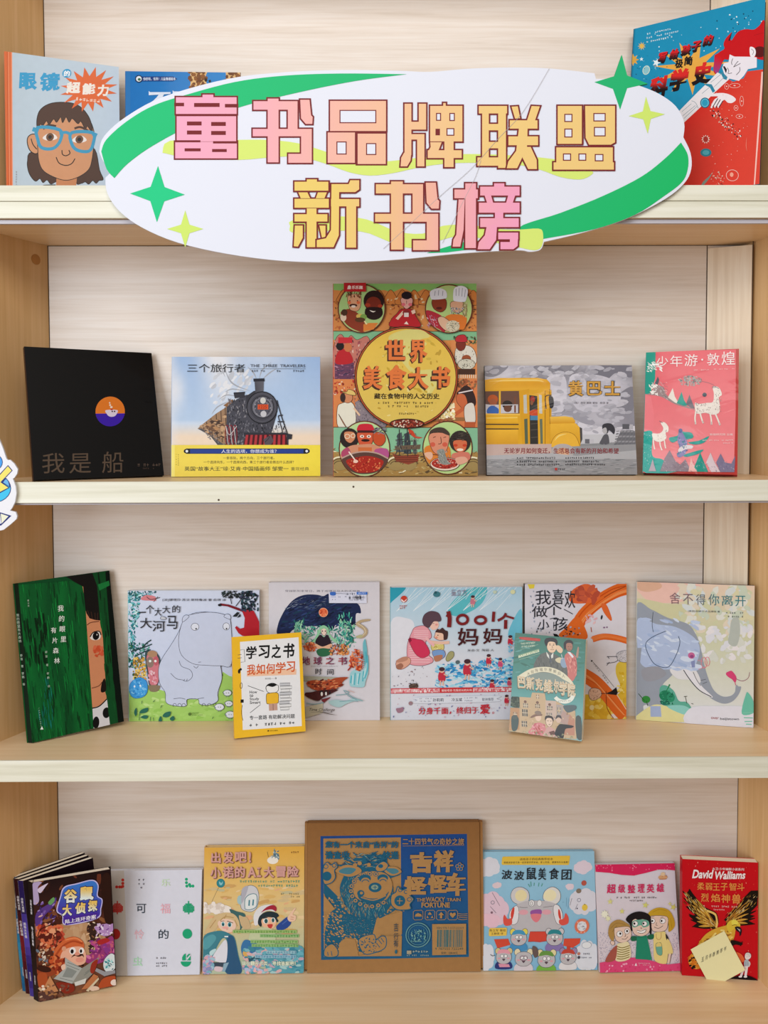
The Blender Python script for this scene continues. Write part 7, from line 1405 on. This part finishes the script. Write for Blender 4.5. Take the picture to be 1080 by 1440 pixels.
# table and small mice
S.poly([(460,708),(590,708),(600,790),(540,800),(440,790)], '#d8483c').poly([(150,772),(270,768),(290,820),(180,850)], '#d8503c').poly([(745,770),(885,768),(880,810),(820,850),(740,830)], '#d8503c').shape([(455,708),(592,708),(605,790),(440,795)], '#d94a3c', OLG, 3, False)
def mouse(cx, cy, s, cap, ear, body, hat=True):
    S.oell(cx-s*0.75, cy-s*0.8, s*0.36, s*0.42, ear, OLG, 3).oell(cx+s*0.75, cy-s*0.8, s*0.36, s*0.42, ear, OLG, 3)
    S.poly([(cx-s*0.8,cy+s*0.6),(cx+s*0.8,cy+s*0.6),(cx+s*1.0,cy+s*1.5),(cx-s*1.0,cy+s*1.5)], body, True)
    S.shape([(cx-s,cy+s*0.2),(cx-s*0.8,cy-s*0.6),(cx,cy-s*0.85),(cx+s*0.8,cy-s*0.6),(cx+s,cy+s*0.2),(cx+s*0.6,cy+s*0.75),(cx,cy+s*0.9),(cx-s*0.6,cy+s*0.75)], MG, OLG, 3)
    if hat: S.poly([(cx-s*0.85,cy-s*0.45),(cx-s*0.6,cy-s*0.95),(cx,cy-s*1.05),(cx+s*0.6,cy-s*0.9),(cx+s*0.8,cy-s*0.4),(cx,cy-s*0.55)], cap, True)
    S.oell(cx-s*0.22, cy-s*0.15, s*0.2, s*0.22, '#f0f0f2', OLG, 3).oell(cx+s*0.25, cy-s*0.15, s*0.2, s*0.22, '#f0f0f2', OLG, 3)
    S.poly([(cx-s*0.2,cy+s*0.22),(cx+s*0.2,cy+s*0.22),(cx,cy+s*0.5)], '#5a4a58', True).ell(cx-s*0.6, cy+s*0.15, s*0.18, s*0.1, '#e4a0ac').ell(cx+s*0.6, cy+s*0.15, s*0.18, s*0.1, '#e4a0ac')
mouse(360, 765, 68, '#4a9cc4', '#e8d860', '#4a94c8'); mouse(665, 765, 70, '#2f8a94', '#cfcace', '#8a7ab4')
mouse(235, 925, 66, '#e8a0b0', '#d8c890', '#2f3a7a'); mouse(405, 940, 72, '#e0d8d0', '#e8dcb8', '#dcd4dc', False); mouse(600, 950, 74, '#6a9a4a', '#e8dca8', '#7ab84a', True); mouse(785, 930, 68, '#c84a3c', '#9a8ab4', '#e4e2e6')
S.poly([(480,830),(520,850),(530,910),(500,930),(478,880)], '#6a5a58', True).poly([(190,980),(280,985),(290,1010),(200,1010)], '#e098b0').ring(405, 935, 30, 20, 4, '#8a5a70').line([(120,900),(140,912),(160,905)], 5, OLG).line([(770,850),(800,850)], 26, '#c8483a')
S.poly([(106,684),(114,676),(252,672),(258,680),(256,734),(250,740),(112,744),(104,736)], '#ecc858').t('陈立军 著绘', 112, 684, 248, 706, '#5a4a34', 0.01).t('王静雯 译', 124, 712, 228, 732, '#5a4a34', 0.01)
S.ell(892, 664, 62, 64, '#e0795c').ell(892, 664, 40, 42, '#dfe4ec').dabs(20, (866, 636, 920, 696), (5, 12), ['#9a9aa4', '#c8c8d0'], 0.6).micro(850, 624, 930, 14, '#f4d8cc').micro(850, 708, 930, 14, '#f4d8cc')
S.oell(938, 825, 40, 28, '#e8ecf0', '#9aa4b4', 3).ell(874, 898, 13, 13, '#c07a6c').micro(896, 892, 990, 14, '#5a6478').ell(876, 930, 13, 13, '#4a4a58').micro(896, 926, 990, 12, '#6a7488').micro(890, 1018, 1010, 12, '#eef2f6')
S.part(TL)
for c, x0, y0, x1, y1 in (('波',204,192,294,268), ('波',308,200,394,276), ('鼠',412,172,496,272), ('美',510,176,578,276), ('食',600,178,684,272), ('团',704,192,788,276)): S.t(c, x0, y0, x1, y1, '#20242c', 0.014)
S.part('cover')
b.done()
# --- tidy heroes
b = Book('tidy', 'picture_book', 'pink bordered picture book of three children hugging, the middle one in green', 'book', 'wrap', True, '#d8c8cc', '#dcd6e0')
S = b.S.fr(830, 1205, 8)
S.bg(lambda a, v: mix('#dcd7e2', '#dccfd6', v), 2, 2)
S.dabs(700, (90, 850, 1040, 1230), (2.5, 5), ['#7a7a9a', '#9a98b4'], 0.8, None, 5, lambda x, y: x < 330 or 440 < x < 540 or 650 < x < 740 or x > 930)
PKB = '#d9265c'
S.poly([(20,70),(960,70),(960,160),(880,150),(760,145),(620,180),(480,210),(340,200),(200,175),(30,160)], PKB, False).poly([(90,1190),(200,1170),(400,1130),(540,1125),(700,1160),(880,1200),(1050,1180),(1060,1320),(90,1320)], '#e0487c', False)
S.dabs(30, (40, 80, 940, 190), (5, 10), ['#f080a0', '#e85a84'], 1, None, 6, lambda x, y: y < 150).dabs(40, (120, 1170, 1020, 1290), (6, 14), ['#f08cb0', '#f4a8c4', '#d83a6c'], 1, None, 6, lambda x, y: y > 1190)
S.star(218, 500, 36, 15, 5, '#e0dc90').star(618, 542, 40, 16, 5, '#d8d878', -80).star(355, 610, 34, 14, 5, '#dcd880').star(930, 566, 42, 16, 5, '#d8d070', -70).star(890, 528, 26, 10, 4, '#dcd890').star(200, 690, 40, 18, 6, '#e8e8c0').star(160, 640, 50, 30, 8, '#f0f0dc')
S.ell(806, 232, 52, 26, '#d8a87c').ell(806, 196, 26, 22, '#e4c8a4').micro(770, 210, 845, 20, '#c8744a').line([(768,252),(846,250)], 7, '#b86a44')
S.part(TL).chars([('超',176,302,280,408),('级',304,304,386,404),('整',412,310,500,406),('理',526,302,606,402),('英',626,306,716,404),('雄',736,300,824,398)], '#d42a62', 0.026)
S.part('cover').micro(290, 446, 740, 20, '#3a3a44', 0, 0.75).micro(438, 482, 594, 18, '#3a3a44', 0, 0.85)
# right girl
SKA, OLB = '#e8cbbb', '#3a3434'
S.poly([(650,640),(690,595),(760,570),(840,580),(900,620),(940,700),(950,770),(920,820),(880,832),(865,700),(700,680)], '#c8a02c', True).lines([[(870,700),(890,810)], [(900,690),(920,800)], [(700,620),(780,590),(860,610)]], 5, '#a88418')
S.shape([(680,680),(700,660),(860,670),(872,760),(850,820),(780,840),(710,830),(688,780)], SKA, OLB, 4).oell(704, 718, 26, 28, '#f2f0f0', OLB, 4).ell(698, 718, 11, 11, K).oell(814, 718, 32, 30, '#f2f0f0', OLB, 4).ell(802, 718, 11, 12, K).lines([[(748,735),(742,765),(760,766)], [(720,785),(770,800),(820,770)], [(676,676),(720,668)], [(790,680),(820,674)]], 5, OLB)
S.poly([(722,860),(800,840),(850,850),(870,1000),(880,1180),(740,1160),(720,1000)], '#ead68a', True).line([(745,860),(750,910),(780,925),(800,900),(800,850)], 6, '#b88a5c').shape([(742,980),(770,958),(806,970),(818,1080),(790,1100),(755,1070)], '#6fb09a', '#8a7a3a', 4).poly([(745,975),(775,955),(804,968),(808,1000),(748,1004)], '#e4cc7c').poly([(850,860),(880,900),(888,940),(870,944),(855,910)], '#2c2a2e', True).poly([(865,920),(905,960),(935,1070),(880,1080)], '#e8d488', True).lines([[(885,1080),(870,1190)], [(922,1075),(900,1190)]], 5, OLB).line([(903,1080),(886,1185)], 26, SKA)
# middle
S.poly([(400,700),(450,640),(540,612),(630,630),(680,680),(692,850),(670,850),(640,720),(500,700),(490,800),(460,830),(450,760)], '#17141a', True)
S.shape([(470,740),(490,700),(560,690),(650,720),(672,790),(660,850),(600,885),(530,880),(485,840)], SKA, OLB, 4).poly([(480,720),(560,700),(650,715),(660,770),(600,790),(570,765),(500,790),(475,770)], '#6fb09c', True).poly([(470,715),(500,690),(540,705),(640,690),(660,720),(640,650),(520,640)], '#17141a', True).oell(508, 748, 30, 30, '#f2f0f0', OLB, 4).ell(498, 746, 12, 13, K).oell(612, 748, 28, 28, '#f2f0f0', OLB, 4).ell(600, 746, 11, 12, K).poly([(530,822),(560,826),(620,812),(625,840),(580,856),(540,845)], '#f4f2f0', True).lines([[(528,820),(575,830),(628,810),(620,842),(580,856),(540,846)], [(576,785),(572,800),(586,802)]], 5, OLB)
S.poly([(470,890),(530,890),(540,930),(470,940)], '#1f6a4c', True).poly([(530,890),(640,880),(670,1000),(705,1150),(520,1140),(525,1000)], '#1f8a6c', False).poly([(650,880),(715,865),(715,915),(660,920)], '#1f6a4c', True).line([(540,905),(640,895)], 5, '#166a50')
# left boy
S.poly([(205,860),(220,760),(280,710),(340,705),(410,740),(446,770),(430,800),(320,790),(280,800),(270,930),(240,930)], '#b08a4a', True).lines([[(230,800),(300,740),(400,760)], [(250,840),(300,770)]], 6, '#96743a')
S.shape([(272,810),(300,790),(430,780),(462,830),(465,890),(440,930),(380,960),(320,950),(285,910)], SKA, OLB, 4).shape([(240,940),(232,960),(250,985),(278,980),(275,945)], SKA, OLB, 4).oell(335, 862, 34, 34, '#f2f0f0', OLB, 4).ell(342, 858, 12, 13, K).oell(416, 832, 27, 30, '#f2f0f0', OLB, 4).ell(418, 830, 11, 13, K).lines([[(396,865),(404,885),(388,890)], [(360,915),(400,920),(430,890)]], 5, OLB)
S.poly([(300,990),(370,960),(440,960),(460,1130),(300,1160)], '#e8dcb0', True)
for q in range(6): S.line([(310,1000+q*27),(370,1016+q*25),(452,990+q*25)], 10, '#8a7a3a')
S.poly([(180,1170),(230,1060),(300,990),(310,1020),(290,1150)], '#a8584a', True)
S.poly([(512,1215),(526,1180),(540,1215)], '#f4e4ec').micro(550, 1180, 690, 14, '#f0c4d4').micro(550, 1200, 690, 10, '#f0c4d4')
b.done()
# --- golden bird
b = Book('flame', 'paperback_book', 'red paperback with a golden eagle spreading its wings, yellow note stuck on it', 'book', 'satin', False, '#b8141c', '#c9141e')
S = b.S.fr(950, 1200, 7.577)
S.bg('#c8121e')
S.dabs(90, (90, 90, 880, 1300), (3, 9), ['#e86a5c', '#f09a88', '#e8503f'], 0.5, (60, 120), 5)
GO, BKF = '#d8a83c', '#1a1410'
S.poly([(75,395),(115,425),(150,375),(200,450),(300,560),(420,620),(445,700),(430,790),(350,772),(170,778),(225,735),(138,655),(215,650),(108,560),(170,555)], BKF).poly([(882,385),(800,388),(715,520),(600,640),(540,720),(600,765),(700,742),(852,742),(765,700),(852,655),(780,640),(872,545)], BKF)
for base, tips, w in (((430,760), [(75,400),(85,470),(110,560),(140,640),(160,700),(180,770),(140,380)], 46), ((540,720), [(880,390),(876,450),(870,520),(860,600),(850,680),(850,740),(790,400)], 44)):
    for k, (tx, ty) in enumerate(tips):
        mx, my = (base[0]*0.45+tx*0.55), (base[1]*0.45+ty*0.55)+10
        S.line([base, (mx, my), (tx, ty)], w*1.5, BKF, True, False, 2)
    for k, (tx, ty) in enumerate(tips):
        mx, my = (base[0]*0.5+tx*0.5), (base[1]*0.5+ty*0.5)
        ex, ey = base[0]*0.25+tx*0.75, base[1]*0.25+ty*0.75
        for d, c in ((-8, '#c8942c'), (3, '#e4bc58'), (12, '#a8702a')): S.line([base, (mx+d, my-d), (ex, ey)], w*0.36, c, True, False, 2)
S.dabs(120, (90, 420, 440, 800), (10, 38), [BKF, '#c8983c', '#e8c870', '#6a4418', '#f0dca0'], 0.1, (40, 62), 4, lambda x, y: abs((x-90)*1.0-(y-440)) < 90)
S.dabs(120, (540, 420, 870, 780), (10, 38), [BKF, '#c8983c', '#e8c870', '#6a4418', '#f0dca0'], 0.1, (-62, -36), 4, lambda x, y: abs((870-x)*0.95-(y-420)) < 100)
S.line([(330,600),(420,640),(440,720),(430,780)], 22, '#e8c26c', True).line([(345,590),(430,630),(455,730)], 7, BKF)
S.poly([(250,940),(320,850),(420,790),(520,760),(600,740),(640,760),(620,900),(560,940),(400,1000),(230,1010)], GO, True).dabs(90, (260, 770, 600, 980), (10, 36), ['#c8902c', '#e8c058', '#a8702c', '#f0d880', '#8d5a20'], 0.4, (-50, 20), 6, lambda x, y: y > 930-(x-250)*0.5)
S.poly([(540,760),(570,710),(620,695),(670,720),(690,760),(650,780),(610,800),(570,830)], '#dcc040', True).poly([(600,700),(640,696),(668,726),(640,750),(600,745)], '#e8dc58', True).line([(600,756),(630,748),(655,752)], 6, '#6a4a14')
S.poly([(630,775),(670,765),(705,800),(700,850),(685,868),(680,830),(655,815)], '#1c1820', True).poly([(650,780),(690,800),(688,822)], '#b8b4b4').poly([(590,915),(650,920),(715,945),(700,968),(640,960),(600,975)], '#1c1412', True).lines([[(640,935),(600,920)], [(690,945),(720,930)], [(680,955),(700,975)]], 9, '#1c1412')
S.ell(225, 1130, 92, 92, '#d88a2c').dabs(40, (140, 1040, 310, 1220), (10, 26), ['#e8a848', '#c8701c', '#1c1410', '#d87a28'], 0.6, None, 6, lambda x, y: (x-225)**2+(y-1130)**2 < 86**2)
S.poly([(560,1330),(700,1290),(800,1300),(880,1340),(860,1352),(560,1346)], '#1a1014', True).poly([(620,1040),(700,1060),(740,1130),(680,1150)], '#e86a3c', True)
S.shape([(742,1090),(750,1055),(780,1045),(808,1065),(806,1100),(780,1122),(750,1115)], '#f0e4e4', '#6a6a70', 3).poly([(748,1075),(770,1048),(806,1066),(800,1085),(770,1075)], '#d8d4d0', True).lines([[(764,1088),(768,1092)], [(785,1086),(790,1090)]], 5, K)
S.poly([(740,1130),(780,1125),(795,1190),(740,1195)], '#b0bcc8', True).poly([(725,1195),(755,1190),(715,1300),(690,1300)], '#efe6e8').poly([(748,1195),(780,1190),(765,1305),(740,1302)], '#f2eaec').ell(696, 1306, 20, 9, '#f4eef0').ell(752, 1308, 20, 9, '#f4eef0').line([(790,1140),(800,1170),(785,1200)], 9, '#e4d8dc').lines([[(750,1140),(752,1190)], [(770,1140),(772,1190)]], 3, '#7a8694')
S.part(TL).t('大卫·少年幽默小说系列', 384, 146, 722, 174, '#f4e8e8', 0.01, 0.01)
S.t('David', 172, 172, 400, 262, '#f6f0f2', 0.03, 0.0, 0.25).t('Walliams', 414, 188, 738, 272, '#f6f0f2', 0.03, -0.03, 0.2)
S.chars([('柔',226,306,304,382),('弱',312,308,386,384),('王',392,312,466,386),('子',474,308,550,386),('智',564,304,642,386),('斗',648,306,728,388),('烈',266,416,350,506),('焰',372,420,468,508),('神',482,424,576,514),('兽',596,420,690,522)], '#e8984c', 0.014)
S.part('cover').micro(290, 540, 665, 20, '#f0b8b0', 0.02, 0.7).micro(400, 578, 545, 16, '#f0b8b0', 0.02, 0.8)
b.done()
# sticky note hanging off the red book
fl = b
hm = fl.S.to_uv
note_px = [(950+157/7.577, 1200+1008/7.577), (950+516/7.577, 1200+810/7.577), (950+735/7.577, 1200+1212/7.577), (950+372/7.577, 1200+1410/7.577)]
NQ = [hm(*p) for p in note_px]
N = 8
V = []; F = []
for j in range(N+1):
    for i in range(N+1):
        a, c = i/N, j/N
        u_ = (NQ[0][0]*(1-a)+NQ[1][0]*a)*(1-c)+(NQ[3][0]*(1-a)+NQ[2][0]*a)*c
        v_ = (NQ[0][1]*(1-a)+NQ[1][1]*a)*(1-c)+(NQ[3][1]*(1-a)+NQ[2][1]*a)*c
        V.append((u_, -0.0022-0.005*c*c, v_))
for j in range(N):
    for i in range(N):
        k = j*(N+1)+i; F.append((k, k+1, k+N+2, k+N+1))
# the note's own frame: its centre on the cover
me = bpy.data.meshes.new('sheet'); me.from_pydata(V, [], F)
at = me.color_attributes.new('ink', 'FLOAT_COLOR', 'POINT'); at.data.foreach_set('color', list(inkcol('#efe9b4'))*len(V)); me.update()
nt_ = empty('sticky_note', fl.mat4); tag(nt_, 'pale yellow sticky note with handwriting on the red eagle book', 'note')
so = link_mesh('sheet', me, nt_, [M['postit']])
sm = so.modifiers.new('thickness', 'SOLIDIFY'); sm.thickness = 0.00015; sm.offset = 1
hw = homography(note_px, [(0, 0), (1, 0), (1, 1), (0, 1)])
def note_uv(px, py):
    a, c = hw(px, py)
    return hm(px, py)
NS = Sheet(note_uv, 9, 9, False); NS.part('handwriting').fr(950, 1200, 7.577)
for q, c in enumerate('五月书香推荐书'):
    x = 268+q*40; y = 1096-q*19
    NS.t(c, x, y, x+30, y+44, '#4a4a42', 0.0, -0.5, 0.25)
for g, (v, f, c) in NS.groups.items():
    for i, p in enumerate(v):
        # depth of the curled sheet at this point
        d0 = (NQ[0][0], NQ[0][1]); e1 = (NQ[3][0]-NQ[0][0], NQ[3][1]-NQ[0][1]); l2 = e1[0]**2+e1[1]**2
        cc = ((p[0]-d0[0])*e1[0]+(p[2]-d0[1])*e1[1])/l2
        v[i] = (p[0], p[1]-0.0027-0.005*max(0, cc)**2-0.0002, p[2])
NS.build(nt_, {'cover': M['postit']})
